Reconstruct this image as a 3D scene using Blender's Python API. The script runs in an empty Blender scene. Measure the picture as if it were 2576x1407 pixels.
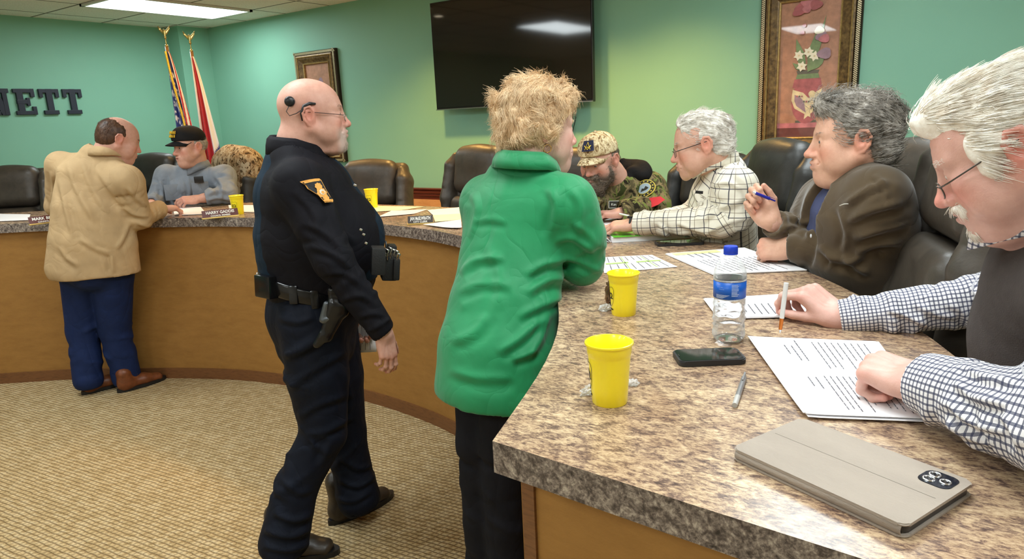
import bpy, bmesh, math, random
import numpy as np
from mathutils import Vector, Matrix
random.seed(7); RNG = np.random.default_rng(7)
C = bpy.context.scene.collection
SC = bpy.context.scene
PI = math.pi

# ------------------------------------------------------------------ camera
CAM_H = 1.54
FPX = 1739.0
ROT = np.array([[0.8286, 0.09124, -0.55236], [0.55807, -0.21314, 0.80196], [-0.04456, -0.97275, -0.22752]])
camd = bpy.data.cameras.new('camera'); cam = bpy.data.objects.new('camera', camd); C.objects.link(cam)
camd.sensor_width = 36.0; camd.lens = FPX / 2576 * 36.0; camd.clip_start = 0.02; camd.clip_end = 60
_m = Matrix(((ROT[0, 0], -ROT[0, 1], -ROT[0, 2], 0), (ROT[1, 0], -ROT[1, 1], -ROT[1, 2], 0),
             (ROT[2, 0], -ROT[2, 1], -ROT[2, 2], CAM_H), (0, 0, 0, 1)))
cam.matrix_world = _m
SC.camera = cam

# ------------------------------------------------------------------ world, exposure
w = bpy.data.worlds.new('world'); SC.world = w; w.use_nodes = True
w.node_tree.nodes['Background'].inputs[0].default_value = (0.9, 0.95, 1.0, 1)
w.node_tree.nodes['Background'].inputs[1].default_value = 0.25
SC.view_settings.view_transform = 'Standard'; SC.view_settings.look = 'None'
SC.view_settings.exposure = 0.12; SC.view_settings.gamma = 1.0
try: SC.view_settings.use_curve_mapping = False
except Exception: pass
SC.cycles.max_bounces = 9; SC.cycles.diffuse_bounces = 5; SC.cycles.glossy_bounces = 3
SC.cycles.transmission_bounces = 9; SC.cycles.transparent_max_bounces = 12; SC.cycles.caustics_reflective = False; SC.cycles.caustics_refractive = False
SC.cycles.use_denoising = True

WALL_D = 4.65; WALL_X = -7.2; CEIL = 2.61; TOP = 1.041; PLAT = 0.28

COOL = (0.86, 0.97, 1.0); WARM = (1.0, 0.56, 0.15)
TROFFERS = [(-6.0, 3.67, 1), (-4.47, 1.22, 1), (-2.34, 1.22, 0), (-0.51, 1.22, 1), (-2.27, -1.76, 1), (-4.17, -1.22, 0), (-0.51, 3.05, 1),
            (1.32, 1.22, 0), (-0.51, -1.22, 1)]
DOWNLIGHTS = [(-4.6, 3.6), (-3.6, 3.9), (-2.6, 3.9), (-1.75, 3.9), (-4.85, 3.1)]
TROFFER_W = 18.0; DOWN_W = 96.0
for i, (x, y, s) in enumerate(TROFFERS):
    ld = bpy.data.lights.new('troffer_light', 'AREA'); ld.shape = 'RECTANGLE'; ld.size = 0.56; ld.size_y = 1.16
    ld.energy = TROFFER_W; ld.color = COOL
    lo = bpy.data.objects.new('troffer_light', ld); C.objects.link(lo); lo.location = (x, y, CEIL - 0.03)
for i, (x, y) in enumerate(DOWNLIGHTS):
    ld = bpy.data.lights.new('downlight_lamp', 'SPOT'); ld.spot_size = math.radians(125); ld.spot_blend = 0.8
    ld.energy = DOWN_W * (0.3 if i in (0, 4) else 1.0); ld.color = WARM; ld.shadow_soft_size = 0.06
    lo = bpy.data.objects.new('downlight_lamp', ld); C.objects.link(lo); lo.location = (x, y, CEIL - 0.03)
# ------------------------------------------------------------------ pixel-ray helpers (a measured point of the photo put at its real depth)
def ray(u, v):
    return ROT @ np.array([(u - 1288) / FPX, (v - 703.5) / FPX, 1.0])
EYE = np.array([0, 0, CAM_H])
def onz(u, v, z):
    d = ray(u, v); return EYE + d * ((z - CAM_H) / d[2])
def ony(u, v, y=WALL_D):
    d = ray(u, v); return EYE + d * (y / d[1])
def atd(u, v, q):
    return EYE + ray(u, v) * q
def A(*a): return np.array(a, float)
def nrm(v): v = np.asarray(v, float); return v / (np.linalg.norm(v) + 1e-12)

# ------------------------------------------------------------------ object helpers
def link(o, parent=None):
    C.objects.link(o)
    if parent is not None:
        o.parent = parent
    return o
def tag(o, label=None, cat=None, group=None, kind=None):
    if label: o['label'] = label
    if cat: o['category'] = cat
    if group: o['group'] = group
    if kind: o['kind'] = kind
    return o
def empty(name, loc=(0, 0, 0), rz=0.0, label=None, cat=None, group=None):
    o = bpy.data.objects.new(name, None); o.empty_display_size = 0.05
    C.objects.link(o); o.location = loc; o.rotation_euler = (0, 0, rz)
    return tag(o, label, cat, group)
def mesh_obj(name, V, F, mat, parent=None, smooth=True, world=False):
    me = bpy.data.meshes.new(name)
    me.from_pydata([tuple(map(float, v)) for v in V] if not isinstance(V, np.ndarray) else V.tolist(), [], F.tolist() if isinstance(F, np.ndarray) else F)
    me.update()
    if smooth:
        me.polygons.foreach_set('use_smooth', np.ones(len(me.polygons), bool))
    o = bpy.data.objects.new(name, me)
    for m in (mat if isinstance(mat, (list, tuple)) else [mat]):
        me.materials.append(m)
    link(o, parent)
    if world and parent is not None:
        o.matrix_parent_inverse = parent.matrix_basis.inverted()
    return o
def bm_obj(name, bm, mat, parent=None, smooth=False, auto=None, world=False):
    bmesh.ops.recalc_face_normals(bm, faces=bm.faces)
    me = bpy.data.meshes.new(name); bm.to_mesh(me); bm.free()
    if smooth: me.polygons.foreach_set('use_smooth', np.ones(len(me.polygons), bool))
    if auto is not None:
        me.polygons.foreach_set('use_smooth', np.ones(len(me.polygons), bool))
        try: me.set_sharp_from_angle(angle=math.radians(auto))
        except Exception: pass
    o = bpy.data.objects.new(name, me)
    for m in (mat if isinstance(mat, (list, tuple)) else [mat]): me.materials.append(m)
    link(o, parent)
    if world and parent is not None: o.matrix_parent_inverse = parent.matrix_basis.inverted()
    return o
def bx(bm, c, s, rz=0.0, mi=0, bev=0.0, M=None):
    r = bmesh.ops.create_cube(bm, size=1.0)
    vs = r['verts']; T_ = Matrix.Translation(c) @ Matrix.Rotation(rz, 4, 'Z') if M is None else M
    bmesh.ops.transform(bm, matrix=T_ @ Matrix.Diagonal((*s, 1)), verts=vs)
    fs = {f for v in vs for f in v.link_faces}
    for f in fs: f.material_index = mi
    if bev > 0:
        es = list({e for v in vs for e in v.link_edges})
        r = bmesh.ops.bevel(bm, geom=es, offset=bev, segments=2, affect='EDGES', profile=0.6)
        for f in r['faces']: f.material_index = mi
    return vs
def tube(bm, pts, r, n=8, mi=0, caps=True, close=False):
    pts = [Vector(p) for p in pts]; rr = r if isinstance(r, (list, tuple)) else [r] * len(pts)
    rings = []; up = None
    for i, p in enumerate(pts):
        if close: t = (pts[(i + 1) % len(pts)] - pts[i - 1])
        else: t = (pts[min(i + 1, len(pts) - 1)] - pts[max(i - 1, 0)])
        t.normalize()
        if up is None:
            up = Vector((0, 0, 1)) if abs(t.z) < 0.9 else Vector((1, 0, 0))
        a = (up - t * up.dot(t)).normalized(); up = a; b = t.cross(a)
        rings.append([bm.verts.new(p + (a * math.cos(k * 2 * PI / n) + b * math.sin(k * 2 * PI / n)) * rr[i]) for k in range(n)])
    m = len(rings)
    for i in range(m if close else m - 1):
        A_, B_ = rings[i], rings[(i + 1) % m]
        for k in range(n):
            f = bm.faces.new((A_[k], A_[(k + 1) % n], B_[(k + 1) % n], B_[k])); f.material_index = mi; f.smooth = True
    if caps and not close:
        for R_ in (rings[0][::-1], rings[-1]):
            f = bm.faces.new(R_); f.material_index = mi
def lathe(bm, prof, n=32, mi=0, M=None):
    M = M or Matrix.Identity(4); rings = []
    for r, z in prof:
        if r < 1e-6: rings.append([bm.verts.new(M @ Vector((0, 0, z)))])
        else: rings.append([bm.verts.new(M @ Vector((r * math.cos(2 * PI * k / n), r * math.sin(2 * PI * k / n), z))) for k in range(n)])
    for a, b in zip(rings, rings[1:]):
        for k in range(n):
            if len(a) == 1 and len(b) == 1: break
            if len(a) == 1: f = bm.faces.new((a[0], b[k], b[(k + 1) % n]))
            elif len(b) == 1: f = bm.faces.new((a[k], a[(k + 1) % n], b[0]))
            else: f = bm.faces.new((a[k], a[(k + 1) % n], b[(k + 1) % n], b[k]))
            f.material_index = mi; f.smooth = True
def prism(bm, pts, z0, z1, mi=0):
    lo = [bm.verts.new((x, y, z0)) for x, y in pts]; hi = [bm.verts.new((x, y, z1)) for x, y in pts]
    n = len(pts)
    for f in (bm.faces.new(lo[::-1]), bm.faces.new(hi)): f.material_index = mi
    for k in range(n):
        f = bm.faces.new((lo[k], lo[(k + 1) % n], hi[(k + 1) % n], hi[k])); f.material_index = mi
def catmull(P, n=8, closed=False):
    P = np.asarray(P, float); out = []; m = len(P)
    for i in range(m - 1):
        p0, p1, p2, p3 = P[max(i - 1, 0)], P[i], P[i + 1], P[min(i + 2, m - 1)]
        for k in range(n):
            t = k / n
            out.append(0.5 * (2 * p1 + (p2 - p0) * t + (2 * p0 - 5 * p1 + 4 * p2 - p3) * t * t + (3 * p1 - p0 - 3 * p2 + p3) * t ** 3))
    out.append(P[-1]); return np.array(out)
def resample(P, n):
    P = np.asarray(P, float); s = np.r_[0, np.cumsum(np.linalg.norm(np.diff(P, axis=0), axis=1))]
    t = np.linspace(0, s[-1], n)
    return np.stack([np.interp(t, s, P[:, k]) for k in range(P.shape[1])], 1)
def text_obj(name, body, size, mat, M, parent=None, extrude=0.0005, align='CENTER', bold=0.0, sx=1.0):
    cu = bpy.data.curves.new(name, 'FONT'); cu.body = body; cu.size = size; cu.extrude = extrude; cu.offset = bold
    cu.align_x = align; cu.align_y = 'CENTER'; cu.resolution_u = 3
    ob = bpy.data.objects.new(name, cu); C.objects.link(ob)
    dg = bpy.context.evaluated_depsgraph_get(); dg.update()
    me = bpy.data.meshes.new_from_object(ob.evaluated_get(dg)); bpy.data.objects.remove(ob); bpy.data.curves.remove(cu)
    me.name = name
    me.transform(M @ Matrix.Diagonal((sx, 1, 1, 1))); me.materials.clear(); me.materials.append(mat)
    o = bpy.data.objects.new(name, me); link(o, parent)
    return o

# ------------------------------------------------------------------ material helpers
MATS = {}
class NT:
    def __init__(s, name):
        s.m = bpy.data.materials.new(name); s.m.use_nodes = True; s.t = s.m.node_tree; s.b = s.t.nodes['Principled BSDF']
    def n(s, typ, **kw):
        nd = s.t.nodes.new(typ)
        for k, v in kw.items():
            if k.startswith('i_'): nd.inputs[int(k[2:]) if k[2:].isdigit() else k[2:].replace('_', ' ')].default_value = v
            else: setattr(nd, k, v)
        return nd
    def l(s, a, b): s.t.links.new(a, b)
    def ramp(s, src, stops, interp='LINEAR'):
        r = s.n('ShaderNodeValToRGB'); cr = r.color_ramp; cr.interpolation = interp
        while len(cr.elements) > 1: cr.elements.remove(cr.elements[-1])
        cr.elements[0].position = stops[0][0]; cr.elements[0].color = (*stops[0][1], 1)
        for p, c in stops[1:]:
            e = cr.elements.new(p); e.color = (*c, 1)
        s.l(src, r.inputs[0]); return r.outputs[0]
    def coord(s, scale=(1, 1, 1), rot=(0, 0, 0), kind='Object'):
        tc = s.n('ShaderNodeTexCoord'); mp = s.n('ShaderNodeMapping'); mp.inputs['Scale'].default_value = scale; mp.inputs['Rotation'].default_value = rot
        s.l(tc.outputs[kind], mp.inputs[0]); return mp.outputs[0]
    def bump(s, h, strength=0.3, dist=0.01):
        b = s.n('ShaderNodeBump'); b.inputs['Strength'].default_value = strength; b.inputs['Distance'].default_value = dist
        s.l(h, b.inputs['Height']); s.l(b.outputs[0], s.b.inputs['Normal'])
    def noise(s, vec, scale, detail=4, rough=0.55, dist=0.0):
        n = s.n('ShaderNodeTexNoise'); n.inputs['Scale'].default_value = scale; n.inputs['Detail'].default_value = detail
        n.inputs['Roughness'].default_value = rough; n.inputs['Distortion'].default_value = dist
        if vec is not None: s.l(vec, n.inputs['Vector'])
        return n.outputs['Fac']
    def mix(s, fac, a, b, mode='MIX'):
        m = s.n('ShaderNodeMix', data_type='RGBA', blend_type=mode)
        for sock, v in ((m.inputs[0], fac), (m.inputs[6], a), (m.inputs[7], b)):
            if isinstance(v, (int, float)): sock.default_value = v
            elif isinstance(v, tuple): sock.default_value = (*v, 1)
            else: s.l(v, sock)
        return m.outputs[2]
    def math(s, op, a, b=0.0):
        m = s.n('ShaderNodeMath', operation=op)
        for sock, v in ((m.inputs[0], a), (m.inputs[1], b)):
            if isinstance(v, (int, float)): sock.default_value = v
            else: s.l(v, sock)
        return m.outputs[0]
def srgb(r, g, b):
    return tuple(((c / 255) / 12.92 if c / 255 <= 0.04045 else ((c / 255 + 0.055) / 1.055) ** 2.4) for c in (r, g, b))
def mat(name, col, rough=0.5, metal=0.0, spec=0.5, var=0.0, vscale=8.0, bump=0.0, bscale=60.0, sheen=0.0, coat=0.0, stretch=(1, 1, 1), emit=None, est=1.0, sub=0.0, trans=0.0, ior=1.45, alpha=1.0):
    """plain surface with a soft procedural colour variation and a grain bump"""
    t = NT(name); b = t.b
    b.inputs['Roughness'].default_value = rough; b.inputs['Metallic'].default_value = metal
    b.inputs['Specular IOR Level'].default_value = spec; b.inputs['Coat Weight'].default_value = coat
    b.inputs['Sheen Weight'].default_value = sheen; b.inputs['IOR'].default_value = ior
    b.inputs['Transmission Weight'].default_value = trans; b.inputs['Alpha'].default_value = alpha
    if sub: b.inputs['Subsurface Weight'].default_value = sub; b.inputs['Subsurface Radius'].default_value = (0.01, 0.004, 0.002)
    v = t.coord(stretch)
    if var > 0:
        f = t.noise(v, vscale)
        lo = tuple(max(0, c * (1 - var)) for c in col); hi = tuple(min(1, c * (1 + var)) for c in col)
        t.l(t.ramp(f, [(0.3, lo), (0.7, hi)]), b.inputs['Base Color'])
    else: b.inputs['Base Color'].default_value = (*col, 1)
    if bump > 0: t.bump(t.noise(v, bscale, 3), bump, 0.004)
    if emit: b.inputs['Emission Color'].default_value = (*emit, 1); b.inputs['Emission Strength'].default_value = est
    MATS[name] = t.m; return t.m
# ------------------------------------------------------------------ signed-distance sculpting: smooth unions of tapered limbs, meshed by surface nets
class Sdf:
    """ops are evaluated on a grid; every op keeps its own reach so that only its neighbourhood is touched"""
    def __init__(s): s.ops = []
    def cap(s, a, b, ra, rb=None, k=0.02, sub=False):
        s.ops.append(('cap', A(*a), A(*b), ra, ra if rb is None else rb, k, sub)); return s
    def chain(s, pts, rad, k=0.02):
        for i in range(len(pts) - 1): s.cap(pts[i], pts[i + 1], rad[i], rad[i + 1], k)
        return s
    def ecap(s, a, b, ra, rb, side, k=0.02):      # elliptical limb: ra=(r_side, r_other)
        s.ops.append(('ecap', A(*a), A(*b), ra, rb, k, False, A(*side))); return s
    def echain(s, pts, rads, side, k=0.02):
        sd = side if isinstance(side, list) else [side] * len(pts)
        for i in range(len(pts) - 1): s.ecap(pts[i], pts[i + 1], rads[i], rads[i + 1], sd[i], k)
        return s
    def ell(s, c, r, k=0.02, rot=None, sub=False):
        s.ops.append(('ell', A(*c), A(*r), None, None, k, sub, np.eye(3) if rot is None else np.asarray(rot))); return s
    def box(s, c, h, rnd=0.01, k=0.02, rot=None, sub=False):
        s.ops.append(('box', A(*c), A(*h), rnd, None, k, sub, np.eye(3) if rot is None else np.asarray(rot))); return s
    def crease(s, a, b, w, amp):                    # amp>0 carves, amp<0 raises a ridge
        s.ops.append(('cr', A(*a), A(*b), w, amp, 0, False)); return s
    def folds(s, pts, w, amp):
        for i in range(len(pts) - 1): s.crease(pts[i], pts[i + 1], w, amp)
        return s
    def cut(s, c, n, reach, inner=None):            # plane cut inside a ball: keeps the side n points away from
        s.ops.append(('cut', A(*c), nrm(n), reach, inner, 0, False)); return s
    def bounds(s):
        lo = np.full(3, 1e9); hi = -lo
        for o in s.ops:
            if o[6] or o[0] in ('cr', 'cut'): continue
            if o[0] == 'cap': P = [(o[1], o[3]), (o[2], o[4])]
            elif o[0] == 'ecap': P = [(o[1], max(o[3])), (o[2], max(o[4]))]
            else: P = [(o[1], np.linalg.norm(o[2]) if o[0] == 'box' else max(o[2]))]
            for p, r in P: lo = np.minimum(lo, p - r); hi = np.maximum(hi, p + r)
        return lo, hi
    def field(s, lo, n, h):
        F = np.full(n, 0.08, np.float32)
        for o in s.ops:
            k = o[5]; m = max(0.03, k * 1.2) if o[0] not in ('cr', 'cut') else 0.0
            if o[0] == 'cap': a, b = np.minimum(o[1] - o[3], o[2] - o[4]), np.maximum(o[1] + o[3], o[2] + o[4])
            elif o[0] == 'ecap': r1, r2 = max(o[3]), max(o[4]); a, b = np.minimum(o[1] - r1, o[2] - r2), np.maximum(o[1] + r1, o[2] + r2)
            elif o[0] == 'ell': a, b = o[1] - max(o[2]), o[1] + max(o[2])
            elif o[0] == 'box': q = np.linalg.norm(o[2]); a, b = o[1] - q, o[1] + q
            elif o[0] == 'cr': a, b = np.minimum(o[1], o[2]) - o[3] * 2.6, np.maximum(o[1], o[2]) + o[3] * 2.6
            else: a, b = o[1] - o[3], o[1] + o[3]
            i0 = np.clip(np.floor((a - m - lo) / h).astype(int), 0, n); i1 = np.clip(np.ceil((b + m - lo) / h).astype(int) + 1, 0, n)
            if (i1 <= i0).any(): continue
            sl = tuple(slice(i0[j], i1[j]) for j in range(3))
            X = [(lo[j] + h * np.arange(i0[j], i1[j])).astype(np.float32) for j in range(3)]
            X = (X[0][:, None, None], X[1][None, :, None], X[2][None, None, :])
            sub = F[sl]
            if o[0] in ('cap', 'ecap', 'cr'):
                p, q = o[1], o[2]; ax = q - p; L2 = float(ax @ ax) + 1e-12
                D_ = [X[j] - p[j] for j in range(3)]
                t = (D_[0] * ax[0] + D_[1] * ax[1] + D_[2] * ax[2]) / L2
                tc = np.clip(t, 0, 1)
                E_ = [D_[j] - tc * ax[j] for j in range(3)]
                if o[0] == 'ecap':
                    u = o[7] - ax * (o[7] @ ax) / L2; u = nrm(u); w_ = np.cross(nrm(ax), u)
                    ex = nrm(ax)
                    eu = E_[0] * u[0] + E_[1] * u[1] + E_[2] * u[2]; ew = E_[0] * w_[0] + E_[1] * w_[1] + E_[2] * w_[2]
                    ea = E_[0] * ex[0] + E_[1] * ex[1] + E_[2] * ex[2]
                    ru = o[3][0] + (o[4][0] - o[3][0]) * tc; rw = o[3][1] + (o[4][1] - o[3][1]) * tc; rm = np.minimum(ru, rw)
                    q_ = np.sqrt((eu / ru) ** 2 + (ew / rw) ** 2 + (ea / rm) ** 2)
                    g = np.sqrt((eu / ru ** 2) ** 2 + (ew / rw ** 2) ** 2 + (ea / rm ** 2) ** 2) + 1e-6
                    d = q_ * (q_ - 1) / g
                    d = np.where(q_ < 0.3, -rm * 0.6, d)
                else:
                    dist = np.sqrt(E_[0] ** 2 + E_[1] ** 2 + E_[2] ** 2)
                    if o[0] == 'cr':
                        sub += o[4] * np.exp(-(dist / o[3]) ** 2); continue
                    d = dist - (o[3] + (o[4] - o[3]) * tc)
            elif o[0] in ('ell', 'box'):
                R_ = o[7]; c = o[1]
                L = [(X[0] - c[0]) * R_[0, j] + (X[1] - c[1]) * R_[1, j] + (X[2] - c[2]) * R_[2, j] for j in range(3)]
                if o[0] == 'ell':
                    r = o[2]; q_ = np.sqrt(sum((L[j] / r[j]) ** 2 for j in range(3))); g = np.sqrt(sum((L[j] / r[j] ** 2) ** 2 for j in range(3))) + 1e-6
                    d = q_ * (q_ - 1) / g; d = np.where(q_ < 0.3, -min(r) * 0.6, d)
                else:
                    Q = [np.abs(L[j]) - (o[2][j] - o[3]) for j in range(3)]
                    d = np.sqrt(sum(np.maximum(x, 0) ** 2 for x in Q)) + np.minimum(np.maximum(np.maximum(Q[0], Q[1]), Q[2]), 0) - o[3]
            else:
                c, nn = o[1], o[2]
                d = (X[0] - c[0]) * nn[0] + (X[1] - c[1]) * nn[1] + (X[2] - c[2]) * nn[2]
                rr = np.sqrt(sum((X[j] - c[j]) ** 2 for j in range(3)))
                inside = rr < o[3]
                th = max(o[4] or 0, 2.3 * h)
                if o[4]:      # hollow: also remove what is deeper than the rim, up to 2.5 cm in
                    cav = np.maximum(np.maximum(sub + th, -d - 0.03), d - 0.002)
                    new = np.maximum(np.maximum(sub, d), -cav)
                else: new = np.maximum(sub, d)
                sub[...] = np.where(inside, new, sub); continue
            if o[6]:      # smooth subtraction
                kk = max(k, 1e-4); hh = np.clip(0.5 - 0.5 * (sub + d) / kk, 0, 1)
                sub[...] = sub * (1 - hh) - d * hh + kk * hh * (1 - hh)
            else:
                kk = max(k, 1e-4); hh = np.clip(0.5 + 0.5 * (sub - d) / kk, 0, 1)
                sub[...] = sub * (1 - hh) + d * hh - kk * hh * (1 - hh)
        return F
    def mesh(s, h, noise=None):
        lo, hi = s.bounds(); lo = lo - 3 * h - 0.004; n = np.ceil((hi + 3 * h + 0.004 - lo) / h).astype(int) + 1
        F = s.field(lo, tuple(n), h)
        if noise is not None:
            for q in noise:
                amp, fr, seed, st = q[:4]; N_ = lattice_noise(lo, n, h, fr, seed, st)
                if len(q) > 4:      # creases: thin lines where the noise changes sign, fading in and out
                    F += amp * np.exp(-(N_ / q[4]) ** 2) * np.clip(lattice_noise(lo, n, h, fr * .8, seed + 50, st) * 2.4 - .25, 0, 1)
                else: F += amp * N_
        return surface_nets(F, lo, h)
def lattice_noise(lo, n, h, fr, seed, st=(1, 1, 1)):
    r = np.random.default_rng(seed); out = []
    X = [(lo[j] + h * np.arange(n[j])) * fr * st[j] for j in range(3)]
    X = [x - x[0] for x in X]; m = [int(x[-1]) + 3 for x in X]
    G = r.uniform(-1, 1, m).astype(np.float32)
    for ax in range(3):
        i = np.floor(X[ax]).astype(int); t = (X[ax] - i); t = (t * t * (3 - 2 * t)).astype(np.float32)
        sh = [1, 1, 1]; sh[ax] = -1; t = t.reshape(sh)
        G = np.take(G, i, ax) * (1 - t) + np.take(G, i + 1, ax) * t
    return G
def surface_nets(F, lo, h):
    S = F < 0; nx, ny, nz = F.shape
    cs = [(i, j, k) for i in (0, 1) for j in (0, 1) for k in (0, 1)]
    cnt = np.zeros((nx - 1, ny - 1, nz - 1), np.int8)
    for i, j, k in cs: cnt += S[i:nx - 1 + i, j:ny - 1 + j, k:nz - 1 + k]
    act = (cnt > 0) & (cnt < 8); idx = np.argwhere(act); m = len(idx)
    ID = np.full(act.shape, -1, np.int32); ID[act] = np.arange(m)
    acc = np.zeros((m, 3)); num = np.zeros(m)
    val = {c: F[idx[:, 0] + c[0], idx[:, 1] + c[1], idx[:, 2] + c[2]] for c in cs}
    for c in cs:
        for ax in range(3):
            if c[ax]: continue
            d = list(c); d[ax] = 1; d = tuple(d); a, b = val[c], val[d]
            x = (a < 0) != (b < 0); t = np.where(x, a / np.where(a - b == 0, 1, a - b), 0)
            p = np.tile(np.array(c, float), (m, 1)); p[:, ax] += t
            acc += np.where(x[:, None], p, 0); num += x
    V = lo + (idx + acc / np.maximum(num, 1)[:, None]) * h
    Q = []
    for ax in range(3):
        a, b = [(1, 2), (2, 0), (0, 1)][ax]
        s0 = [slice(None)] * 3; s1 = [slice(None)] * 3; s0[ax] = slice(0, -1); s1[ax] = slice(1, None)
        X = S[tuple(s0)] != S[tuple(s1)]; e = np.argwhere(X)
        e = e[(e[:, a] > 0) & (e[:, b] > 0) & (e[:, a] < F.shape[a] - 1) & (e[:, b] < F.shape[b] - 1)]
        def g(da, db):
            q = e.copy(); q[:, a] -= da; q[:, b] -= db; return ID[q[:, 0], q[:, 1], q[:, 2]]
        q = np.stack([g(1, 1), g(0, 1), g(0, 0), g(1, 0)], 1)
        flip = ~S[e[:, 0], e[:, 1], e[:, 2]]; q[flip] = q[flip][:, ::-1]; Q.append(q)
    Q = np.concatenate(Q); return V, Q
def join(parts):
    V = []; F = []; o = 0
    for v, f in parts: V.append(v); F.append(f + o); o += len(v)
    return np.concatenate(V), np.concatenate(F)
def cyl_attr(V, segs, off=0.0):
    """for every vertex: (metres along the chain, cos, sin round it) of the nearest limb axis, and which limb it is"""
    best = np.full(len(V), 1e9); out = np.zeros((len(V), 3)); which = np.zeros(len(V), int)
    for li, (pts, rads) in enumerate(segs):
        s0 = 0.0; u = None
        for i in range(len(pts) - 1):
            p, q = A(*pts[i]), A(*pts[i + 1]); ax = q - p; L = np.linalg.norm(ax); ax = ax / L
            if u is None: u = np.cross(ax, [0.2, 0.1, 1.0]) if abs(ax[2]) < 0.95 else np.cross(ax, [0, 1, 0])
            u = nrm(u - ax * (u @ ax)); w_ = np.cross(ax, u)
            D_ = V - p; t = D_ @ ax; tc = np.clip(t, 0, L); E_ = D_ - tc[:, None] * ax
            d = np.linalg.norm(E_, axis=1) - (rads[i] + (rads[i + 1] - rads[i]) * tc / L)
            m = d < best; best[m] = d[m]; a = np.arctan2(E_ @ w_, E_ @ u)
            out[m] = np.stack([s0 + t, np.cos(a), np.sin(a)], 1)[m]; which[m] = li; s0 += L
    return out, which
def set_attr(me, name, arr, typ='FLOAT_VECTOR'):
    a = me.attributes.new(name, typ, 'POINT')
    a.data.foreach_set('vector' if typ == 'FLOAT_VECTOR' else ('color' if typ == 'FLOAT_COLOR' else 'value'), np.asarray(arr, np.float32).ravel())
def smooth_mesh(V, Q, it=1, lam=0.5):
    for _ in range(it):
        acc = np.zeros_like(V); n = np.zeros(len(V))
        for a in range(4):
            i, j = Q[:, a], Q[:, (a + 1) % 4]
            np.add.at(acc, i, V[j]); np.add.at(n, i, 1); np.add.at(acc, j, V[i]); np.add.at(n, j, 1)
        V = V + lam * (acc / np.maximum(n, 1)[:, None] - V)
    return V
# ------------------------------------------------------------------ room materials
def wall_mat():
    t = NT('teal_wall_paint'); v = t.coord()
    f = t.noise(v, 1.2, 3)
    t.l(t.ramp(f, [(0.3, srgb(130, 184, 160)), (0.7, srgb(136, 190, 165))]), t.b.inputs['Base Color'])
    t.b.inputs['Roughness'].default_value = 0.55; t.b.inputs['Specular IOR Level'].default_value = 0.35
    t.bump(t.noise(v, 260, 3), 0.12, 0.002); return t.m
WALLM = wall_mat()
def carpet_mat():
    t = NT('woven_beige_carpet'); sx = t.n('ShaderNodeSeparateXYZ'); nz0 = t.n('ShaderNodeTexNoise'); nz0.inputs['Scale'].default_value = 22; nz0.inputs['Detail'].default_value = 2
    v = t.coord(); t.l(v, nz0.inputs['Vector']); mp = t.n('ShaderNodeVectorMath', operation='MULTIPLY_ADD'); t.l(nz0.outputs['Color'], mp.inputs[0]); mp.inputs[1].default_value = (.012, .012, 0); t.l(v, mp.inputs[2]); t.l(mp.outputs[0], sx.inputs[0])
    def axis(deg, w_):
        a_ = math.radians(deg); return t.math('DIVIDE', t.math('ADD', t.math('MULTIPLY', sx.outputs[0], math.cos(a_)), t.math('MULTIPLY', sx.outputs[1], math.sin(a_))), w_)
    p, q = axis(34 + 62, .0205), axis(34 - 50, .0235)
    def tri(x): return t.math('MULTIPLY', t.math('ABSOLUTE', t.math('SUBTRACT', t.math('FRACT', x), .5)), 2.0)     # 1 in the groove, 0 on the crest
    gp, gq = t.math('POWER', tri(p), 3.5), t.math('POWER', tri(q), 5.0); g = t.math('MAXIMUM', gp, t.math('MULTIPLY', gq, .75))
    cell = t.n('ShaderNodeTexWhiteNoise', noise_dimensions='2D'); cb = t.n('ShaderNodeCombineXYZ'); t.l(t.math('FLOOR', t.math('ADD', p, .5)), cb.inputs[0]); t.l(t.math('FLOOR', t.math('ADD', q, .5)), cb.inputs[1]); t.l(cb.outputs[0], cell.inputs['Vector'])
    fib = t.noise(t.coord((1, 1, 1)), 160, 3)
    base = t.ramp(cell.outputs['Value'], [(0, srgb(172, 146, 100)), (.5, srgb(192, 166, 120)), (1, srgb(210, 188, 146))])
    c = t.mix(t.math('MULTIPLY', g, .85), base, srgb(90, 64, 32)); c = t.mix(.22, c, t.ramp(fib, [(0.3, srgb(128, 102, 64)), (0.7, srgb(228, 208, 170))]))
    t.l(c, t.b.inputs['Base Color']); t.b.inputs['Roughness'].default_value = 0.95; t.b.inputs['Specular IOR Level'].default_value = 0.1
    t.bump(t.math('SUBTRACT', t.math('MULTIPLY', fib, .25), g), .8, .007); return t.m
CARPET = carpet_mat()
def ceiling_mat():
    t = NT('ceiling_tile'); tc = t.n('ShaderNodeTexCoord'); mp = t.n('ShaderNodeMapping'); t.l(tc.outputs['Object'], mp.inputs[0])
    mp.inputs['Location'].default_value = (6.305, -3.06, 0)
    br = t.n('ShaderNodeTexBrick'); br.offset = 0.0; t.l(mp.outputs[0], br.inputs['Vector'])
    for k, x in (('Scale', 1.0), ('Brick Width', 0.61), ('Row Height', 0.61), ('Mortar Size', 0.011), ('Mortar Smooth', 0.1), ('Bias', 0.0)): br.inputs[k].default_value = x
    br.inputs['Color1'].default_value = (*srgb(246, 243, 238), 1); br.inputs['Color2'].default_value = (*srgb(242, 238, 232), 1); br.inputs['Mortar'].default_value = (*srgb(120, 116, 106), 1)
    n = t.noise(t.coord(), 120, 3); c = t.mix(t.math('MULTIPLY', t.math('LESS_THAN', n, 0.40), 0.35), br.outputs['Color'], srgb(150, 148, 140))
    t.l(c, t.b.inputs['Base Color']); t.b.inputs['Roughness'].default_value = 0.9; t.bump(t.math('SUBTRACT', n, br.outputs['Fac']), 0.4, 0.004); return t.m
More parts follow.
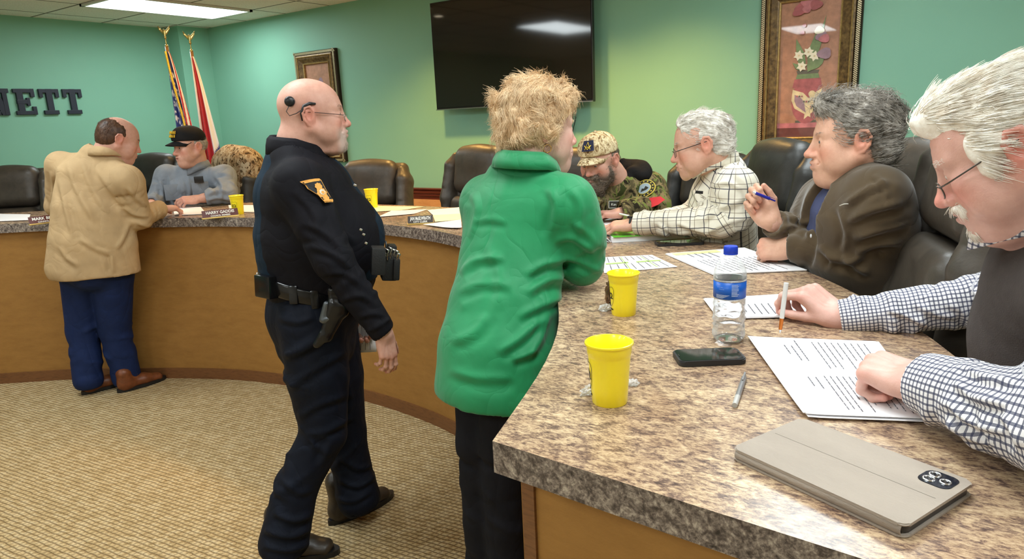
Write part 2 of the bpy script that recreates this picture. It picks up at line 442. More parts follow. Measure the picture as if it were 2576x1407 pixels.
def wood_mat(name, c1, c2, scale=(1, 1, 14), rough=0.35, coat=0.2):
    t = NT(name); v = t.coord(scale); f = t.noise(v, 5, 5, 0.6, 0.6)
    t.l(t.ramp(f, [(0.3, c1), (0.55, c2), (0.75, c1)]), t.b.inputs['Base Color']); t.b.inputs['Roughness'].default_value = rough
    t.b.inputs['Coat Weight'].default_value = coat; t.bump(f, 0.15, 0.003); return t.m
MAHOG = wood_mat('mahogany_rail', srgb(70, 28, 20), srgb(108, 48, 34)); KICK = wood_mat('brown_kick_wood', srgb(92, 56, 30), srgb(118, 76, 42), (4, 4, 30), 0.45)
WAINS = wood_mat('tan_wainscot', srgb(196, 140, 86), srgb(210, 156, 100), (2, 2, 10), 0.5, 0.0)
def laminate_mat():
    t = NT('granite_laminate'); v = t.coord((1, 1, 1), (0, 0, 0.6))
    a = t.noise(t.coord((1, 1.7, 1), (0, 0, -0.6)), 34, 7, 0.7, 0.7); b = t.noise(t.coord((1.0, 2.4, 1.6), (0, 0, -0.6)), 95, 6, 0.75, 0.5); c_ = t.noise(v, 7, 4, 0.5, 0.6)
    base = t.ramp(t.math('ADD', t.math('MULTIPLY', a, 0.5), t.math('MULTIPLY', b, 0.5)),
                  [(0.35, srgb(62, 50, 48)), (0.43, srgb(110, 90, 80)), (0.485, srgb(154, 128, 106)), (0.53, srgb(188, 162, 130)), (0.60, srgb(212, 188, 154)), (0.68, srgb(222, 204, 178))])
    col = t.mix(t.ramp(c_, [(0.36, (0, 0, 0)), (0.62, (0.45, 0.45, 0.45))]), base, t.mix(1.0, base, srgb(186, 156, 142), 'MULTIPLY'))
    t.l(col, t.b.inputs['Base Color']); t.b.inputs['Roughness'].default_value = 0.24; t.b.inputs['Specular IOR Level'].default_value = 0.55
    t.bump(b, 0.06, 0.002); return t.m
LAM = laminate_mat()
def lam_shaded_edge_mat():  # same laminate as the top; weaker light on the edge painted in greyer
    t = NT('granite_laminate_shaded_edge'); v = t.coord((1, 1, 1), (0.3, 0.2, 0.6))
    a = t.noise(v, 60, 7, 0.7, 0.5); b = t.noise(v, 140, 5, 0.7, 0.3)
    t.l(t.ramp(t.math('ADD', t.math('MULTIPLY', a, 0.55), t.math('MULTIPLY', b, 0.45)),
               [(0.36, srgb(34, 30, 32)), (0.45, srgb(84, 74, 70)), (0.52, srgb(128, 116, 108)), (0.60, srgb(176, 164, 150)), (0.68, srgb(200, 188, 172))]), t.b.inputs['Base Color'])
    t.b.inputs['Roughness'].default_value = 0.3; return t.m
LAM_SHADED = lam_shaded_edge_mat()
def panel_mat():
    t = NT('ochre_fabric_panel'); v = t.coord((1, 1, 3)); f = t.noise(v, 9, 6, 0.7); g = t.noise(t.coord(), 300, 2)
    t.l(t.ramp(f, [(0.3, srgb(140, 98, 42)), (0.7, srgb(158, 114, 54))]), t.b.inputs['Base Color']); t.b.inputs['Roughness'].default_value = 0.62
    t.bump(g, 0.25, 0.002); return t.m
PANEL = panel_mat()
METALG = mat('fixture_white', srgb(225, 225, 220), 0.4)
LIT = mat('lit_diffuser', (1, 1, 1), 0.5, emit=(0.92, 0.98, 1.0), est=5.0)
LITW = mat('lit_lamp_lens', (1, 1, 1), 0.5, emit=(1.0, 0.85, 0.6), est=14.0)

# ------------------------------------------------------------------ shell
def struct(name, bm, m):
    return tag(bm_obj(name, bm, m), kind='structure')
YB = -3.2; XR = 2.6
b = bmesh.new(); bx(b, (-2.26, 0.725, -0.05), (9.9, 8.1, 0.1)); struct('floor', b, CARPET)
b = bmesh.new(); bx(b, (-2.26, 0.725, CEIL + 0.05), (9.9, 8.1, 0.1)); struct('ceiling', b, ceiling_mat())
b = bmesh.new(); bx(b, (-2.26, WALL_D + 0.06, CEIL / 2), (9.9, 0.12, CEIL)); struct('wall_back', b, WALLM)
b = bmesh.new(); bx(b, (WALL_X - 0.06, 0.725, CEIL / 2), (0.12, 8.1, CEIL)); struct('wall_left', b, WALLM)
b = bmesh.new(); bx(b, (XR + 0.06, 0.725, CEIL / 2), (0.12, 8.1, CEIL)); CREAM = mat('cream_wall_paint', srgb(226, 220, 206), .6, var=.03); struct('wall_right', b, CREAM)
b = bmesh.new(); bx(b, (-2.26, YB - 0.06, CEIL / 2), (9.9, 0.12, CEIL)); struct('wall_front', b, CREAM)
# boxed chase in the corner where the two walls meet
b = bmesh.new(); bx(b, (WALL_X + 0.11, WALL_D - 0.17, CEIL / 2), (0.22, 0.34, CEIL)); struct('wall_corner', b, WALLM)

def rail_profile(bm, p0, p1, nrm2):
    """moulded chair rail from p0 to p1, standing out of the wall along nrm2"""
    prof = [(0, 0.872), (0.012, 0.872), (0.014, 0.9), (0.022, 0.905), (0.022, 0.925), (0.030, 0.93), (0.032, 0.948), (0.024, 0.952), (0.040, 0.962), (0.040, 0.972), (0, 0.974)]
    r = []
    for p in (p0, p1): r.append([bm.verts.new((p[0] + nrm2[0] * d, p[1] + nrm2[1] * d, z)) for d, z in prof])
    for k in range(len(prof) - 1): bm.faces.new((r[0][k], r[0][k + 1], r[1][k + 1], r[1][k]))
    for e in r: bm.faces.new(e)
b = bmesh.new(); rail_profile(b, (WALL_X + 0.22, WALL_D), (XR, WALL_D), (0, -1)); struct('trim_1', b, MAHOG)
b = bmesh.new(); rail_profile(b, (WALL_X, YB), (WALL_X, WALL_D - 0.34), (1, 0)); struct('trim_2', b, MAHOG)
b = bmesh.new(); bx(b, ((WALL_X + .22 + XR) / 2, WALL_D - 0.006, 0.576), (XR - WALL_X - .22, 0.012, 0.592)); struct('trim_3', b, WAINS)
b = bmesh.new(); bx(b, (WALL_X + 0.006, (YB + WALL_D - .34) / 2, 0.576), (0.012, WALL_D - .34 - YB, 0.592)); struct('trim_4', b, WAINS)

# ------------------------------------------------------------------ council desk (one long horseshoe)
INNER = [(-6.45, -0.6), (-6.3, 0.1), (-6.0, 0.7), (-5.55, 1.28), (-5.0, 1.735), (-4.72, 1.93), (-4.11, 2.26), (-3.62, 2.44), (-3.0, 2.53), (-2.43, 2.51), (-1.97, 2.40), (-1.45, 2.13), (-1.08, 1.77), (-0.86, 1.45), (-0.72, 1.15), (-0.61, 0.81)]
OUTER = [(-7.0, -0.5), (-6.95, 0.2), (-6.7, 0.95), (-6.2, 1.6), (-5.66, 2.12), (-5.18, 2.50), (-4.48, 2.92), (-3.8, 3.10), (-3.04, 3.17), (-2.4, 3.15), (-1.75, 3.04), (-1.2, 2.83), (-0.78, 2.56), (-0.43, 2.22), (-0.16, 1.84), (0.0, 1.52), (0.13, 1.15), (0.22, 0.755)]
NI = 90
IN = resample(catmull(INNER, 8), NI); OU = resample(catmull(OUTER, 8), NI)
def inset(P, d):
    P = np.asarray(P); T_ = np.gradient(P, axis=0); N = np.stack([-T_[:, 1], T_[:, 0]], 1); N /= np.linalg.norm(N, axis=1)[:, None]; return P + N * d
desk = empty('council_desk', (-3.2, 1.2, 0), 0, 'curved horseshoe council desk with speckled granite look worktop and ochre front panel', 'desk')
def slab(P, Q, z0, z1, mi_side, mi_top, mats, name):
    bm = bmesh.new(); n = len(P)
    a = [bm.verts.new((*p, z1)) for p in P]; b_ = [bm.verts.new((*p, z1)) for p in Q]; c = [bm.verts.new((*p, z0)) for p in P]; d = [bm.verts.new((*p, z0)) for p in Q]
    for i in range(n - 1):
        for f, mi in (((a[i], a[i + 1], b_[i + 1], b_[i]), mi_top), ((c[i], d[i], d[i + 1], c[i + 1]), mi_top), ((a[i], c[i], c[i + 1], a[i + 1]), mi_side), ((b_[i], b_[i + 1], d[i + 1], d[i]), mi_side)):
            bm.faces.new(f).material_index = mi
    for i in (0, n - 1): bm.faces.new((a[i], b_[i], d[i], c[i])).material_index = mi_side
    return bm_obj(name, bm, mats, desk, auto=30, world=True)
# lift the near end edge a little off square so it follows the photographed end
slab(IN, OU, TOP - 0.055, TOP, 1, 0, [LAM, LAM_SHADED], 'countertop')
# front panel (inner face), 3 cm back from the edge, plus the end panel and the inner back of the desk
FP = inset(IN[:, :2], 0.03); FP[-1] = FP[-1] + nrm(FP[-2] - FP[-1]) * 0.045
FP2 = inset(IN[:, :2], 0.06); FP2[-1] = FP2[-1] + nrm(FP2[-2] - FP2[-1]) * 0.045
slab(FP, FP2, 0.0, TOP - 0.055, 0, 0, [PANEL], 'front_panel')
slab(inset(IN[:, :2], 0.018), FP2, 0.0, 0.068, 0, 0, [KICK], 'kickboard')
ex = nrm(OU[-1] - IN[-1]); ey2 = A(-ex[1], ex[0])
def endbox(name, s0, s1, d0, d1, z0, z1, m):
    bm = bmesh.new(); P = [IN[-1] + ex * s + ey2 * d for s, d in ((s0, d0), (s1, d0), (s1, d1), (s0, d1))]
    prism(bm, [tuple(p) for p in P], z0, z1); return bm_obj(name, bm, m, desk, world=True)
endbox('end_post', 0.028, 0.052, 0.034, 0.075, 0.0, TOP - 0.055, KICK)
endbox('end_panel', 0.052, 0.80, 0.040, 0.06, 0.0, TOP - 0.055, PANEL)
# raised platform behind the desk
bm = bmesh.new()
outl = [tuple(p) for p in inset(IN[:, :2], 0.10)] + [(0.4, 0.86), (XR, 0.86), (XR, WALL_D), (WALL_X, WALL_D), (WALL_X, -0.6)]
vv = [bm.verts.new((x, y, PLAT)) for x, y in outl]; wv = [bm.verts.new((x, y, 0.0)) for x, y in outl]
bm.faces.new(vv)
for i in range(len(outl)): bm.faces.new((vv[i], vv[(i + 1) % len(outl)], wv[(i + 1) % len(outl)], wv[i]))
tag(bm_obj('floor_platform', bm, CARPET), kind='structure')

# ------------------------------------------------------------------ ceiling fittings
for i, (x, y, seen) in enumerate(TROFFERS):
    where = ['the corner flags', 'the floor inside the desk', 'the middle of the floor', 'the near end of the desk', 'the public area', 'the public area by the left wall', 'the seated men on the right', 'the right wall', 'the back right', 'the left back corner'][i]
    t_ = empty('ceiling_light', (x, y, CEIL), 0, 'flat white recessed ceiling light panel above ' + where, 'ceiling light', 'recessed ceiling light panels')
    bm = bmesh.new()
    for c, s in (((0, 0.595, -0.008), (0.61, 0.03, 0.02)), ((0, -0.595, -0.008), (0.61, 0.03, 0.02)), ((0.29, 0, -0.008), (0.03, 1.22, 0.02)), ((-0.29, 0, -0.008), (0.03, 1.22, 0.02))): bx(bm, c, s)
    bm_obj('frame', bm, METALG, t_)
    bm = bmesh.new(); bx(bm, (0, 0, -0.004), (0.55, 1.16, 0.008)); bm_obj('diffuser', bm, LIT, t_)
for i, (x, y) in enumerate(DOWNLIGHTS):
    t_ = empty('downlight', (x, y, CEIL), 0, 'small round warm ceiling downlight ' + ['over the officer', 'left of the television', 'right of the television', 'between television and tall flower picture', 'above the tan jacket man side of the desk'][i], 'downlight', 'round warm ceiling downlights')
    bm = bmesh.new(); lathe(bm, [(0.055, -0.001), (0.08, -0.001), (0.082, -0.008), (0.055, -0.012)], 24); bm_obj('trim_ring', bm, METALG, t_)
    bm = bmesh.new(); lathe(bm, [(0, -0.004), (0.05, -0.004)], 24); bm_obj('lens', bm, LITW, t_)

# ------------------------------------------------------------------ wall letters
LETM = mat('dark_letter_paint', srgb(38, 42, 56), 0.5, var=0.1)
def letter_polys(ch):
    s = 0.05  # stem, unit box 0.165 x 0.225
    W, H_ = 0.165, 0.225; t = 0.034
    if ch == 'T': return [(0, H_ - t, W, H_), (0, H_ - 0.075, 0.03, H_), (W - 0.03, H_ - 0.075, W, H_), (W / 2 - s / 2, 0, W / 2 + s / 2, H_), (W / 2 - 0.06, 0, W / 2 + 0.06, t)]
    if ch == 'E': return [(0, 0, W, t), (0, H_ - t, W, H_), (0.022, 0, 0.022 + s, H_), (W - 0.03, 0, W, 0.07), (W - 0.03, H_ - 0.07, W, H_), (0.02, H_ / 2 - 0.016, 0.12, H_ / 2 + 0.016), (0.098, H_ / 2 - 0.033, 0.12, H_ / 2 + 0.033)]
    if ch == 'N': return [(0, 0, 0.08, t), (0.018, 0, 0.052, H_), (0, H_ - t, 0.07, H_), (W - 0.052, 0, W - 0.018, H_), (W - 0.08, H_ - t, W, H_), ('d', 0.02, H_, W - 0.02, 0, 0.055)]
for ch, y0, lab in (('N', 2.385, 'dark slab serif letter N on the green wall, first of the two'), ('N', 2.588, 'dark slab serif letter N next to the E on the green wall'), ('E', 2.79, 'dark slab serif letter E on the green wall'), ('T', 2.995, 'dark slab serif letter T right beside the E on the green wall'), ('T', 3.195, 'dark slab serif last letter T on the green wall')):
    bm = bmesh.new()
    bm_k = 0
    for q in letter_polys(ch):
        if q[0] == 'd':
            _, xa, za, xb, zb, wd = q
            pts = [(xa - 0.004, za), (xa + wd, za), (xb + 0.004, zb), (xb - wd, zb)]
            lo = [bm.verts.new((0.0, x, z)) for x, z in pts]; hi = [bm.verts.new((0.0245, x, z)) for x, z in pts]
            bm.faces.new(lo); bm.faces.new(hi[::-1])
            for k in range(4): bm.faces.new((lo[k], hi[k], hi[(k + 1) % 4], lo[(k + 1) % 4]))
        else:
            e_ = .0007 * bm_k; bm_k += 1; bx(bm, (0.013, (q[0] + q[2]) / 2, (q[1] + q[3]) / 2), (0.026 + e_, q[2] - q[0] + e_, q[3] - q[1] + e_), bev=0.003)
    o = bm_obj('wall_letter', bm, LETM); o.location = (WALL_X, y0, 1.762)
    tag(o, lab, 'letter', 'raised letters on the left wall')

# ------------------------------------------------------------------ television
TY = WALL_D - 0.14
a = ony(1098, 279, TY); c2 = ony(1492, 251, TY); zb = (a[2] + c2[2]) / 2 - 0.005; x0, x1 = a[0], c2[0]; zt = zb + (x1 - x0) * 0.575
tv = empty('television', ((x0 + x1) / 2, TY, zb), 0, 'large black flat television mounted high on the green wall', 'television')
SCR = mat('black_glass_screen', (0.006, 0.006, 0.007), 0.06, spec=0.7); BEZ = mat('black_bezel', (0.012, 0.012, 0.012), 0.3)
W_ = x1 - x0; H_ = zt - zb
bm = bmesh.new(); bx(bm, (0, 0.022, H_ / 2), (W_, 0.034, H_), bev=0.004); bx(bm, (0, 0.05, H_ / 2 - .05), (W_ * .7, 0.04, H_ * .6)); bm_obj('casing', bm, BEZ, tv)
bm = bmesh.new(); bx(bm, (0, 0.0015, H_ / 2 + 0.006), (W_ - 0.016, 0.006, H_ - 0.028)); bm_obj('screen', bm, SCR, tv)
bm = bmesh.new(); bx(bm, (0, 0.0, 0.004), (W_ * 0.998, 0.012, 0.006)); bm_obj('bottom_trim', bm, mat('silver_trim', (.5, .5, .5), .25, 1.0), tv)
bm = bmesh.new(); bx(bm, (0, 0.10, H_ / 2), (0.4, 0.07, 0.4)); bm_obj('wall_bracket', bm, BEZ, tv)
p1 = ony(1440, 262, WALL_D - 0.02); p2 = ony(1436, 420, WALL_D - 0.02)
for dx, nm in ((0, 'thin dark cable hanging below the television, left strand'), (0.022, 'thin dark cable hanging below the television, right strand')):
    bm = bmesh.new(); tube(bm, [(p1[0] + dx, p1[1], p1[2] + 0.05), (p1[0] + dx * 1.2, p1[1], p1[2] - 0.1), (p2[0] + dx * .6, p2[1], (p1[2] + p2[2]) / 2), (p2[0] + dx, p2[1], p2[2] - .2)], 0.0035, 6)
    tag(bm_obj('television_cable', bm, BEZ), nm, 'cable', 'cables under the television')

# ------------------------------------------------------------------ framed pictures
def frame_mat():
    t = NT('antique_bronze_frame'); v = t.coord((1, 1, 1)); n_ = t.noise(v, 40, 5)
    t.l(t.ramp(n_, [(0.3, srgb(66, 50, 30)), (0.55, srgb(116, 92, 56)), (0.8, srgb(150, 124, 78))]), t.b.inputs['Base Color'])
    t.b.inputs['Metallic'].default_value = 0.35; t.b.inputs['Roughness'].default_value = 0.4; t.bump(n_, 0.3, 0.003); return t.m
FRM = frame_mat(); GOLD = mat('pale_gold_bead', srgb(176, 150, 96), 0.35, 0.5, var=0.25, vscale=60); ROPE = mat('rope_highlight', srgb(190, 176, 140), 0.35, 0.4); DKB = mat('dark_bronze', srgb(52, 36, 24), 0.45, 0.3)
def ring_frame(bm, w, h, prof, mi=0):
    """mitred frame with profile [(inset from outer edge, depth toward room)]"""
    cs = []
    for d, y in prof: cs.append([bm.verts.new((sx * (w / 2 - d), -y, sz * (h / 2 - d))) for sx, sz in ((-1, -1), (1, -1), (1, 1), (-1, 1))])
    for a_, b_ in zip(cs, cs[1:]):
        for k in range(4): bm.faces.new((a_[k], a_[(k + 1) % 4], b_[(k + 1) % 4], b_[k])).material_index = mi
def flat_poly(bm, pts, y, mi):
    f = bm.faces.new([bm.verts.new((x, y, z)) for x, z in pts]); f.material_index = mi
def blob(cx, cz, rx, rz, n=14, rot=0, wob=0.0):
    out = []
    for k in range(n):
        a_ = 2 * PI * k / n; r = 1 + wob * math.sin(3 * a_ + cx * 50); x, z = rx * r * math.cos(a_), rz * r * math.sin(a_)
        out.append((cx + x * math.cos(rot) - z * math.sin(rot), cz + x * math.sin(rot) + z * math.cos(rot)))
    return out
def leaf(x0_, z0_, x1_, z1_, wd):
    d = nrm((x1_ - x0_, z1_ - z0_)); n_ = A(-d[1], d[0]); m = A((x0_ + x1_) / 2, (z0_ + z1_) / 2); q = A(x0_, z0_)
    return [(x0_, z0_), tuple(q + (m - q) * .5 + n_ * wd * .4), tuple(m + n_ * wd * .5), (x1_, z1_), tuple(m - n_ * wd * .5), tuple(q + (m - q) * .5 - n_ * wd * .4)]
def art(name, c, var=0.15): return mat(name, c, 0.5, var=var, vscale=25, coat=0.9)
ARTM = [art('art_terracotta', srgb(172, 122, 96), 0.2), art('art_maroon', srgb(108, 58, 52)), art('art_rose', srgb(164, 84, 88), .25), art('art_cream', srgb(216, 196, 156), .2), art('art_leaf', srgb(112, 132, 88), .25),
        art('art_mauve', srgb(150, 120, 134), .2), art('art_white', srgb(232, 224, 200), .05), art('art_dark', srgb(90, 84, 70), .1), art('art_pink', srgb(186, 110, 116), .25)]
for m_ in ARTM: m_.node_tree.nodes['Principled BSDF'].inputs['Coat Roughness'].default_value = 0.02
def picture(name, xc, zc, w, h, label, kind):
    root = empty(name, (xc, WALL_D, zc), 0, label, 'picture')
    bm = bmesh.new(); ring_frame(bm, w, h, [(0, 0), (0, 0.03), (0.008, 0.042), (0.028, 0.042), (0.034, 0.03)], 0)
    bm_obj('frame_rim', bm, DKB, root)
    bm = bmesh.new()       # rope of slanted beads along the rim
    def rope(horizontal, s):
        L_ = w if horizontal else h; n_ = int(L_ / 0.0115)
        for k in range(n_):
            q = -L_ / 2 + (k + .5) * L_ / n_
            c_ = (q, -0.043, s * (h / 2 - 0.018)) if horizontal else (s * (w / 2 - 0.018), -0.043, q)
            M = Matrix.Translation(c_) @ Matrix.Rotation(math.radians(38 if not horizontal else 52), 4, 'Y') @ Matrix.Diagonal((0.026, 0.007, 0.0055, 1))
            bmesh.ops.create_cube(bm, size=1.0, matrix=M)
    for s in (-1, 1): rope(False, s); rope(True, s)
    bm_obj('rope_beading', bm, ROPE, root)
    bm = bmesh.new(); ring_frame(bm, w, h, [(0.034, 0.03), (0.036, 0.05), (0.05, 0.054), (0.06, 0.046), (0.066, 0.05), (0.098, 0.03), (0.108, 0.026)], 0); bm_obj('frame_moulding', bm, FRM, root)
    bm = bmesh.new(); ring_frame(bm, w, h, [(0.046, 0.052), (0.05, 0.058), (0.056, 0.052)], 0); ring_frame(bm, w, h, [(0.106, 0.026), (0.110, 0.034), (0.117, 0.03), (0.119, 0.012)], 0); bm_obj('gold_bead', bm, GOLD, root)
    iw, ih = w / 2 - 0.118, h / 2 - 0.118; bm = bmesh.new()
    flat_poly(bm, [(-iw, -ih), (iw, -ih), (iw, ih), (-iw, ih)], -0.012, 0)
    y = -0.0125
    flat_poly(bm, [(-iw, -ih), (iw, -ih), (iw, -ih + 0.055), (-iw, -ih + 0.055)], y, 1)
    flat_poly(bm, [(-iw, -ih + 0.055), (iw, -ih + 0.055), (iw, -ih + 0.085), (-iw, -ih + 0.085)], y, 8)
    if kind == 'flowers':
        zb_ = -ih + 0.085
        for P_, mi in (([( -.06, zb_), (.06, zb_), (.06, zb_ + .014), (-.06, zb_ + .014)], 7), (blob(0, zb_ + .13, .088, .135, 20), 2), ([(-.085, zb_ + .21), (.085, zb_ + .21), (.075, zb_ + .262), (-.075, zb_ + .262)], 2),
                       ([(-.068, zb_ + .262), (.068, zb_ + .262), (.06, zb_ + .29), (-.06, zb_ + .29)], 4), ([(-.058, zb_ + .29), (.058, zb_ + .29), (.066, zb_ + .31), (-.066, zb_ + .31)], 7)):
            y -= 0.0004; flat_poly(bm, P_, y, mi)
        for P_, mi in ((leaf(-.082, zb_ + .20, .03, zb_ + .03, .10), 3), (leaf(.085, zb_ + .20, -.01, zb_ + .02, .08), 3), (leaf(-.07, zb_ + .17, .0, zb_ + .06, .05), 5), (blob(.03, zb_ + .17, .02, .02), 3)):
            y -= 0.0004; flat_poly(bm, P_, y, mi)
        for k in range(9): y -= 0.0002; flat_poly(bm, blob(-.055 + .014 * k, zb_ + .16 - .011 * k + .01 * (k % 3), .006, .005), y, 7 if k % 2 else 2)
        for P_ in (leaf(-.02, zb_ + .31, -.075, zb_ + .50, .05), leaf(.0, zb_ + .31, .05, zb_ + .56, .045), leaf(.03, zb_ + .31, .10, zb_ + .40, .04), leaf(.02, zb_ + .31, .09, zb_ + .62, .03), leaf(-.03, zb_ + .31, -.09, zb_ + .36, .03), leaf(.0, zb_ + .30, .06, zb_ + .41, .06)):
            y -= 0.0004; flat_poly(bm, P_, y, 4)
        for cx, cz in ((-.055, zb_ + .40), (-.0, zb_ + .415), (-.035, zb_ + .335), (.035, zb_ + .39)):
            for k in range(6):
                a_ = k * PI / 3 + .3; y -= 0.0001; flat_poly(bm, leaf(cx, cz, cx + .032 * math.cos(a_), cz + .032 * math.sin(a_), .02), y, 6)
            y -= 0.0003; flat_poly(bm, blob(cx, cz, .006, .006), y, 3)
        for cx, cz, r, mi in ((.07, zb_ + .50, .035, 5), (.055, zb_ + .535, .028, 6), (.085, zb_ + .485, .03, 8), (.09, zb_ + .40, .04, 5), (-.04, zb_ + .53, .014, 8), (-.03, zb_ + .57, .012, 8),
                              (-.05, zb_ + .67, .04, 2), (-.01, zb_ + .70, .045, 8), (.03, zb_ + .68, .035, 2), (-.02, zb_ + .66, .025, 8), (-.07, zb_ + .65, .03, 2)):
            y -= 0.0003; flat_poly(bm, blob(cx, cz, r, r * .8, 14, 0, .12), y, mi)
    else:
        for P_, mi in ((blob(.03, ih - .17, .032, .045), 5), ([(-.01, ih - .215), (.07, ih - .215), (.08, ih - .25), (-.02, ih - .25)], 5), (blob(.0, -.1, .09, .16, 20), 7), (leaf(-.02, 0, -.09, .14, .05), 4), (leaf(0, .02, .05, .16, .05), 4), (blob(0, .1, .05, .04), 6)):
            y -= 0.0004; flat_poly(bm, P_, y, mi)
    bm_obj('painting', bm, ARTM, root)
picture('framed_picture', -0.945, 1.743, 0.570, 1.03, 'tall bronze framed flower and vase picture, behind the man in the brown jacket', 'flowers')
picture('framed_picture', -5.315, 1.722, 0.570, 1.03, 'tall bronze framed picture on the teal wall, partly behind the officer', 'urn')
# ------------------------------------------------------------------ people: materials
def skin_mat():
    t = NT('skin'); at = t.n('ShaderNodeAttribute', attribute_name='tone'); v = t.coord()
    n_ = t.noise(v, 55, 4, 0.6); m = t.n('ShaderNodeTexNoise'); m.inputs['Scale'].default_value = 400; t.l(v, m.inputs['Vector'])
    c = t.mix(0.5, at.outputs['Color'], t.ramp(n_, [(0.3, (0.78, 0.68, 0.66)), (0.7, (1.0, 1.0, 1.0))]), 'MULTIPLY')
    t.l(c, t.b.inputs['Base Color']); t.b.inputs['Roughness'].default_value = 0.5; t.b.inputs['Specular IOR Level'].default_value = 0.4
    t.b.inputs['Subsurface Weight'].default_value = 0.12; t.b.inputs['Subsurface Radius'].default_value = (0.012, 0.005, 0.003); t.b.inputs['Subsurface Scale'].default_value = 0.6
    t.bump(t.math('ADD', m.outputs['Fac'], t.math('MULTIPLY', n_, 0.8)), 0.22, 0.0015); return t.m
SKIN = skin_mat()
def hair_mat(name, dark, light, rough=0.45, fr=60, zones=None):
    t = NT(name); n_ = t.noise(t.coord((1, 1, 1)), fr, 4, 0.6); g = t.noise(t.coord((1, 1, 1)), 14, 3)
    t.l(t.ramp(t.math('ADD', t.math('MULTIPLY', n_, 0.6), t.math('MULTIPLY', g, 0.4)), [(0.36, dark), (0.62, light)]), t.b.inputs['Base Color'])
    t.b.inputs['Roughness'].default_value = rough; t.b.inputs['Specular IOR Level'].default_value = 0.3; t.bump(n_, 0.5, 0.003); return t.m
def wrinkle(t, wr, wv=.02, weave=900):
    out = None
    for sc, am, st in ((4.5, .42, (1, 1, .34)), (12, .16, (.7, 1, .8))):
        n_ = t.noise(t.coord(st, (.4 * sc, .3, .2)), sc, 1.5, .5, .9); r = t.math('ABSOLUTE', t.math('SUBTRACT', n_, .5)); r = t.math('MULTIPLY', r, 7.0); r = t.math('MINIMUM', r, 1.0); r = t.math('MULTIPLY', t.math('POWER', r, .7), am * wr)
        out = r if out is None else t.math('ADD', out, r)
    return t.math('ADD', out, t.math('MULTIPLY', t.noise(t.coord(), weave, 2), wv))
def cloth(name, col, rough=0.85, var=0.12, vs=9, weave=900, bump=0.25, sheen=0.0, spec=0.15, wr=0.35):
    t = NT(name); v = t.coord(); f = t.noise(v, vs, 4); lo = tuple(c * (1 - var) for c in col); hi = tuple(min(1, c * (1 + var)) for c in col)
    t.l(t.ramp(f, [(0.3, lo), (0.7, hi)]), t.b.inputs['Base Color']); t.b.inputs['Roughness'].default_value = rough; t.b.inputs['Specular IOR Level'].default_value = spec
    t.b.inputs['Sheen Weight'].default_value = sheen
    t.bump(wrinkle(t, wr, bump * .06, weave), 0.8, 0.02); return t.m
def stripes(t, x, period, width, soft=0.0):
    """1 on a stripe"""
    fr = t.math('FRACT', t.math('DIVIDE', x, period)); return t.math('LESS_THAN', fr, width)
def plaid(name, base, lines, wr=0.3, n_round=20.0, rad=0.055):
    """woven check that follows the sleeve: attribute uvw = (metres along, cos, sin)"""
    t = NT(name); at = t.n('ShaderNodeAttribute', attribute_name='uvw'); sx = t.n('ShaderNodeSeparateXYZ'); t.l(at.outputs['Vector'], sx.inputs[0])
    ang = t.math('ARCTAN2', sx.outputs[2], sx.outputs[1]); arc = t.math('MULTIPLY', t.math('ADD', ang, PI), n_round / (2 * PI))
    col = base; cur = None
    for axis, period, off, wd, c, fac in lines:
        src = sx.outputs[0] if axis == 'u' else arc
        if off: src = t.math('ADD', src, off)
        s_ = stripes(t, src, period, wd); s_ = t.math('MULTIPLY', s_, fac)
        cur = t.mix(s_, cur if cur is not None else base, c)
    t.l(cur, t.b.inputs['Base Color']); t.b.inputs['Roughness'].default_value = 0.8; t.b.inputs['Specular IOR Level'].default_value = 0.2
    t.bump(wrinkle(t, wr), .8, 0.02); return t.m
def camo(name, cols, sc=14):
    t = NT(name); v = t.coord((1, 1, 0.7)); n1 = t.noise(v, sc, 4, 0.55, 1.6); n2 = t.noise(t.coord((1, 1, .6), (1, 2, 0.5)), sc * 1.7, 4, 0.6, 1.2)
    a_ = t.ramp(n1, [(0.0, cols[0]), (0.42, cols[1]), (0.5, cols[2]), (0.58, cols[3])], 'CONSTANT')
    b_ = t.ramp(n2, [(0.0, cols[4]), (0.46, cols[2]), (0.55, cols[5])], 'CONSTANT')
    t.l(t.mix(t.math('GREATER_THAN', n2, 0.54), a_, b_), t.b.inputs['Base Color']); t.b.inputs['Roughness'].default_value = 0.9; t.b.inputs['Specular IOR Level'].default_value = 0.1
    t.bump(n1, 0.4, 0.01); return t.m
EYEW = mat('eye_white', srgb(222, 212, 204), 0.2, coat=0.5); EYEI = mat('iris', srgb(70, 78, 80), 0.15, coat=0.6); EYEP = mat('pupil', (0.005, 0.005, 0.005), 0.1)
BROW = {}
BLKM = mat('black_plastic', (0.012, 0.012, 0.013), 0.32); STEEL = mat('steel', (0.62, 0.62, 0.62), 0.22, 1.0); LEATHER = mat('black_polished_leather', (0.006, 0.006, 0.007), 0.2, spec=0.5)
LENSM = mat('spectacle_lens', (.9, .95, .95), 0.02, spec=1.0, alpha=.10); 

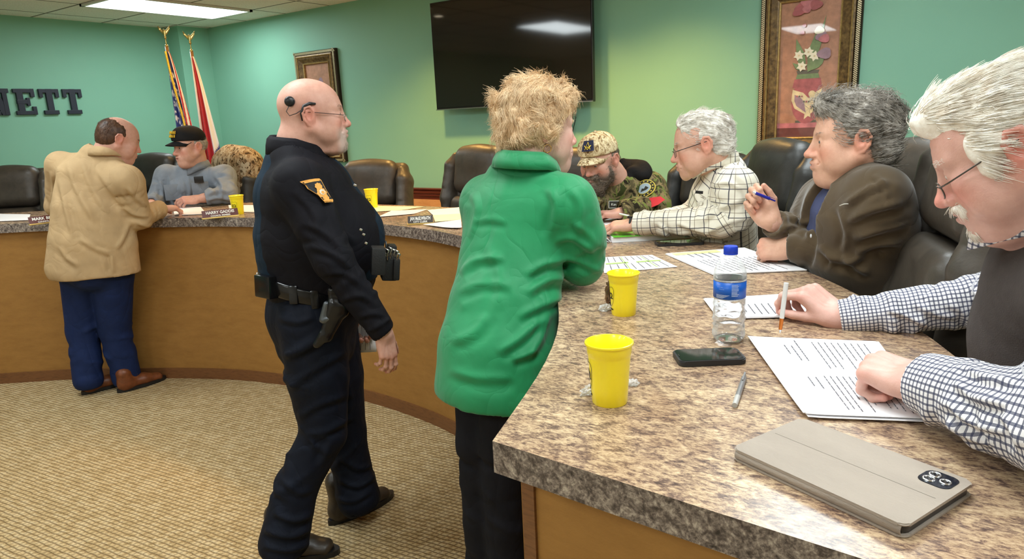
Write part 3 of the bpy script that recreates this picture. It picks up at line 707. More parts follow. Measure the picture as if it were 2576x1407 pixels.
# ------------------------------------------------------------------ people: head
def frame(fwd, up):
    y = nrm(fwd); x = nrm(np.cross(y, nrm(up))); z = np.cross(x, y)
    return np.stack([x, y, z], 1)            # columns: the person's right, forward, up
class Head:
    def __init__(s, pos, fwd, up=(0, 0, 1), sc=1.0, neck=None, nr=0.058, tone=(0.62, 0.36, 0.27), red=0.35, stubble=0.0, stub_col=(0.35, 0.33, 0.32), nose=1.0, jaw=1.0, dbl=0.0, h=0.003, mouth=0.0, open_=0.0, lip=(0.50, 0.24, 0.21), brow_h=0.0, wid=1.0, st_y=0.0):
        s.pos = A(*pos); s.R = frame(fwd, up); s.sc = sc; s.neck = A(*neck); s.p = dict(tone=tone, red=red, stubble=stubble, stub_col=stub_col, lip=lip, st_y=st_y); s.h = h; s.wid = wid
        nk = s.loc(s.neck); d = Sdf(); w_ = wid
        d.ell((0, -.012, .036), (.076 * w_, .096, .084), .01)
        d.ell((0, .028, .018), (.066 * w_, .066, .074), .03)
        d.ell((0, .034, -.048), (.054 * w_ * jaw, .054, .060), .03)
        for q in (-1, 1):
            d.cap((q * .058 * w_ * jaw, -.008, -.040), (q * .026, .062, -.094), .020, .017, .022)
            d.ell((q * .044 * w_, .062, -.020), (.022, .022, .022), .022)
            d.ell((q * .050 * w_, .045, -.055), (.020 * jaw, .030, .030), .025)
        d.ell((0, .079, -.100), (.024, .019, .020), .018)
        d.ell((0, .080, -.064), (.033, .024, .032), .02)
        if dbl: d.ell((0, .035, -.115), (.045, .045, .028 * dbl + .008), .03)
        d.cap((0, -.030, -.035), nk * .45 + A(0, -.03, -.035) * .55, nr * .92, nr, .03)
        d.cap(nk * .45 + A(0, -.03, -.035) * .55, nk, nr, nr * 1.08, .03)
        for q in (-1, 1):                                            # sternomastoid strap and Adam's-apple line
            d.crease((q * .03, .03, -.13), nk + A(q * .01, .04, 0), .012, .002)
            d.cap((q * .014, .086, .022), (q * .046 * w_, .070, .022), .0085, .007, .014)      # brow ridge
            d.ell((q * .031, .099, .004), (.017, .0145, .0115), .014, sub=True)                  # socket
            d.ell((q * .031, .0745, .002), (.0165, .0165, .0150), .004)                          # lids
            d.crease((q * .018, .094, .0075), (q * .031, .0945, .0105), .0022, .0016); d.crease((q * .031, .0945, .0105), (q * .046, .084, .006), .0022, .0016)
            d.ell((q * .031, .0925, .0015), (.0125, .0085, .0042), .002, sub=True)              # opening between the lids
            d.folds([(q * .020, .092, -.012), (q * .033, .088, -.016), (q * .046, .076, -.010)], .004, .0018)   # bag under the eye
            d.folds([(q * .018, .100, -.036), (q * .031, .086, -.056), (q * .036, .074, -.078)], .0045, .0018)   # fold beside the mouth
        d.cap((0, .086, .018), (0, .106, -.026), .0090, .0105 * nose, .012)
        d.ell((0, .086 + .024 * nose, -.033), (.0120 * nose, .0125, .0110), .008)
        for q in (-1, 1):
            d.ell((q * .0125 * nose, .099, -.037), (.0080 * nose, .011, .008), .006)
            d.ell((q * .0062, .106, -.0465), (.0035, .006, .004), .003, sub=True)
        d.crease((0, .101, -.044), (0, .099, -.054), .004, .0014)
        z = -.0630
        d.echain([(-.021, .094, z + .003), (0, .1025, z + .0048), (.021, .094, z + .003)], [(.004, .004), (.0062, .0055), (.004, .004)], (0, 0, 1), .006); d.chain([(-.019, .093, z - .006), (0, .1000, z - .0068), (.019, .093, z - .006)], [.0045, .0068, .0045], .006)
        for q in (-1, 1): d.crease((0, .106, z - open_ * .2), (q * .029, .089, z - .002 + mouth * .004), .0024, .0036 + open_ * .002)
        if open_: d.ell((0, .101, z - .003), (.014, .010, .0045), .003, sub=True)
        d.crease((-.014, .097, -.080), (.014, .097, -.080), .006, .002)
        for i_ in range(3): d.folds([(-.04, .080, .048 + .013 * i_), (0, .094 - .004 * i_, .050 + .014 * i_), (.04, .080, .048 + .013 * i_)], .0035, .0009)
        for q in (-1, 1):                                            # ears: bowl, rim, lobe
            E = lambda x, y_, z_: (q * (.072 * w_ + x), -.012 + y_, -.002 + z_)
            d.ell(E(.006, 0, 0), (.010, .018, .030), .008)
            rim = [E(.008, .014, -.004), E(.012, .014, .016), E(.014, .004, .030), E(.016, -.012, .027), E(.016, -.021, .010), E(.013, -.018, -.010), E(.008, -.006, -.026), E(.006, .004, -.030)]
            d.chain(rim, [.0035, .0038, .0042, .0045, .0045, .0042, .0050, .0052], .003)
            d.ell(E(.017, .001, .002), (.0075, .0085, .014), .004, sub=True)
            d.chain([E(.012, -.008, .018), E(.012, -.012, .004), E(.011, -.008, -.010)], [.003, .003, .003], .003)
        s.d = d
    def loc(s, p): return s.R.T @ (A(*p) - s.pos) / s.sc
    def wor(s, P): return (np.asarray(P) * s.sc) @ s.R.T + s.pos
    def mesh(s):
        V, Q = s.d.mesh(s.h)
        p = s.p; tone = np.array(p['tone']); c = np.tile(tone, (len(V), 1))
        def blobm(cx, r): return np.exp(-(((V - A(*cx)) / A(*r)) ** 2).sum(1))
        red = np.zeros(len(V))
        for q in (-1, 1): red += .8 * blobm((q * .045, .075, -.03), (.025, .03, .022)) + .9 * blobm((q * .085, -.012, 0), (.02, .03, .04))
        red += 1.0 * blobm((0, .112, -.03), (.016, .02, .018)) + .25 * blobm((0, .09, .08), (.06, .06, .05))
        rc = tone * A(1.12, .72, .70); c += (rc - c) * np.clip(red * p['red'] * 1.6, 0, 1)[:, None]
        lipm = np.clip(blobm((0, .100, -.0640), (.026, .016, .0095)) * 1.5 - .25, 0, 1) * (V[:, 1] > .085)
        c += (A(*p['lip']) - c) * (lipm * .75)[:, None]
        if p['stubble']:
            m = np.clip((-.035 - V[:, 2]) / .03, 0, 1) * np.clip((V[:, 1] - p['st_y']) / .02, 0, 1) * (V[:, 2] > -.14)
            m = np.maximum(m, blobm((0, .1, -.052), (.03, .02, .008))) * (1 - lipm)
            c += (A(*p['stub_col']) - c) * (m * p['stubble'])[:, None]
        s.VL = V
        return s.wor(V), Q, c
    def extras(s, parent, brow_mat=None, brow_th=1.0, gaze=(0, 1, 0)):
        for q in (-1, 1):
            V, F = uv_ball((q * .031, .0755, .0015), .0142, 14, 10, A(*gaze) + A(0, 0, 0))
            o = mesh_obj('eye', s.wor(V), F[0], [EYEW, EYEI, EYEP], parent); o.data.polygons.foreach_set('material_index', F[1])
        if brow_mat is not None:
            for q in (-1, 1):
                V = []; F = []
                for k in range(70):
                    t_ = random.random(); x = q * (.012 + .036 * t_); y_ = .0945 - .018 * t_ ** 2; z_ = .020 + .006 * math.sin(t_ * 2.4) + random.uniform(-.003, .003) * brow_th
                    e = A(q * random.uniform(.004, .011), random.uniform(.0005, .004), random.uniform(.0, .004)); r_ = .0007
                    a_ = A(x, y_, z_); i0 = len(V); V += [a_, a_ + A(0, 0, r_ * 1.6), a_ + e, a_ + A(0, r_, 0)]; F += [(i0, i0 + 1, i0 + 2), (i0, i0 + 2, i0 + 3), (i0 + 1, i0 + 3, i0 + 2)]
                mesh_obj('eyebrow', s.wor(np.array(V)), F, brow_mat, parent)
def uv_ball(c, r, nu, nv, gaze):
    g = nrm(gaze); u = nrm(np.cross(g, (0, 0, 1))); w_ = np.cross(u, g); V = []; F = []; mi = []
    for j in range(nv + 1):
        th = PI * j / nv
        for i in range(nu):
            ph = 2 * PI * i / nu; V.append(A(*c) + r * (math.cos(th) * g + math.sin(th) * (math.cos(ph) * u + math.sin(ph) * w_)))
    for j in range(nv):
        for i in range(nu):
            F.append((j * nu + i, (j + 1) * nu + i, (j + 1) * nu + (i + 1) % nu, j * nu + (i + 1) % nu)); mi.append(2 if j < 1 else (1 if j < 2 else 0))
    return np.array(V), (F, mi)

# ------------------------------------------------------------------ people: hand
def hand_mesh(wrist, fingers, back, left, curls, thumb=(0.3, 0.3, 0.2), spread=0.06, sc=1.0, fore=None, h=0.0028, rw=0.026, tone=(0.62, 0.36, 0.27), thumb_dir=(.72, .62, -.30)):
    """curls: four (a1, a2, a3) in radians for index..little; a closed hand bends toward the palm (-z)"""
    y = nrm(fingers); z = nrm(A(*back) - y * (y @ A(*back))); x = np.cross(z, y)
    if left: x = -x
    R_ = np.stack([x, y, z], 1); wr = A(*wrist); d = Sdf()
    d.box((0, .048, 0), (.038, .046, .0135), .0135, .012); d.box((.0, .012, 0), (.027, .026, .0165), .0165, .015)
    d.ell((.024, .030, -.010), (.017, .032, .014), .012); d.ell((-.026, .034, -.008), (.012, .032, .012), .012)
    mcp = [(.0275, .088, .001), (.0095, .093, .003), (-.0095, .089, .002), (-.0275, .079, -.001)]
    Ls = [(.042, .026, .022), (.046, .029, .023), (.042, .027, .023), (.033, .021, .020)]
    tips = []
    for f in range(4):
        p = A(*mcp[f]); a_ = 0.0; sp = (1.5 - f) * spread; r0 = [.0095, .0097, .0092, .0082][f]; b_ = p - A(0, .045, .002) * 1.0; b_[0] *= .7
        d.cap(b_, p, .009, r0 + .0008, .008)
        for j in range(3):
            a_ += curls[f][j]; dr = A(math.sin(sp) * math.cos(a_), math.cos(sp) * math.cos(a_), -math.sin(a_)); q = p + dr * Ls[f][j]
            d.cap(p, q, r0 * (1 - .07 * j), r0 * (1 - .07 * (j + 1)), .0026 if j else .004)
            d.ell(tuple(p), (r0 * 1.06,) * 3, .003); p = q
        tips.append(p)
    p = A(.026, .022, -.006); v = nrm(thumb_dir); ax = nrm(np.cross(v, A(0, .3, -1)))
    for j, (L, r0, r1) in enumerate(((.038, .0135, .0112), (.029, .0110, .0098), (.025, .0100, .0084))):
        if j:   # bend toward the fingers and palm
            tgt = A(-.35, .75, -.35); v = nrm(v * (1 - thumb[j] * .6) + nrm(tgt) * thumb[j] * .6)
        elif thumb[0]: v = nrm(v * (1 - thumb[0] * .6) + nrm(A(.1, .8, -.6)) * thumb[0] * .6)
        q = p + v * L; d.cap(p, q, r0, r1, .008 if j == 0 else .003); p = q
    tips.append(p)
    # knuckle and tendon relief
    for f in range(4): d.crease((mcp[f][0] * .5, .03, .016), (mcp[f][0], mcp[f][1] - .008, .015), .003, -.0012)
    if fore is not None:
        f_ = R_.T @ (A(*fore) - wr) / sc; d.cap((0, 0, 0), f_ * .45, rw, rw * 1.15, .016); d.cap(f_ * .45, f_, rw * 1.10, rw * 1.22, .02)
    V, Q = d.mesh(h)
    c = np.tile(np.array(tone), (len(V), 1)); kn = np.zeros(len(V))
    for m in mcp: kn += np.exp(-(((V - A(*m)) / .013) ** 2).sum(1))
    for t_ in tips: kn += np.exp(-(((V - t_) / .013) ** 2).sum(1))
    c += (np.array(tone) * A(1.1, .74, .72) - c) * np.clip(kn * .6, 0, .7)[:, None]
    tw = [R_ @ (t_ * sc) + wr for t_ in tips]
    return (V * sc) @ R_.T + wr, Q, c, tw, R_
def flip_if(V, Q, mirrored): return Q[:, ::-1] if mirrored else Q

# ------------------------------------------------------------------ people: hair strands, folds, collars
def vnormals(V, Q):
    a_ = V[Q[:, 2]] - V[Q[:, 0]]; b_ = V[Q[:, 3]] - V[Q[:, 1]]; n_ = np.cross(a_, b_); N = np.zeros_like(V)
    for k in range(4): np.add.at(N, Q[:, k], n_)
    return N / (np.linalg.norm(N, axis=1)[:, None] + 1e-12)
def strands(name, V, N, dirfn, n, L, r, matr, parent, wor, seg=5, lift=0.15, wave=0.0, wfreq=3.0, jitter=0.25, seed=1, mask=None, Lvar=0.4, clump=0, gravity=0.0):
    rg = np.random.default_rng(seed); idx = np.arange(len(V)) if mask is None else np.where(mask)[0]
    i = rg.choice(idx, n); P = V[i] + rg.normal(0, .0012, (n, 3)); Nn = N[i]; D_ = dirfn(P, Nn)
    D_ = D_ + rg.normal(0, jitter, (n, 3)); D_ -= (D_ * Nn).sum(1)[:, None] * Nn; D_ /= np.linalg.norm(D_, axis=1)[:, None] + 1e-9
    S_ = np.cross(Nn, D_); ph = rg.uniform(0, 6.28, n); ln = L * (1 + rg.uniform(-Lvar, Lvar, n)); am = wave * rg.uniform(.5, 1.4, n)
    pts = []
    for k in range(seg + 1):
        t_ = k / seg; h_ = lift * math.sin(min(t_ * 1.9, 1.0) * PI / 2) * (1 - .35 * t_)
        q = P + D_ * (ln * t_)[:, None] + Nn * (ln * h_)[:, None] - Nn * (ln ** 2 * t_ * t_ / .18 * .35)[:, None] + S_ * (am * np.sin(ph + wfreq * 2 * PI * t_))[:, None] + Nn * (am * .8 * np.cos(ph + wfreq * 2 * PI * t_))[:, None]
        q[:, 2] -= gravity * t_ * t_
        pts.append(q)
    pts = np.array(pts); VV = []
    for k in range(seg + 1):
        rr = r * (1 - .75 * k / seg)
        for a_ in range(3):
            an = a_ * 2 * PI / 3; VV.append(pts[k] + S_ * rr * math.cos(an) + Nn * rr * math.sin(an))
    VV = np.array(VV).transpose(1, 0, 2).reshape(-1, 3); m = (seg + 1) * 3; F = []
    base = np.arange(n)[:, None] * m
    for k in range(seg):
        for a_ in range(3):
            F.append(np.stack([base[:, 0] + k * 3 + a_, base[:, 0] + k * 3 + (a_ + 1) % 3, base[:, 0] + (k + 1) * 3 + (a_ + 1) % 3, base[:, 0] + (k + 1) * 3 + a_], 1))
    F = np.concatenate(F)
    return VV, F
def hair_obj(name, hd, parts, matr, parent):
    V, F = join(parts); return mesh_obj(name, hd.wor(V), F, matr, parent)
def auto_folds(d, a, b, r, n, amp=0.004, seed=0, lean=0.5, t0=0.1, t1=0.9, w=0.011, span=2.6):
    rg = np.random.default_rng(seed); a, b = A(*a), A(*b); ax = nrm(b - a); L = np.linalg.norm(b - a)
    u = nrm(np.cross(ax, (0.3, 0.2, 0.9))); v = np.cross(ax, u)
    for i in range(n):
        t_ = t0 + (t1 - t0) * (i + rg.uniform(.1, .9)) / n; ph = rg.uniform(0, 2 * PI); sp = rg.uniform(.5, 1) * span; ln = rg.uniform(-1, 1) * lean
        pts = []
        for k in range(6):
            q = ph + sp * (k / 5 - .5); rr = r * (1.0 if k not in (0, 5) else 1.04); pts.append(a + ax * (L * t_ + ln * r * (k / 5 - .5) * 2) + (u * math.cos(q) + v * math.sin(q)) * rr)
        s_ = 1 if i % 2 else -1
        d.folds(pts, w * rg.uniform(.8, 1.3), amp * s_ * rg.uniform(.6, 1.2))
def collar(name, c, up, fwd, rx, ry, stand, fall, mat_, parent, gap=0.5, spread=0.018, thick=0.003, rise_back=0.015, drop_front=0.02, flare=1.0, n=36):
    """folded collar round the neck: open at the front by +-gap radians"""
    R_ = frame(fwd, up); V = []; F = []
    prof = [(0, 0.0), (.004 * flare, stand * .55), (.007, stand), (.013, stand + .004), (.018 + spread * .35, stand - .006), (.018 + spread * .75, stand - fall * .5), (.018 + spread, stand - fall)]
    for i in range(n + 1):
        a_ = -PI + gap + 0 if False else gap + (2 * PI - 2 * gap) * i / n     # angle from the front
        s_ = math.cos(a_); x = math.sin(a_); yy = math.cos(a_)
        point = 1 + .5 * max(0, s_) ** 2                                         # longer tips at the front
        zoff = rise_back * (1 - s_) / 2 - drop_front * max(0, s_)
        for k, (o_, z_) in enumerate(prof):
            zz = z_ if k < 4 else stand - (stand - z_) * point
            V.append(A(*c) + R_ @ A(x * (rx + o_), yy * (ry + o_ * 1.0), zz + zoff))
    m = len(prof)
    for i in range(n):
        for k in range(m - 1): F.append((i * m + k, (i + 1) * m + k, (i + 1) * m + k + 1, i * m + k + 1))
    o = mesh_obj(name, np.array(V), F, mat_, parent)
    md = o.modifiers.new('thick', 'SOLIDIFY'); md.thickness = thick; md.offset = 0
    return o
RID = [0]
def yoke(d, t0, t1, S1, S2, r=.058, rs=.066, k=.045):
    t0, t1 = A(*t0), A(*t1)
    for S_ in (A(*S1), A(*S2)):
        d.cap(t0 - UP * .012, S_ * .86 + t0 * .14 - UP * .004, r, rs, k); d.cap(t1, S_ - UP * .03, .09, .070, k)
def neckline(d, nk, up, r=.10): d.cut(A(*nk) + nrm(up) * .022, nrm(up), r)
def drape(V, Q, lines):
    """real folds pressed into the cloth along measured lines: (points u,v; width m; height m); a ridge with a valley on its lower side"""
    N = vnormals(V, Q); C_ = (V - EYE) @ ROT; U = np.stack([1288 + FPX * C_[:, 0] / C_[:, 2], 703.5 + FPX * C_[:, 1] / C_[:, 2]], 1); sgn = 1.0
    vw = V - EYE; face = (N * vw).sum(1) / np.linalg.norm(vw, axis=1)
    if (face < 0).sum() < len(V) * .4: pass
    cen = V.mean(0); sgn = 1.0 if ((V - cen) * N).sum() > 0 else -1.0; N = N * sgn; face = face * sgn
    out = np.zeros(len(V))
    for pts, w, a in lines:
        P_ = catmull(A(*pts), 5) if len(pts) > 2 else A(*pts); best = np.full(len(V), 1e9); sd = np.zeros(len(V)); tt = np.zeros(len(V)); L = np.r_[0, np.cumsum(np.linalg.norm(np.diff(P_, axis=0), axis=1))]
        for i in range(len(P_) - 1):
            p, q = P_[i], P_[i + 1]; ax = q - p; l2 = ax @ ax + 1e-9; t = np.clip(((U - p) @ ax) / l2, 0, 1); e = U - p - t[:, None] * ax; d_ = np.hypot(e[:, 0], e[:, 1]); m = d_ < best
            best[m] = d_[m]; sd[m] = np.sign(ax[0] * e[m, 1] - ax[1] * e[m, 0]) * d_[m]; tt[m] = (L[i] + t[m] * math.sqrt(l2)) / L[-1]
        s_ = sd * C_[:, 2] / FPX; tap = np.clip(np.minimum(tt, 1 - tt) * 5, 0, 1) ** .7
        out += a * tap * (np.exp(-(s_ / w) ** 2) - .75 * np.exp(-((s_ - 1.7 * w) / (w * 1.1)) ** 2)) * (best < 5 * w * FPX / C_[:, 2])
    return V + N * (out * np.clip(-face * 2.0 + .15, 0, 1))[:, None]
def garment(name, d, h, mat_, parent, segs=None, noise=(), it=1, extra=None, crease=.0, px=None):
    if crease:
        RID[0] += 7; noise = tuple(noise) + ((crease * 1.1, 6, 100 + RID[0], (1, 1, .42), .15), (-crease * .7, 9, 300 + RID[0], (1, 1, .5), .17))
    V, Q = d.mesh(h, noise); V = smooth_mesh(V, Q, it, .4) if it else V
    if px: V = drape(V, Q, px)
    o = mesh_obj(name, V, Q, mat_, parent)
    if segs is not None:
        at, wh = cyl_attr(V, segs); set_attr(o.data, 'uvw', at)
    return o, V, Q
def body(parent, pieces):
    """one skin mesh: head, hands and the core under the clothes; pieces = [(V, Q, colour)]"""
    V = []; Q = []; c = []; o_ = 0
    for v, q, k in pieces: V.append(v); Q.append(q + o_); c.append(k); o_ += len(v)
    V = np.concatenate(V); Q = np.concatenate(Q); c = np.concatenate(c)
    ob = mesh_obj('body', V, Q, SKIN, parent); set_attr(ob.data, 'tone', np.c_[c, np.ones(len(c))], 'FLOAT_COLOR'); return ob
def core(pts_rads, tone, h=0.014):
    d = Sdf()
    for pts, rads in pts_rads: d.chain(pts, rads, .03)
    V, Q = d.mesh(h); return V, Q, np.tile(np.array(tone), (len(V), 1))
def wtube(name, pts, r, m, parent, n=6, close=False):
    bm = bmesh.new(); tube(bm, [tuple(p) for p in pts], r, n, close=close); return bm_obj(name, bm, m, parent)
def glasses(hd, parent, m, rim=0.0009, shape=(.0215, .016), drop=0.0, lens=True, y=.108, half=False, temple_m=None):
    g = bpy.data.objects.new('glasses', None); C.objects.link(g); g.parent = parent
    for q in (-1, 1):
        pts = [hd.wor(A(q * .0315 + shape[0] * math.cos(a_), y - .004 - .10 * 0 - abs(math.cos(a_) + q * 1) * .0 - (.006 if math.cos(a_) * q > 0 else 0) * abs(math.cos(a_)), -.004 - drop + shape[1] * math.sin(a_))) for a_ in np.linspace(0, 2 * PI, 20, endpoint=False)]
        wtube('rim', pts, rim, m, g, 6, True)
        if lens: mesh_obj('lens', np.array(pts), [tuple(range(20))], LENSM, g)
        e = A(q * (.0315 + shape[0]), y - .010, .002 - drop); wtube('temple', [hd.wor(p) for p in (e, e + A(q * .016, -.012, .002), (q * .083, .01, .009), (q * .085, -.02, .012), (q * .083, -.034, -.006))], rim * 1.3, temple_m or m, g)
    wtube('bridge', [hd.wor(p) for p in ((-.0105, y - .003, -.001 - drop), (0, y + .003, .003 - drop), (.0105, y - .003, -.001 - drop))], rim, m, g)
    return g
# ------------------------------------------------------------------ people: hair, caps, legs of seated people
def dir_back(P_, N_): return np.tile(A(0, -1, .15), (len(P_), 1))
def dir_down(P_, N_): return np.stack([P_[:, 0] * 0, -.35 + 0 * P_[:, 1], -1 + 0 * P_[:, 2]], 1)
def swirl(base, amp=.8, fr=55, sd=0.0):
    def f(P_, N_):
        b_ = base(P_, N_); b_ = b_ / (np.linalg.norm(b_, axis=1)[:, None] + 1e-9)
        w_ = np.stack([np.sin(fr * P_[:, 2] + 3 + sd) + np.sin(fr * .6 * P_[:, 1] + sd), np.sin(fr * P_[:, 0] + 1 + sd), np.sin(fr * 1.1 * P_[:, 1] + 2 + sd) + np.cos(fr * .7 * P_[:, 0])], 1)
        return b_ + amp * w_ * .6
    return f
def dir_crown(P_, N_):          # away from the crown
    d = P_ - A(0, -.05, .14); return d
def hair(hd, P, adds, cuts, m, sp, name='hair', h=.0035, noise=((.004, 60, 3, (1, 1, 1)),), k=.012, limit=None):
    d = Sdf()
    for a in adds: d.ell(a[0], a[1], a[2] if len(a) > 2 else k)
    for c in cuts: d.ell(c[0], c[1], c[2] if len(c) > 2 else .008, sub=True)
    V, Q = d.mesh(h, noise); N = vnormals(V, Q)
    if np.sum((V - V.mean(0)) * N) < 0: N = -N
    parts = [(V, Q)]; F = []
    for s_ in sp:
        s_ = dict(s_); f = s_.pop('dir', dir_crown); mk = s_.pop('mask', None)
        v_, f_ = strands('s', V, N, f, s_.pop('n'), s_.pop('L'), s_.pop('r', .0011), None, None, None, mask=None if mk is None else mk(V, N), **s_)
        parts.append((v_, f_))
    return hair_obj(name, hd, parts, m, P)
def cap_hat(hd, P, m, mb, brim_m=None, tilt=0.0):
    d = Sdf(); d.ell((0, -.006, .056), (.087, .106, .083), .01); d.ell((0, .045, .072), (.064, .053, .056), .03); d.cut((0, 0, .040), (0, .08, -1), .3)
    V, Q = d.mesh(.0045); c = mesh_obj('cap', hd.wor(V), Q, m, P)
    V = []; F = []; n = 17; mm = 8
    for j in range(mm):
        for i in range(n):
            s = -1 + 2 * i / (n - 1); t = j / (mm - 1); x = s * (.078 - .012 * t); y = .070 * (1 - abs(s) ** 2.2 * .75) + .082 * t * (1 - abs(s) ** 3 * .55) + .006; z = .050 - .020 * s * s - .012 * t - .01 * t * t
            V.append((x, y, z))
    for j in range(mm - 1):
        for i in range(n - 1): F.append((j * n + i, j * n + i + 1, (j + 1) * n + i + 1, (j + 1) * n + i))
    o = mesh_obj('cap_brim', hd.wor(np.array(V)), F, brim_m or mb, c); md = o.modifiers.new('thick', 'SOLIDIFY'); md.thickness = .004
    bm = bmesh.new(); lathe(bm, [(0, .006), (.004, .005), (.007, .002), (.008, 0)], 12, M=Matrix(((*hd.R[0] * hd.sc, hd.wor(A(0, -.006, .140))[0]), (*hd.R[1] * hd.sc, hd.wor(A(0, -.006, .140))[1]), (*hd.R[2] * hd.sc, hd.wor(A(0, -.006, .140))[2]), (0, 0, 0, 1)))); bm_obj('cap_button', bm, m, c)
    return c
def seated_legs(P, hip, fwd, m, shoe_m, w_=.10, th=.40, r=.066, spread=.06, zf=PLAT):
    hip = A(*hip); f = nrm(A(fwd[0], fwd[1], 0)); s_ = A(-f[1], f[0], 0); d = Sdf(); feet = []
    hip = A(hip[0], hip[1], zf + .605); d.ell(hip + UP * .0, (.16, .16, .085), .03)
    for q in (-1, 1):
        h_ = hip + s_ * q * w_; kx = h_ + f * th + s_ * q * spread + UP * 0.0; an = A(kx[0], kx[1], zf + .11) + f * .02
        d.chain([h_, kx, kx * .5 + an * .5, an], [r + .015, r * .82, r * .75, r * .72], .03)
        feet.append((an - f * .06, an + f * .20)); d.cut(an - UP * .03, (0, 0, -1), .12)
    garment('trousers', d, .010, m, P)
    for a_, b_ in feet: shoe('shoe', (a_[0], a_[1], zf), (b_[0], b_[1], zf), shoe_m, P, boot=.06)
def arm_sleeve(d, pts, rad, k=.025, cuffn=None, seed=1, folds=(5, 8), amp=.0045, open_=.004, w=.011):
    d.cap(pts[0], pts[1], rad[0], rad[1], .04); d.chain(pts[1:], rad[1:], k)
    for i in range(len(pts) - 1): auto_folds(d, pts[i], pts[i + 1], (rad[i] + rad[i + 1]) / 2, folds[min(i, len(folds) - 1)], amp, seed + i, w=w)
    n_ = nrm(A(*pts[-1]) - A(*pts[-2])) if cuffn is None else cuffn
    d.cut(pts[-1], n_, rad[-1] * 2.1, open_)
def armcore(S, E_, W): return ([S, E_, W], [.05, .038, .027])
# ------------------------------------------------------------------ people: shared placing helpers
TONE = (0.62, 0.345, 0.262)
RT = nrm(A(0.8286, 0.5581, 0)); AW = nrm(A(-0.5524, 0.8020, 0)); UP = A(0, 0, 1)
def pd(u, v, dist):                     # the photographed point, put at its horizontal distance from the camera
    d = ray(u, v); return EYE + d * (dist / (d[:2] @ AW[:2]))
def local(u):                            # right / away / up as seen along the line of sight through column u
    p = math.atan((u - 1288) / FPX); r = RT * math.cos(p) - AW * math.sin(p); a = AW * math.cos(p) + RT * math.sin(p)
    return r, a, (lambda x, y, z: r * x + a * y + UP * z)
def v3(r, a, u): return RT * r + AW * a + UP * u
def shoe(name, heel, toe, m, parent, r=0.048, h=0.0045, boot=0.10, sole_m=None):
    heel, toe = A(*heel), A(*toe); heel[2] = toe[2] = heel[2]; z0 = heel[2]; f = nrm(toe - heel); L = np.linalg.norm((toe - heel)[:2]); s_ = A(-f[1], f[0], 0)
    d = Sdf(); a_ = heel + f * .045
    d.ecap(a_ + UP * .045, heel + f * (L * .55) + UP * .042, (.036, .044), (.043, .036), s_, .03)
    d.ecap(heel + f * (L * .55) + UP * .040, toe - f * .05 + UP * .030, (.043, .036), (.040, .026), s_, .02)
    d.cap(a_ + f * .02 + UP * .05, a_ + f * .01 + UP * (.05 + boot), .040, .044, .03)
    d.cut(heel + f * L * .5 + UP * .004, (0, 0, -1), .3)
    for k in range(4): q = heel + f * (L * (.42 + .08 * k)) + UP * (.088 - .012 * k); d.cap(q - s_ * .02, q + s_ * .02, .0035, .0035, .004)
    o, V, Q = garment(name, d, h, m, parent)
    bm = bmesh.new(); pts = []
    for k in range(28):
        t_ = 2 * PI * k / 28; yy = (1 - math.cos(t_)) / 2; wd = .047 * (math.sin(t_)) * (1.0 if yy > .4 else .86); p = heel + f * (L * yy) + s_ * wd; pts.append((p[0], p[1]))
    prism(bm, pts, z0, z0 + .022); s2 = bm_obj('sole', bm, sole_m or BLKM, o); return o
def settle(P):
    inv = Matrix.Translation(P.location).inverted()
    for o in bpy.data.objects:
        if o.parent is P: o.matrix_parent_inverse = inv
NAVY = cloth('navy_uniform_cloth', srgb(18, 17, 23), 0.75, 0.15, wr=.5); NAVYT = cloth('navy_trouser_cloth', srgb(13, 18, 30), 0.7, 0.15, wr=.6); VESTM = cloth('navy_vest_cloth', srgb(22, 38, 52), 0.8, 0.12, wr=.35)
BOOT = mat('dark_brown_boot_leather', srgb(52, 44, 36), 0.4, var=.3, vscale=30, bump=.2)

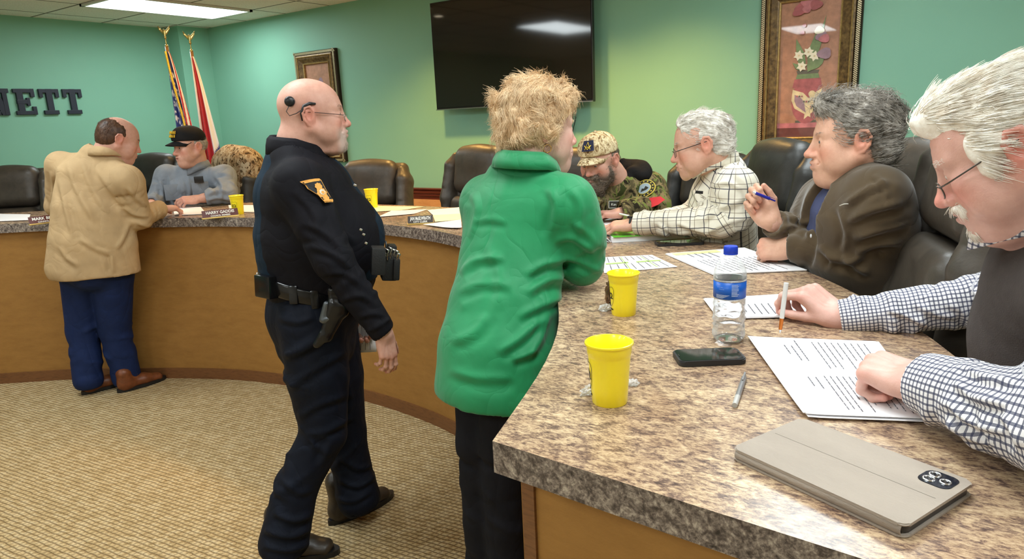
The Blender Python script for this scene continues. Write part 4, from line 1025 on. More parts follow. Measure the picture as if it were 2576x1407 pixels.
# ================================================================== 1. police officer, walking to the right
def officer():
    RT, AW, v3 = local(784); D0 = 2.38; g = onz(800, 1350, 0)
    P = empty('person', (g[0], g[1], 0), 0, 'bald officer in dark navy uniform with holster belt, walking across the carpet', 'person')
    hp = pd(786, 292, D0)
    nk = pd(748, 392, D0)
    hd = Head(hp, v3(1, .02, .02), v3(-.0, 0, 1), 1.01, neck=nk, nr=.070, tone=TONE, red=.5, stubble=.6, stub_col=(.56, .50, .46), st_y=.062, jaw=1.10, dbl=.45, h=.0028, wid=1.0, mouth=-1)
    side = AW; R_sh = pd(752, 462, 2.20); R_el = pd(838, 655, 2.13); R_wr = pd(966, 838, 2.15)
    L_sh = pd(755, 455, 2.57); L_el = pd(805, 660, 2.62); L_wr = pd(884, 775, 2.56)
    rw = pd(958, 826, 2.15)
    hR = hand_mesh(pd(968, 842, 2.15), v3(.06, -.1, -1), v3(.45, -1, 0), False, [(.25, .5, .35), (.35, .55, .35), (.42, .6, .4), (.5, .65, .4)], (.6, .3, .2), sc=.84, fore=rw, tone=TONE, rw=.028)
    hL = hand_mesh(L_wr, v3(.3, 0, -1), v3(0, 1, .2), True, [(.7, .9, .5)] * 4, (.7, .5, .5), fore=L_el * .3 + L_wr * .7, tone=TONE)
    tor = [pd(748, 412, D0), pd(772, 500, D0), pd(806, 600, D0), pd(802, 680, D0), pd(790, 745, D0), pd(790, 800, D0)]
    # legs
    nH, nK, nA = pd(786, 800, 2.28), pd(814, 1090, 2.27), pd(722, 1345, 2.22)
    fH, fK, fA = pd(818, 800, 2.47), pd(868, 1085, 2.50), pd(908, 1240, 2.46)
    body(P, [hd.mesh(), hR[:3], hL[:3], core([([tor[0] - UP * .04, tor[2], tor[4]], [.07, .10, .10]), ([R_sh, R_el, R_wr], [.05, .04, .028]), ([L_sh, L_el, L_wr], [.05, .04, .028]), ([tor[0] - UP * .04, R_sh - UP * .02], [.04, .035]), ([tor[0] - UP * .04, L_sh - UP * .02], [.04, .035]), ([tor[4], nH, nK, nA], [.1, .08, .06, .04]), ([tor[4], fH, fK, fA], [.1, .08, .06, .04])], TONE)])
    hd.extras(P, hair_mat('grey_brow', srgb(120, 100, 84), srgb(170, 150, 130)), gaze=(0, 1, -.05))
    # shirt: torso and sleeves
    d = Sdf(); rr = [(.13, .10), (.205, .165), (.205, .215), (.19, .195), (.165, .150), (.16, .148)]
    d.echain(tor, rr, side, .014)
    yoke(d, tor[0] - UP * .02, tor[1], R_sh, L_sh)
    d.cap(R_sh, R_el, .074, .064, .04)
    d.chain([R_sh, R_sh * .5 + R_el * .5, R_el, R_el * .55 + R_wr * .45, R_wr], [.074, .070, .060, .054, .043], .012); d.chain([L_sh, L_el, L_wr], [.072, .055, .042], .02)
    auto_folds(d, R_sh * .5 + R_el * .5, R_el, .063, 5, .005, 3, w=.009); auto_folds(d, R_el, R_wr, .052, 11, .005, 4, w=.008)
    d.cut(R_wr, v3(.55, 0, -.8), .09, .004)
    neckline(d, nk, v3(.5, 0, .87)); garment('shirt', d, .0065, NAVY, P, crease=.002, px=[
        ([(760, 560), (820, 590), (870, 640)], .010, .006), ([(780, 620), (840, 640), (895, 690)], .010, .007), ([(810, 690), (870, 690), (920, 730)], .010, .006), ([(850, 760), (905, 745), (945, 770)], .009, .006), ([(740, 480), (790, 540), (800, 600)], .010, .005), ([(900, 800), (940, 790), (970, 800)], .008, .005), ([(830, 480), (850, 560), (900, 620)], .010, .005)])
    # vest carrier over the shirt
    v = Sdf(); tv_ = [pd(742, 425, D0), pd(768, 500, D0), pd(806, 600, D0), pd(804, 672, D0)]
    v.echain(tv_, [(.12, .105), (.17, .172), (.185, .222), (.185, .205)], side, .014); neckline(v, nk - v3(.4, 0, 1) * .03, v3(.45, 0, 1), .12)
    v.cut(pd(800, 690, D0), v3(-.15, 0, -1), .3)
    for sh, q in ((R_sh, -1), (L_sh, 1)): v.cap(sh + v3(.03, .03 * q, -.03), (sh * .45 + R_el * .55 if q < 0 else sh * .45 + L_el * .55) + v3(.035, 0.02 * q, 0), .098, .10, .012, sub=True)
    v.folds([pd(655, 430, D0 - .1), pd(640, 520, D0 - .12), pd(650, 620, D0 - .12)], .006, .004); v.folds([pd(675, 440, D0 - .14), pd(662, 520, D0 - .15), pd(672, 640, D0 - .15)], .006, .004)
    garment('vest', v, .007, VESTM, P, crease=.002)
    collar('collar', nk + v3(.5, 0, .87) * .012, v3(.5, 0, .87), v3(1, .1, 0), .070, .074, .036, .055, NAVY, P, gap=.45, rise_back=.02, drop_front=.012, spread=.014)
    # trousers
    t_ = Sdf(); t_.echain([pd(790, 712, D0), pd(788, 790, D0), pd(795, 850, D0)], [(.168, .152), (.178, .160), (.155, .142)], side, .014)
    kN = nK * .5 + nH * .5; t_.chain([nH, kN, nK, nK * .5 + nA * .5 + v3(-.03, 0, 0), nA + v3(-.015, 0, -.03)], [.118, .105, .080, .076, .088], .015)
    kF = fK * .5 + fH * .5; t_.chain([fH, kF, fK, fK * .5 + fA * .5 + v3(-.01, 0, 0), fA + v3(-.01, 0, -.02)], [.116, .104, .080, .074, .084], .015)
    auto_folds(t_, nK * .8 + nH * .2, nA, .088, 8, .007, 5, w=.014, lean=1.0); auto_folds(t_, fK, fA, .085, 7, .007, 6, w=.014, lean=1.0); auto_folds(t_, nH, nK, .12, 5, .006, 8, w=.016, lean=1)
    t_.crease(pd(740, 785, 2.19), pd(690, 785, 2.21), .007, .006)
    t_.cut(nA + v3(0, 0, -.055), (-.1, 0, -1), .14, .006); t_.cut(fA + v3(.03, 0, -.055), v3(.35, 0, -1), .13, .006)
    garment('trousers', t_, .0075, NAVYT, P, crease=.003, px=[
        ([(700, 800), (745, 812), (790, 800)], .009, .006), ([(690, 900), (760, 880), (850, 830)], .014, .009), ([(720, 980), (790, 930), (880, 880)], .014, .008), ([(740, 1060), (800, 1020), (890, 990)], .012, .007), ([(765, 1090), (820, 1085), (885, 1050)], .012, .010),
        ([(760, 1110), (830, 1105), (800, 1180)], .012, .008), ([(690, 1290), (740, 1310), (790, 1290)], .012, .012), ([(665, 1335), (730, 1350), (790, 1325)], .012, .012), ([(660, 1375), (730, 1385), (795, 1360)], .010, .010), ([(700, 1200), (750, 1240), (785, 1230)], .012, .006),
        ([(855, 1150), (900, 1180), (945, 1165)], .011, .009), ([(850, 1205), (900, 1225), (950, 1195)], .010, .009), ([(850, 1255), (890, 1262), (935, 1235)], .010, .008), ([(860, 930), (880, 1000), (870, 1060)], .012, .006)])
    h1 = onz(672, 1400, 0); t1 = onz(856, 1392, 0); shoe('boot', h1, t1, BOOT, P, boot=.12)
    h2 = onz(858, 1308, 0); t2 = onz(990, 1245, 0); h2 = t2 - nrm(t2 - h2) * .31; shoe('boot', h2, t2, BOOT, P, boot=.12)
    # duty belt: polished band, keepers, holster
    def ringpt(a, r1=.184, r2=.168, dz=0):
        c = pd(790, 722, D0); return c + RT * (r2 * math.cos(a)) + AW * (r1 * math.sin(a)) + UP * (dz - .055 * math.cos(a))
    V = []; F = []; n = 48
    for i in range(n):
        a = 2 * PI * i / n
        for o_, z_ in ((0, -.026), (.010, -.027), (.013, -.02), (.013, .02), (.010, .027), (0, .026)): V.append(ringpt(a, .184 + o_, .168 + o_, z_))
    for i in range(n):
        for k in range(6): F.append((i * 6 + k, ((i + 1) % n) * 6 + k, ((i + 1) % n) * 6 + (k + 1) % 6, i * 6 + (k + 1) % 6))
    belt = mesh_obj('duty_belt', V, F, LEATHER, P)
    def pouch(name, a, dz, s, m=LEATHER, out=.03, par=belt):
        c = ringpt(a, .196 + out, .180 + out, dz); bm = bmesh.new(); rz = math.atan2(*(RT * math.cos(a) + AW * math.sin(a))[[1, 0]])
        bx(bm, (0, 0, 0), s, M=Matrix.Translation(c) @ Matrix.Rotation(rz, 4, 'Z') @ Matrix.Rotation(.15 * math.sin(a), 4, 'Y'), bev=.006); return bm_obj(name, bm, m, par, auto=40)
    pouch('belt_keeper', -PI * .62, 0, (.02, .03, .062), out=-.005); pouch('cuff_case', -PI * .80, 0, (.04, .085, .075), out=.004); pouch('belt_keeper', -PI * .5, 0, (.018, .03, .062), out=-.005)
    pouch('key_clip', PI * .98, -.02, (.012, .03, .07), STEEL, out=.0)
    # holster with pistol on the right hip
    c0 = pd(836, 728, 2.13)
    hol = Sdf(); hol.box(pd(850, 758, 2.13), (.028, .018, .05), .012, .02, rot=np.stack([RT, AW, UP], 1)); hol.ecap(pd(852, 770, 2.12), pd(818, 850, 2.12), (.034, .018), (.020, .014), RT, .015)
    hol.ecap(pd(818, 845, 2.12), pd(797, 868, 2.12), (.022, .015), (.013, .012), RT, .01)
    garment('holster', hol, .004, LEATHER, P)
    gn = Sdf(); gn.ecap(pd(822, 765, 2.115), pd(816, 806, 2.115), (.011, .010), (.017, .012), RT, .006); gn.cap(pd(816, 806, 2.11), pd(832, 800, 2.11), .010, .008, .006)
    garment('pistol_grip', gn, .0035, mat('dark_grey_metal', (.10, .11, .12), .3, .7), P)
    # chest pouches
    bm = bmesh.new()
    for (u, v_), dd, s in (((978, 672), 2.32, (.05, .07, .085)), ((950, 655), 2.22, (.045, .06, .09)), ((996, 676), 2.30, (.022, .05, .075)), ((985, 640), 2.42, (.03, .06, .07))):
        bx(bm, (0, 0, 0), s, M=Matrix.Translation(pd(u, v_, dd)) @ Matrix.Rotation(math.atan2(RT[1], RT[0]), 4, 'Z') @ Matrix.Rotation(.12, 4, 'Y'), bev=.006)
    pc = bm_obj('chest_pouch', bm, mat('black_webbing', (.014, .014, .015), .55, bump=.3, bscale=200), P, auto=40)
    bm = bmesh.new()
    for k, (u, v_) in enumerate(((974, 640), (982, 636), (990, 640), (998, 643), (968, 648), (1002, 650))):
        p = pd(u, v_, 2.28 + .01 * (k % 3)); tube(bm, [p - UP * .02, p, p + v3(.006, 0, .012), p + v3(-.004, 0, .02)], [.003, .003, .0045, .0025], 6)
    bm_obj('metal_tool', bm, STEEL, P)
    bm = bmesh.new(); tube(bm, [pd(975, 640, 2.3), pd(970, 606, 2.3)], [.005, .003], 8); bm_obj('radio_antenna', bm, BLKM, P)
    for u, v_ in ((893, 466), (908, 578), (915, 590), (921, 612)):
        bm = bmesh.new(); bx(bm, (0, 0, 0), (.010, .004, .007), M=Matrix.Translation(pd(u, v_, 2.155)) @ Matrix.Rotation(math.atan2(RT[1], RT[0]), 4, 'Z') @ Matrix.Rotation(.5, 4, 'Y'), bev=.002); bm_obj('badge_pin', bm, STEEL, P)
    # shoulder patch following the sleeve
    ax = nrm(R_el - R_sh); fwd_ = nrm(v3(1, 0, 0) - ax * (v3(1, 0, 0) @ ax)); out = nrm(np.cross(ax, fwd_)); out = out if out @ AW < 0 else -out
    def onarm(s, t_, lift=.0): # s around (m), t along (m) from the shoulder
        a = (s + .034) / .082; return R_sh + ax * (t_ + .004) + (out * math.cos(a) + fwd_ * math.sin(a)) * (.0865 + lift)
    def patch(name, poly, lift, m, par):
        V = [onarm(s, t_, lift) for s, t_ in poly]; c = onarm(sum(p[0] for p in poly) / len(poly), sum(p[1] for p in poly) / len(poly), lift); V = [c] + V; n_ = len(poly)
        V2 = [v for v in V]; F = [(0, 1 + k, 1 + (k + 1) % n_) for k in range(n_)]
        return mesh_obj(name, V2, F, m, par)
    def dense(poly, k=6):
        out_ = []
        for i in range(len(poly)):
            a_, b_ = A(*poly[i]), A(*poly[(i + 1) % len(poly)])
            for j in range(k): out_.append(tuple(a_ + (b_ - a_) * j / k))
        return out_
    gold = mat('gold_embroidery', srgb(226, 160, 70), .6, var=.15, vscale=120); blk = mat('black_embroidery', (.01, .01, .012), .7); wht = mat('white_embroidery', srgb(220, 216, 204), .6)
    oy = -.004
    outer = [(-.036, .022 + oy), (.026, .026 + oy), (.031, .032 + oy), (.034, .064 + oy), (.040, .092 + oy), (.046, .100 + oy), (.040, .108 + oy), (.008, .106 + oy), (-.002, .080 + oy), (-.024, .050 + oy), (-.026, .036 + oy)]
    cc = A(.006, .062); sc_ = lambda P_, k: [tuple(cc + (A(*p) - cc) * k) for p in P_]
    pt = patch('shoulder_patch', dense(outer), .0, gold, P); patch('patch_field', dense(sc_(outer, .88)), .0012, blk, pt)
    for c_, r_, mm, lf in (((.010, .048), .013, gold, .0022), ((.012, .070), .018, gold, .0022), ((.018, .088), .012, gold, .0022), ((.013, .068), .010, wht, .0032), ((.014, .070), .006, gold, .004)):
        patch('patch_emblem', [(c_[0] + r_ * (1 - .18 * (k % 2)) * math.cos(k * PI / 8), c_[1] + r_ * (1 - .18 * (k % 2)) * math.sin(k * PI / 8)) for k in range(16)], lf, mm, pt)
    for a0, a1, tt in ((-.026, .022, .031 + oy), (.006, .036, .101 + oy)):
        patch('patch_band', dense([(a0, tt - .004), (a1, tt - .002), (a1, tt + .004), (a0, tt + .002)]), .0022, gold, pt)
    # glasses, cochlear implant processor
    glasses(hd, P, mat('silver_wire', (.45, .42, .38), .25, .9), .0009, (.019, .014), .006, temple_m=mat('brown_temple', srgb(70, 40, 34), .3))
    R = hd.wor
    wtube('hearing_processor', [R(p) for p in ((.079, .012, .036), (.083, -.006, .038), (.086, -.024, .030), (.086, -.034, .008), (.083, -.034, -.014))], [.0035, .0055, .0068, .0065, .004], BLKM, P, 10)
    V, F = uv_ball((.0715, -.066, .048), .0165, 16, 8, (1, 0, 0)); V = A(.0715, -.066, .048) + (V - A(.0715, -.066, .048)) * A(.45, 1, 1); mesh_obj('hearing_coil', R(V), F[0], BLKM, P)
    wtube('hearing_coil_lead', [R(p) for p in ((.075, -.070, .034), (.074, -.080, .018), (.076, -.072, .004), (.080, -.050, .010), (.084, -.036, .018))], .0013, BLKM, P)
    gh = hair_mat('pale_goatee_hair', srgb(150, 130, 112), srgb(214, 200, 186))
    hair(hd, P, [((0, .083, -.100), (.025, .0165, .021), .006)], [], gh, [dict(n=420, L=.011, r=.0005, dir=dir_down, lift=.3, jitter=.4, seed=33)], name='goatee', h=.0026, noise=((.001, 90, 3, (1, 1, 1)),))
    settle(P); return hd, P, L_wr
hdO, PO, lwO = officer()
# ================================================================== 2. woman in the green jacket, leaning on the desk
BLOND = hair_mat('blond_hair', srgb(212, 174, 128), srgb(250, 226, 188), fr=50)
GREEN = cloth('emerald_jacket', srgb(20, 128, 78), 0.55, 0.10, vs=6, sheen=.2, spec=.3, wr=.45); BLACKT = cloth('black_trousers', (.008, .008, .011), .8, .2, wr=.4)
def woman():
    D0 = 2.0; g = v3(0, 1.86, 0) + RT * (-.10); g = pd(1240, 1300, 1.86)
    P = empty('person', (g[0], g[1], 0), 0, 'woman with short blond hair in a bright green jacket, leaning on the desk', 'person')
    nk = pd(1325, 425, 2.02)
    hd = Head(pd(1358, 328, 2.06), v3(.93, .34, -.05), v3(.04, 0, 1), .99, neck=nk, nr=.052, tone=(.66, .42, .34), red=.55, jaw=.92, nose=.88, dbl=.5, h=.003, lip=(.55, .26, .24), wid=.97)
    R_sh = pd(1432, 505, 1.93); R_el = A(-.945, 1.735, TOP + .075); R_wr = R_el + v3(-.08, .20, .0)
    L_sh = pd(1222, 500, 2.12); L_el = A(-1.25, 1.97, TOP + .06); L_wr = L_el + v3(.12, .08, .03)
    hR = hand_mesh(R_wr, v3(-.85, .5, .0), v3(0, 0, 1), False, [(.5, .6, .4)] * 4, (.4, .3, .2), sc=.92, fore=R_el * .6 + R_wr * .4, tone=(.66, .42, .34))
    hL = hand_mesh(L_wr, v3(.6, .6, .1), v3(0, 0, 1), True, [(.5, .6, .4)] * 4, (.4, .3, .2), sc=.92, fore=L_el * .6 + L_wr * .4, tone=(.66, .42, .34))
    tor = [pd(1312, 455, 2.03), pd(1300, 535, 2.03), pd(1284, 660, 1.99), pd(1268, 770, 1.93), pd(1250, 880, 1.88), pd(1245, 975, 1.86)]
    side = nrm(v3(.80, -.60, 0))
    lg = [[pd(1215, 900, 1.92), pd(1205, 1110, 1.88), A(0, 0, 0)], [pd(1285, 900, 1.82), pd(1262, 1110, 1.82), A(0, 0, 0)]]
    for L in lg: L[2] = A(L[1][0], L[1][1], .10) + v3(.0, -.01, 0)
    body(P, [hd.mesh(), hR[:3], hL[:3], core([([tor[0] - UP * .04, tor[2], tor[4]], [.06, .08, .09]), armcore(R_sh, R_el, R_wr), armcore(L_sh, L_el, L_wr), ([tor[0] - UP * .04, R_sh - UP * .02], [.04, .035]), ([tor[0] - UP * .04, L_sh - UP * .02], [.04, .035])] + [([tor[4]] + L, [.1, .08, .05, .035]) for L in lg], TONE)])
    hd.extras(P, BLOND)
    d = Sdf(); d.echain(tor, [(.12, .078), (.178, .115), (.168, .122), (.172, .135), (.178, .148), (.184, .158)], side, .014)
    yoke(d, tor[0], tor[1], R_sh, L_sh, .046, .058)
    arm_sleeve(d, [R_sh, R_sh * .45 + R_el * .55 + v3(.015, -.01, 0), R_el, R_wr], [.066, .066, .062, .045], .014, seed=11, folds=(3, 5, 6), amp=.005, w=.010)
    arm_sleeve(d, [L_sh, L_sh * .5 + L_el * .5, L_el, L_wr], [.066, .062, .058, .045], .014, seed=15, folds=(3, 4, 5), amp=.005, w=.010)
    B = -.02
    for a_, b_, am in (((1330, 700), (1425, 640), .006), ((1340, 760), (1430, 700), .005), ((1180, 690), (1250, 655), .005), ((1170, 770), (1260, 740), -.005), ((1250, 870), (1330, 800), .006), ((1290, 905), (1350, 880), .005), ((1200, 560), (1290, 550), .003), ((1380, 560), (1440, 480), .005), ((1150, 900), (1240, 830), -.006), ((1300, 960), (1380, 860), -.006)):
        d.crease(pd(*a_, D0 - .16), pd(*b_, D0 - .16), .013, am * 1.2)
    neckline(d, nk, v3(.25, .15, 1)); d.cut(pd(1240, 990, 1.86), v3(-.05, 0, -1), .30)
    garment('jacket', d, .0065, GREEN, P, noise=((.003, 7, 5, (1, 1, .6)),), crease=.0015, px=[
        ([(1320, 695), (1370, 665), (1425, 655)], .011, .011), ([(1325, 740), (1380, 705), (1430, 705)], .012, .011), ([(1300, 800), (1360, 770), (1420, 745)], .012, .008), ([(1160, 690), (1200, 655), (1270, 650)], .011, .009), ([(1150, 740), (1210, 715), (1290, 720)], .012, .007),
        ([(1250, 890), (1310, 850), (1360, 800)], .012, .010), ([(1285, 905), (1320, 895), (1350, 880)], .010, .008), ([(1130, 860), (1190, 840), (1230, 790)], .013, .007), ([(1190, 560), (1230, 552), (1280, 560)], .010, .004), ([(1180, 480), (1200, 520), (1185, 600)], .012, .005),
        ([(1380, 470), (1400, 520), (1385, 600)], .012, .008), ([(1430, 470), (1460, 520), (1450, 600)], .010, .006), ([(1390, 610), (1440, 600), (1500, 640)], .010, .008), ([(1400, 650), (1450, 655), (1520, 690)], .009, .007), ([(1440, 560), (1480, 590), (1500, 620)], .010, .006),
        ([(1130, 930), (1200, 950), (1300, 950)], .013, .006), ([(1220, 610), (1260, 700), (1240, 800)], .014, .004), ([(1330, 900), (1360, 850), (1380, 780)], .012, .007)])
    collar('jacket_collar', nk + UP * .012, v3(.25, .15, 1), v3(.80, .60, 0), .062, .060, .026, .042, GREEN, P, gap=.60, spread=.022, rise_back=.014, drop_front=.02, thick=.005)
    t_ = Sdf()
    for L in lg: t_.chain([tor[4], L[0], L[1], L[1] * .5 + L[2] * .5, L[2]], [.13, .09, .066, .060, .068], .018); t_.cut(L[2] - UP * .03, (0, 0, -1), .12); auto_folds(t_, L[1] * .7 + L[0] * .3, L[2], .066, 9, .005, 31)
    garment('trousers', t_, .009, BLACKT, P)
    for L in lg: a_ = L[2]; shoe('shoe', (a_ - v3(.05, .03, 0))[:2].tolist() + [0], (a_ + v3(.13, .12, 0))[:2].tolist() + [0], BLKM, P, boot=.05)
    curl = swirl(lambda P_, N_: np.stack([P_[:, 0] * 1.0, -.05 + 0 * P_[:, 1], -.05 - .6 * (.10 - P_[:, 2])], 1), 1.1, 80)
    hair(hd, P, [((0, -.026, .054), (.092, .112, .098)), ((0, -.080, -.012), (.074, .046, .058), .03), ((.066, -.028, .012), (.028, .048, .046), .03), ((-.066, -.028, .012), (.028, .048, .046), .03), ((0, .064, .100), (.068, .042, .036), .03)],
         [((0, .155, -.032), (.115, .142, .104), .012), ((.09, .02, -.05), (.03, .045, .035), .01), ((-.09, .02, -.05), (.03, .045, .035), .01), ((0, -.02, -.125), (.13, .15, .055), .01)], BLOND,
         [dict(n=15000, L=.036, r=.00065, dir=curl, wave=.0020, wfreq=.9, lift=.06, jitter=.07, seed=3, seg=5, mask=lambda V, N: ~((V[:, 1] > .035) & (V[:, 2] < .07))), dict(n=1200, L=.030, r=.0006, dir=swirl(dir_crown, .9, 70, 1.0), wave=.005, wfreq=.9, lift=.28, jitter=.25, seed=4, seg=7, mask=lambda V, N: (V[:, 2] > .04))], noise=((.013, 34, 3, (1, 1, 1)), (.005, 90, 8, (1, 1, 1))), h=.0042)
    bm = bmesh.new(); c = hd.wor(A(.078, -.008, -.050)); tube(bm, [tuple(c + (RT * math.cos(a) + UP * math.sin(a)) * .011) for a in np.linspace(0, 2 * PI, 16, endpoint=False)], .0016, 6, close=True); bm_obj('earring', bm, mat('gold_metal', srgb(212, 170, 100), .2, 1.0), P)
    settle(P)
woman()

# ================================================================== 3. man in the tan jacket bending over the far desk
TANJ = cloth('tan_jacket', srgb(182, 154, 116), 0.8, .10, vs=10, wr=.5); BLUEP = cloth('blue_trousers', srgb(26, 40, 78), .75, .15, wr=.5); BRN = mat('tan_brown_leather', srgb(112, 62, 34), .4, var=.25, vscale=40)
BRNH = hair_mat('brown_hair', srgb(52, 34, 24), srgb(92, 64, 46))
def tan_man():
    RT, AW, v3 = local(300); D0 = 4.05; g = pd(260, 975, D0)
    P = empty('person', (g[0], g[1], 0), 0, 'balding man in a tan sport coat and blue trousers bending over the desk', 'person')
    nk = pd(268, 392, D0 + .0)
    hd = Head(pd(299, 352, D0 + .02), v3(.90, .16, -.34), v3(.35, .05, 1), 1.03, neck=nk, nr=.066, tone=TONE, red=.55, jaw=1.15, dbl=.6, h=.004)
    R_sh = pd(322, 452, D0 - .10); R_el = pd(352, 562, D0 - .03); R_wr = pd(408, 543, D0 + .17); R_wr[2] = TOP + .045
    R_el[2] = max(R_el[2], TOP + .03); R_wr[2] = TOP + .06
    L_sh = pd(152, 415, D0 + .06); L_el = pd(142, 520, D0 + .12); L_wr = pd(190, 545, D0 + .30); L_wr[2] = TOP + .04
    hR = hand_mesh(R_wr, v3(.9, .35, -.12), v3(-.1, -.2, 1), False, [(.5, .6, .4), (.6, .7, .4), (.7, .7, .5), (.7, .8, .5)], (.4, .4, .2), fore=R_wr * .6 + R_el * .4, tone=TONE, h=.0035)
    hL = hand_mesh(L_wr, v3(.7, .6, -.1), v3(0, 0, 1), True, [(.3, .4, .3)] * 4, (.2, .2, .2), fore=L_wr * .6 + L_el * .4, tone=TONE, h=.0035)
    tor = [pd(258, 398, D0), pd(245, 450, D0 - .02), pd(236, 530, D0 - .06), pd(236, 610, D0 - .08), pd(236, 680, D0 - .08)]
    side = nrm(v3(.92, -.3, 0))
    lg = [[pd(205, 690, D0 + .0), pd(208, 830, D0 + .02), pd(222, 955, D0 - .02)], [pd(282, 690, D0 - .02), pd(290, 830, D0 + .04), pd(318, 948, D0 + .06)]]
    body(P, [hd.mesh(), hR[:3], hL[:3], core([([tor[0] - UP * .04, tor[2], tor[4]], [.06, .10, .09]), armcore(R_sh, R_el, R_wr), armcore(L_sh, L_el, L_wr), ([tor[0] - UP * .04, R_sh - UP * .02], [.04, .035]), ([tor[0] - UP * .04, L_sh - UP * .02], [.04, .035])] + [([tor[4]] + L, [.1, .08, .06, .035]) for L in lg], TONE)])
    hd.extras(P, BRNH)
    d = Sdf(); d.echain(tor, [(.12, .085), (.205, .125), (.215, .14), (.230, .148), (.250, .158)], side, .014)
    yoke(d, tor[0], tor[1], R_sh, L_sh, .055, .068)
    neckline(d, nk, v3(.5, .2, .85))
    arm_sleeve(d, [R_sh, R_el, R_wr], [.078, .066, .052], .015, seed=21, folds=(6, 7), amp=.006, w=.012)
    arm_sleeve(d, [L_sh, L_el, L_wr], [.078, .064, .052], .015, seed=25, folds=(4, 5), amp=.005, w=.012)
    for a_, b_, am in (((175, 430), (255, 560), .008), ((215, 420), (290, 560), -.008), ((160, 480), (200, 600), .007), ((270, 570), (330, 500), .008), ((200, 600), (285, 640), .006), ((282, 590), (283, 690), .008), ((290, 610), (330, 560), -.007)):
        d.crease(pd(*a_, D0 - .2), pd(*b_, D0 - .2), .022, am)
    d.cut(pd(236, 686, D0), (0, 0, -1), .33)
    garment('jacket', d, .008, TANJ, P, noise=((.003, 9, 6, (1, 1, .6)),), crease=.002, px=[
        ([(170, 410), (195, 480), (240, 560)], .018, .010), ([(205, 400), (230, 470), (275, 540)], .018, .010), ([(150, 450), (165, 520), (185, 600)], .016, .010), ([(240, 420), (280, 480), (310, 520)], .016, .007), ([(320, 470), (345, 500), (370, 520)], .014, .010),
        ([(310, 520), (340, 540), (375, 545)], .013, .010), ([(280, 640), (282, 660), (284, 688)], .012, .010), ([(200, 600), (240, 625), (282, 640)], .015, .009), ([(290, 630), (310, 600), (325, 560)], .014, .009), ([(345, 560), (375, 570), (395, 560)], .012, .010), ([(150, 620), (170, 650), (200, 670)], .015, .008), ([(128, 430), (135, 470), (132, 505)], .012, .008)])
    collar('jacket_collar', nk + v3(.5, .2, .85) * .012, v3(.5, .2, .85), v3(.9, .35, 0), .070, .070, .03, .045, TANJ, P, gap=.6, rise_back=.012, thick=.005)
    t_ = Sdf()
    for i, L in enumerate(lg): t_.chain([tor[4] + UP * .02, L[0], L[1], L[1] * .5 + L[2] * .5, L[2]], [.14, .115, .090, .084, .084], .018); t_.cut(L[2] - UP * .05, (0, 0, -1), .14, .005); auto_folds(t_, L[1] * .7 + L[0] * .3, L[2], .09, 8, .007, 41 + i, w=.016)
    garment('trousers', t_, .010, BLUEP, P)
    for a_, b_ in ((onz(205, 995, 0), onz(262, 978, 0)), (onz(295, 990, 0), onz(385, 962, 0))): shoe('shoe', a_, a_ + nrm(b_ - a_) * .30, BRN, P, boot=.06)
    ring = lambda V, N: V[:, 2] < .2
    hair(hd, P, [((0, -.020, .030), (.0815, .0985, .084), .01), ((0, -.05, -.02), (.066, .060, .05), .03)], [((0, .125, .02), (.12, .105, .14), .01), ((0, .030, .128), (.062, .085, .050), .012), ((0, -.02, -.10), (.12, .12, .055), .01), ((.09, .0, -.02), (.03, .03, .04), .008), ((-.09, .0, -.02), (.03, .03, .04), .008)], BRNH,
         [dict(n=1500, L=.012, r=.0006, dir=dir_down, lift=.05, jitter=.2, seed=6)], h=.004, noise=((.0015, 60, 3, (1, 1, 1)),))
    settle(P)
tan_man()

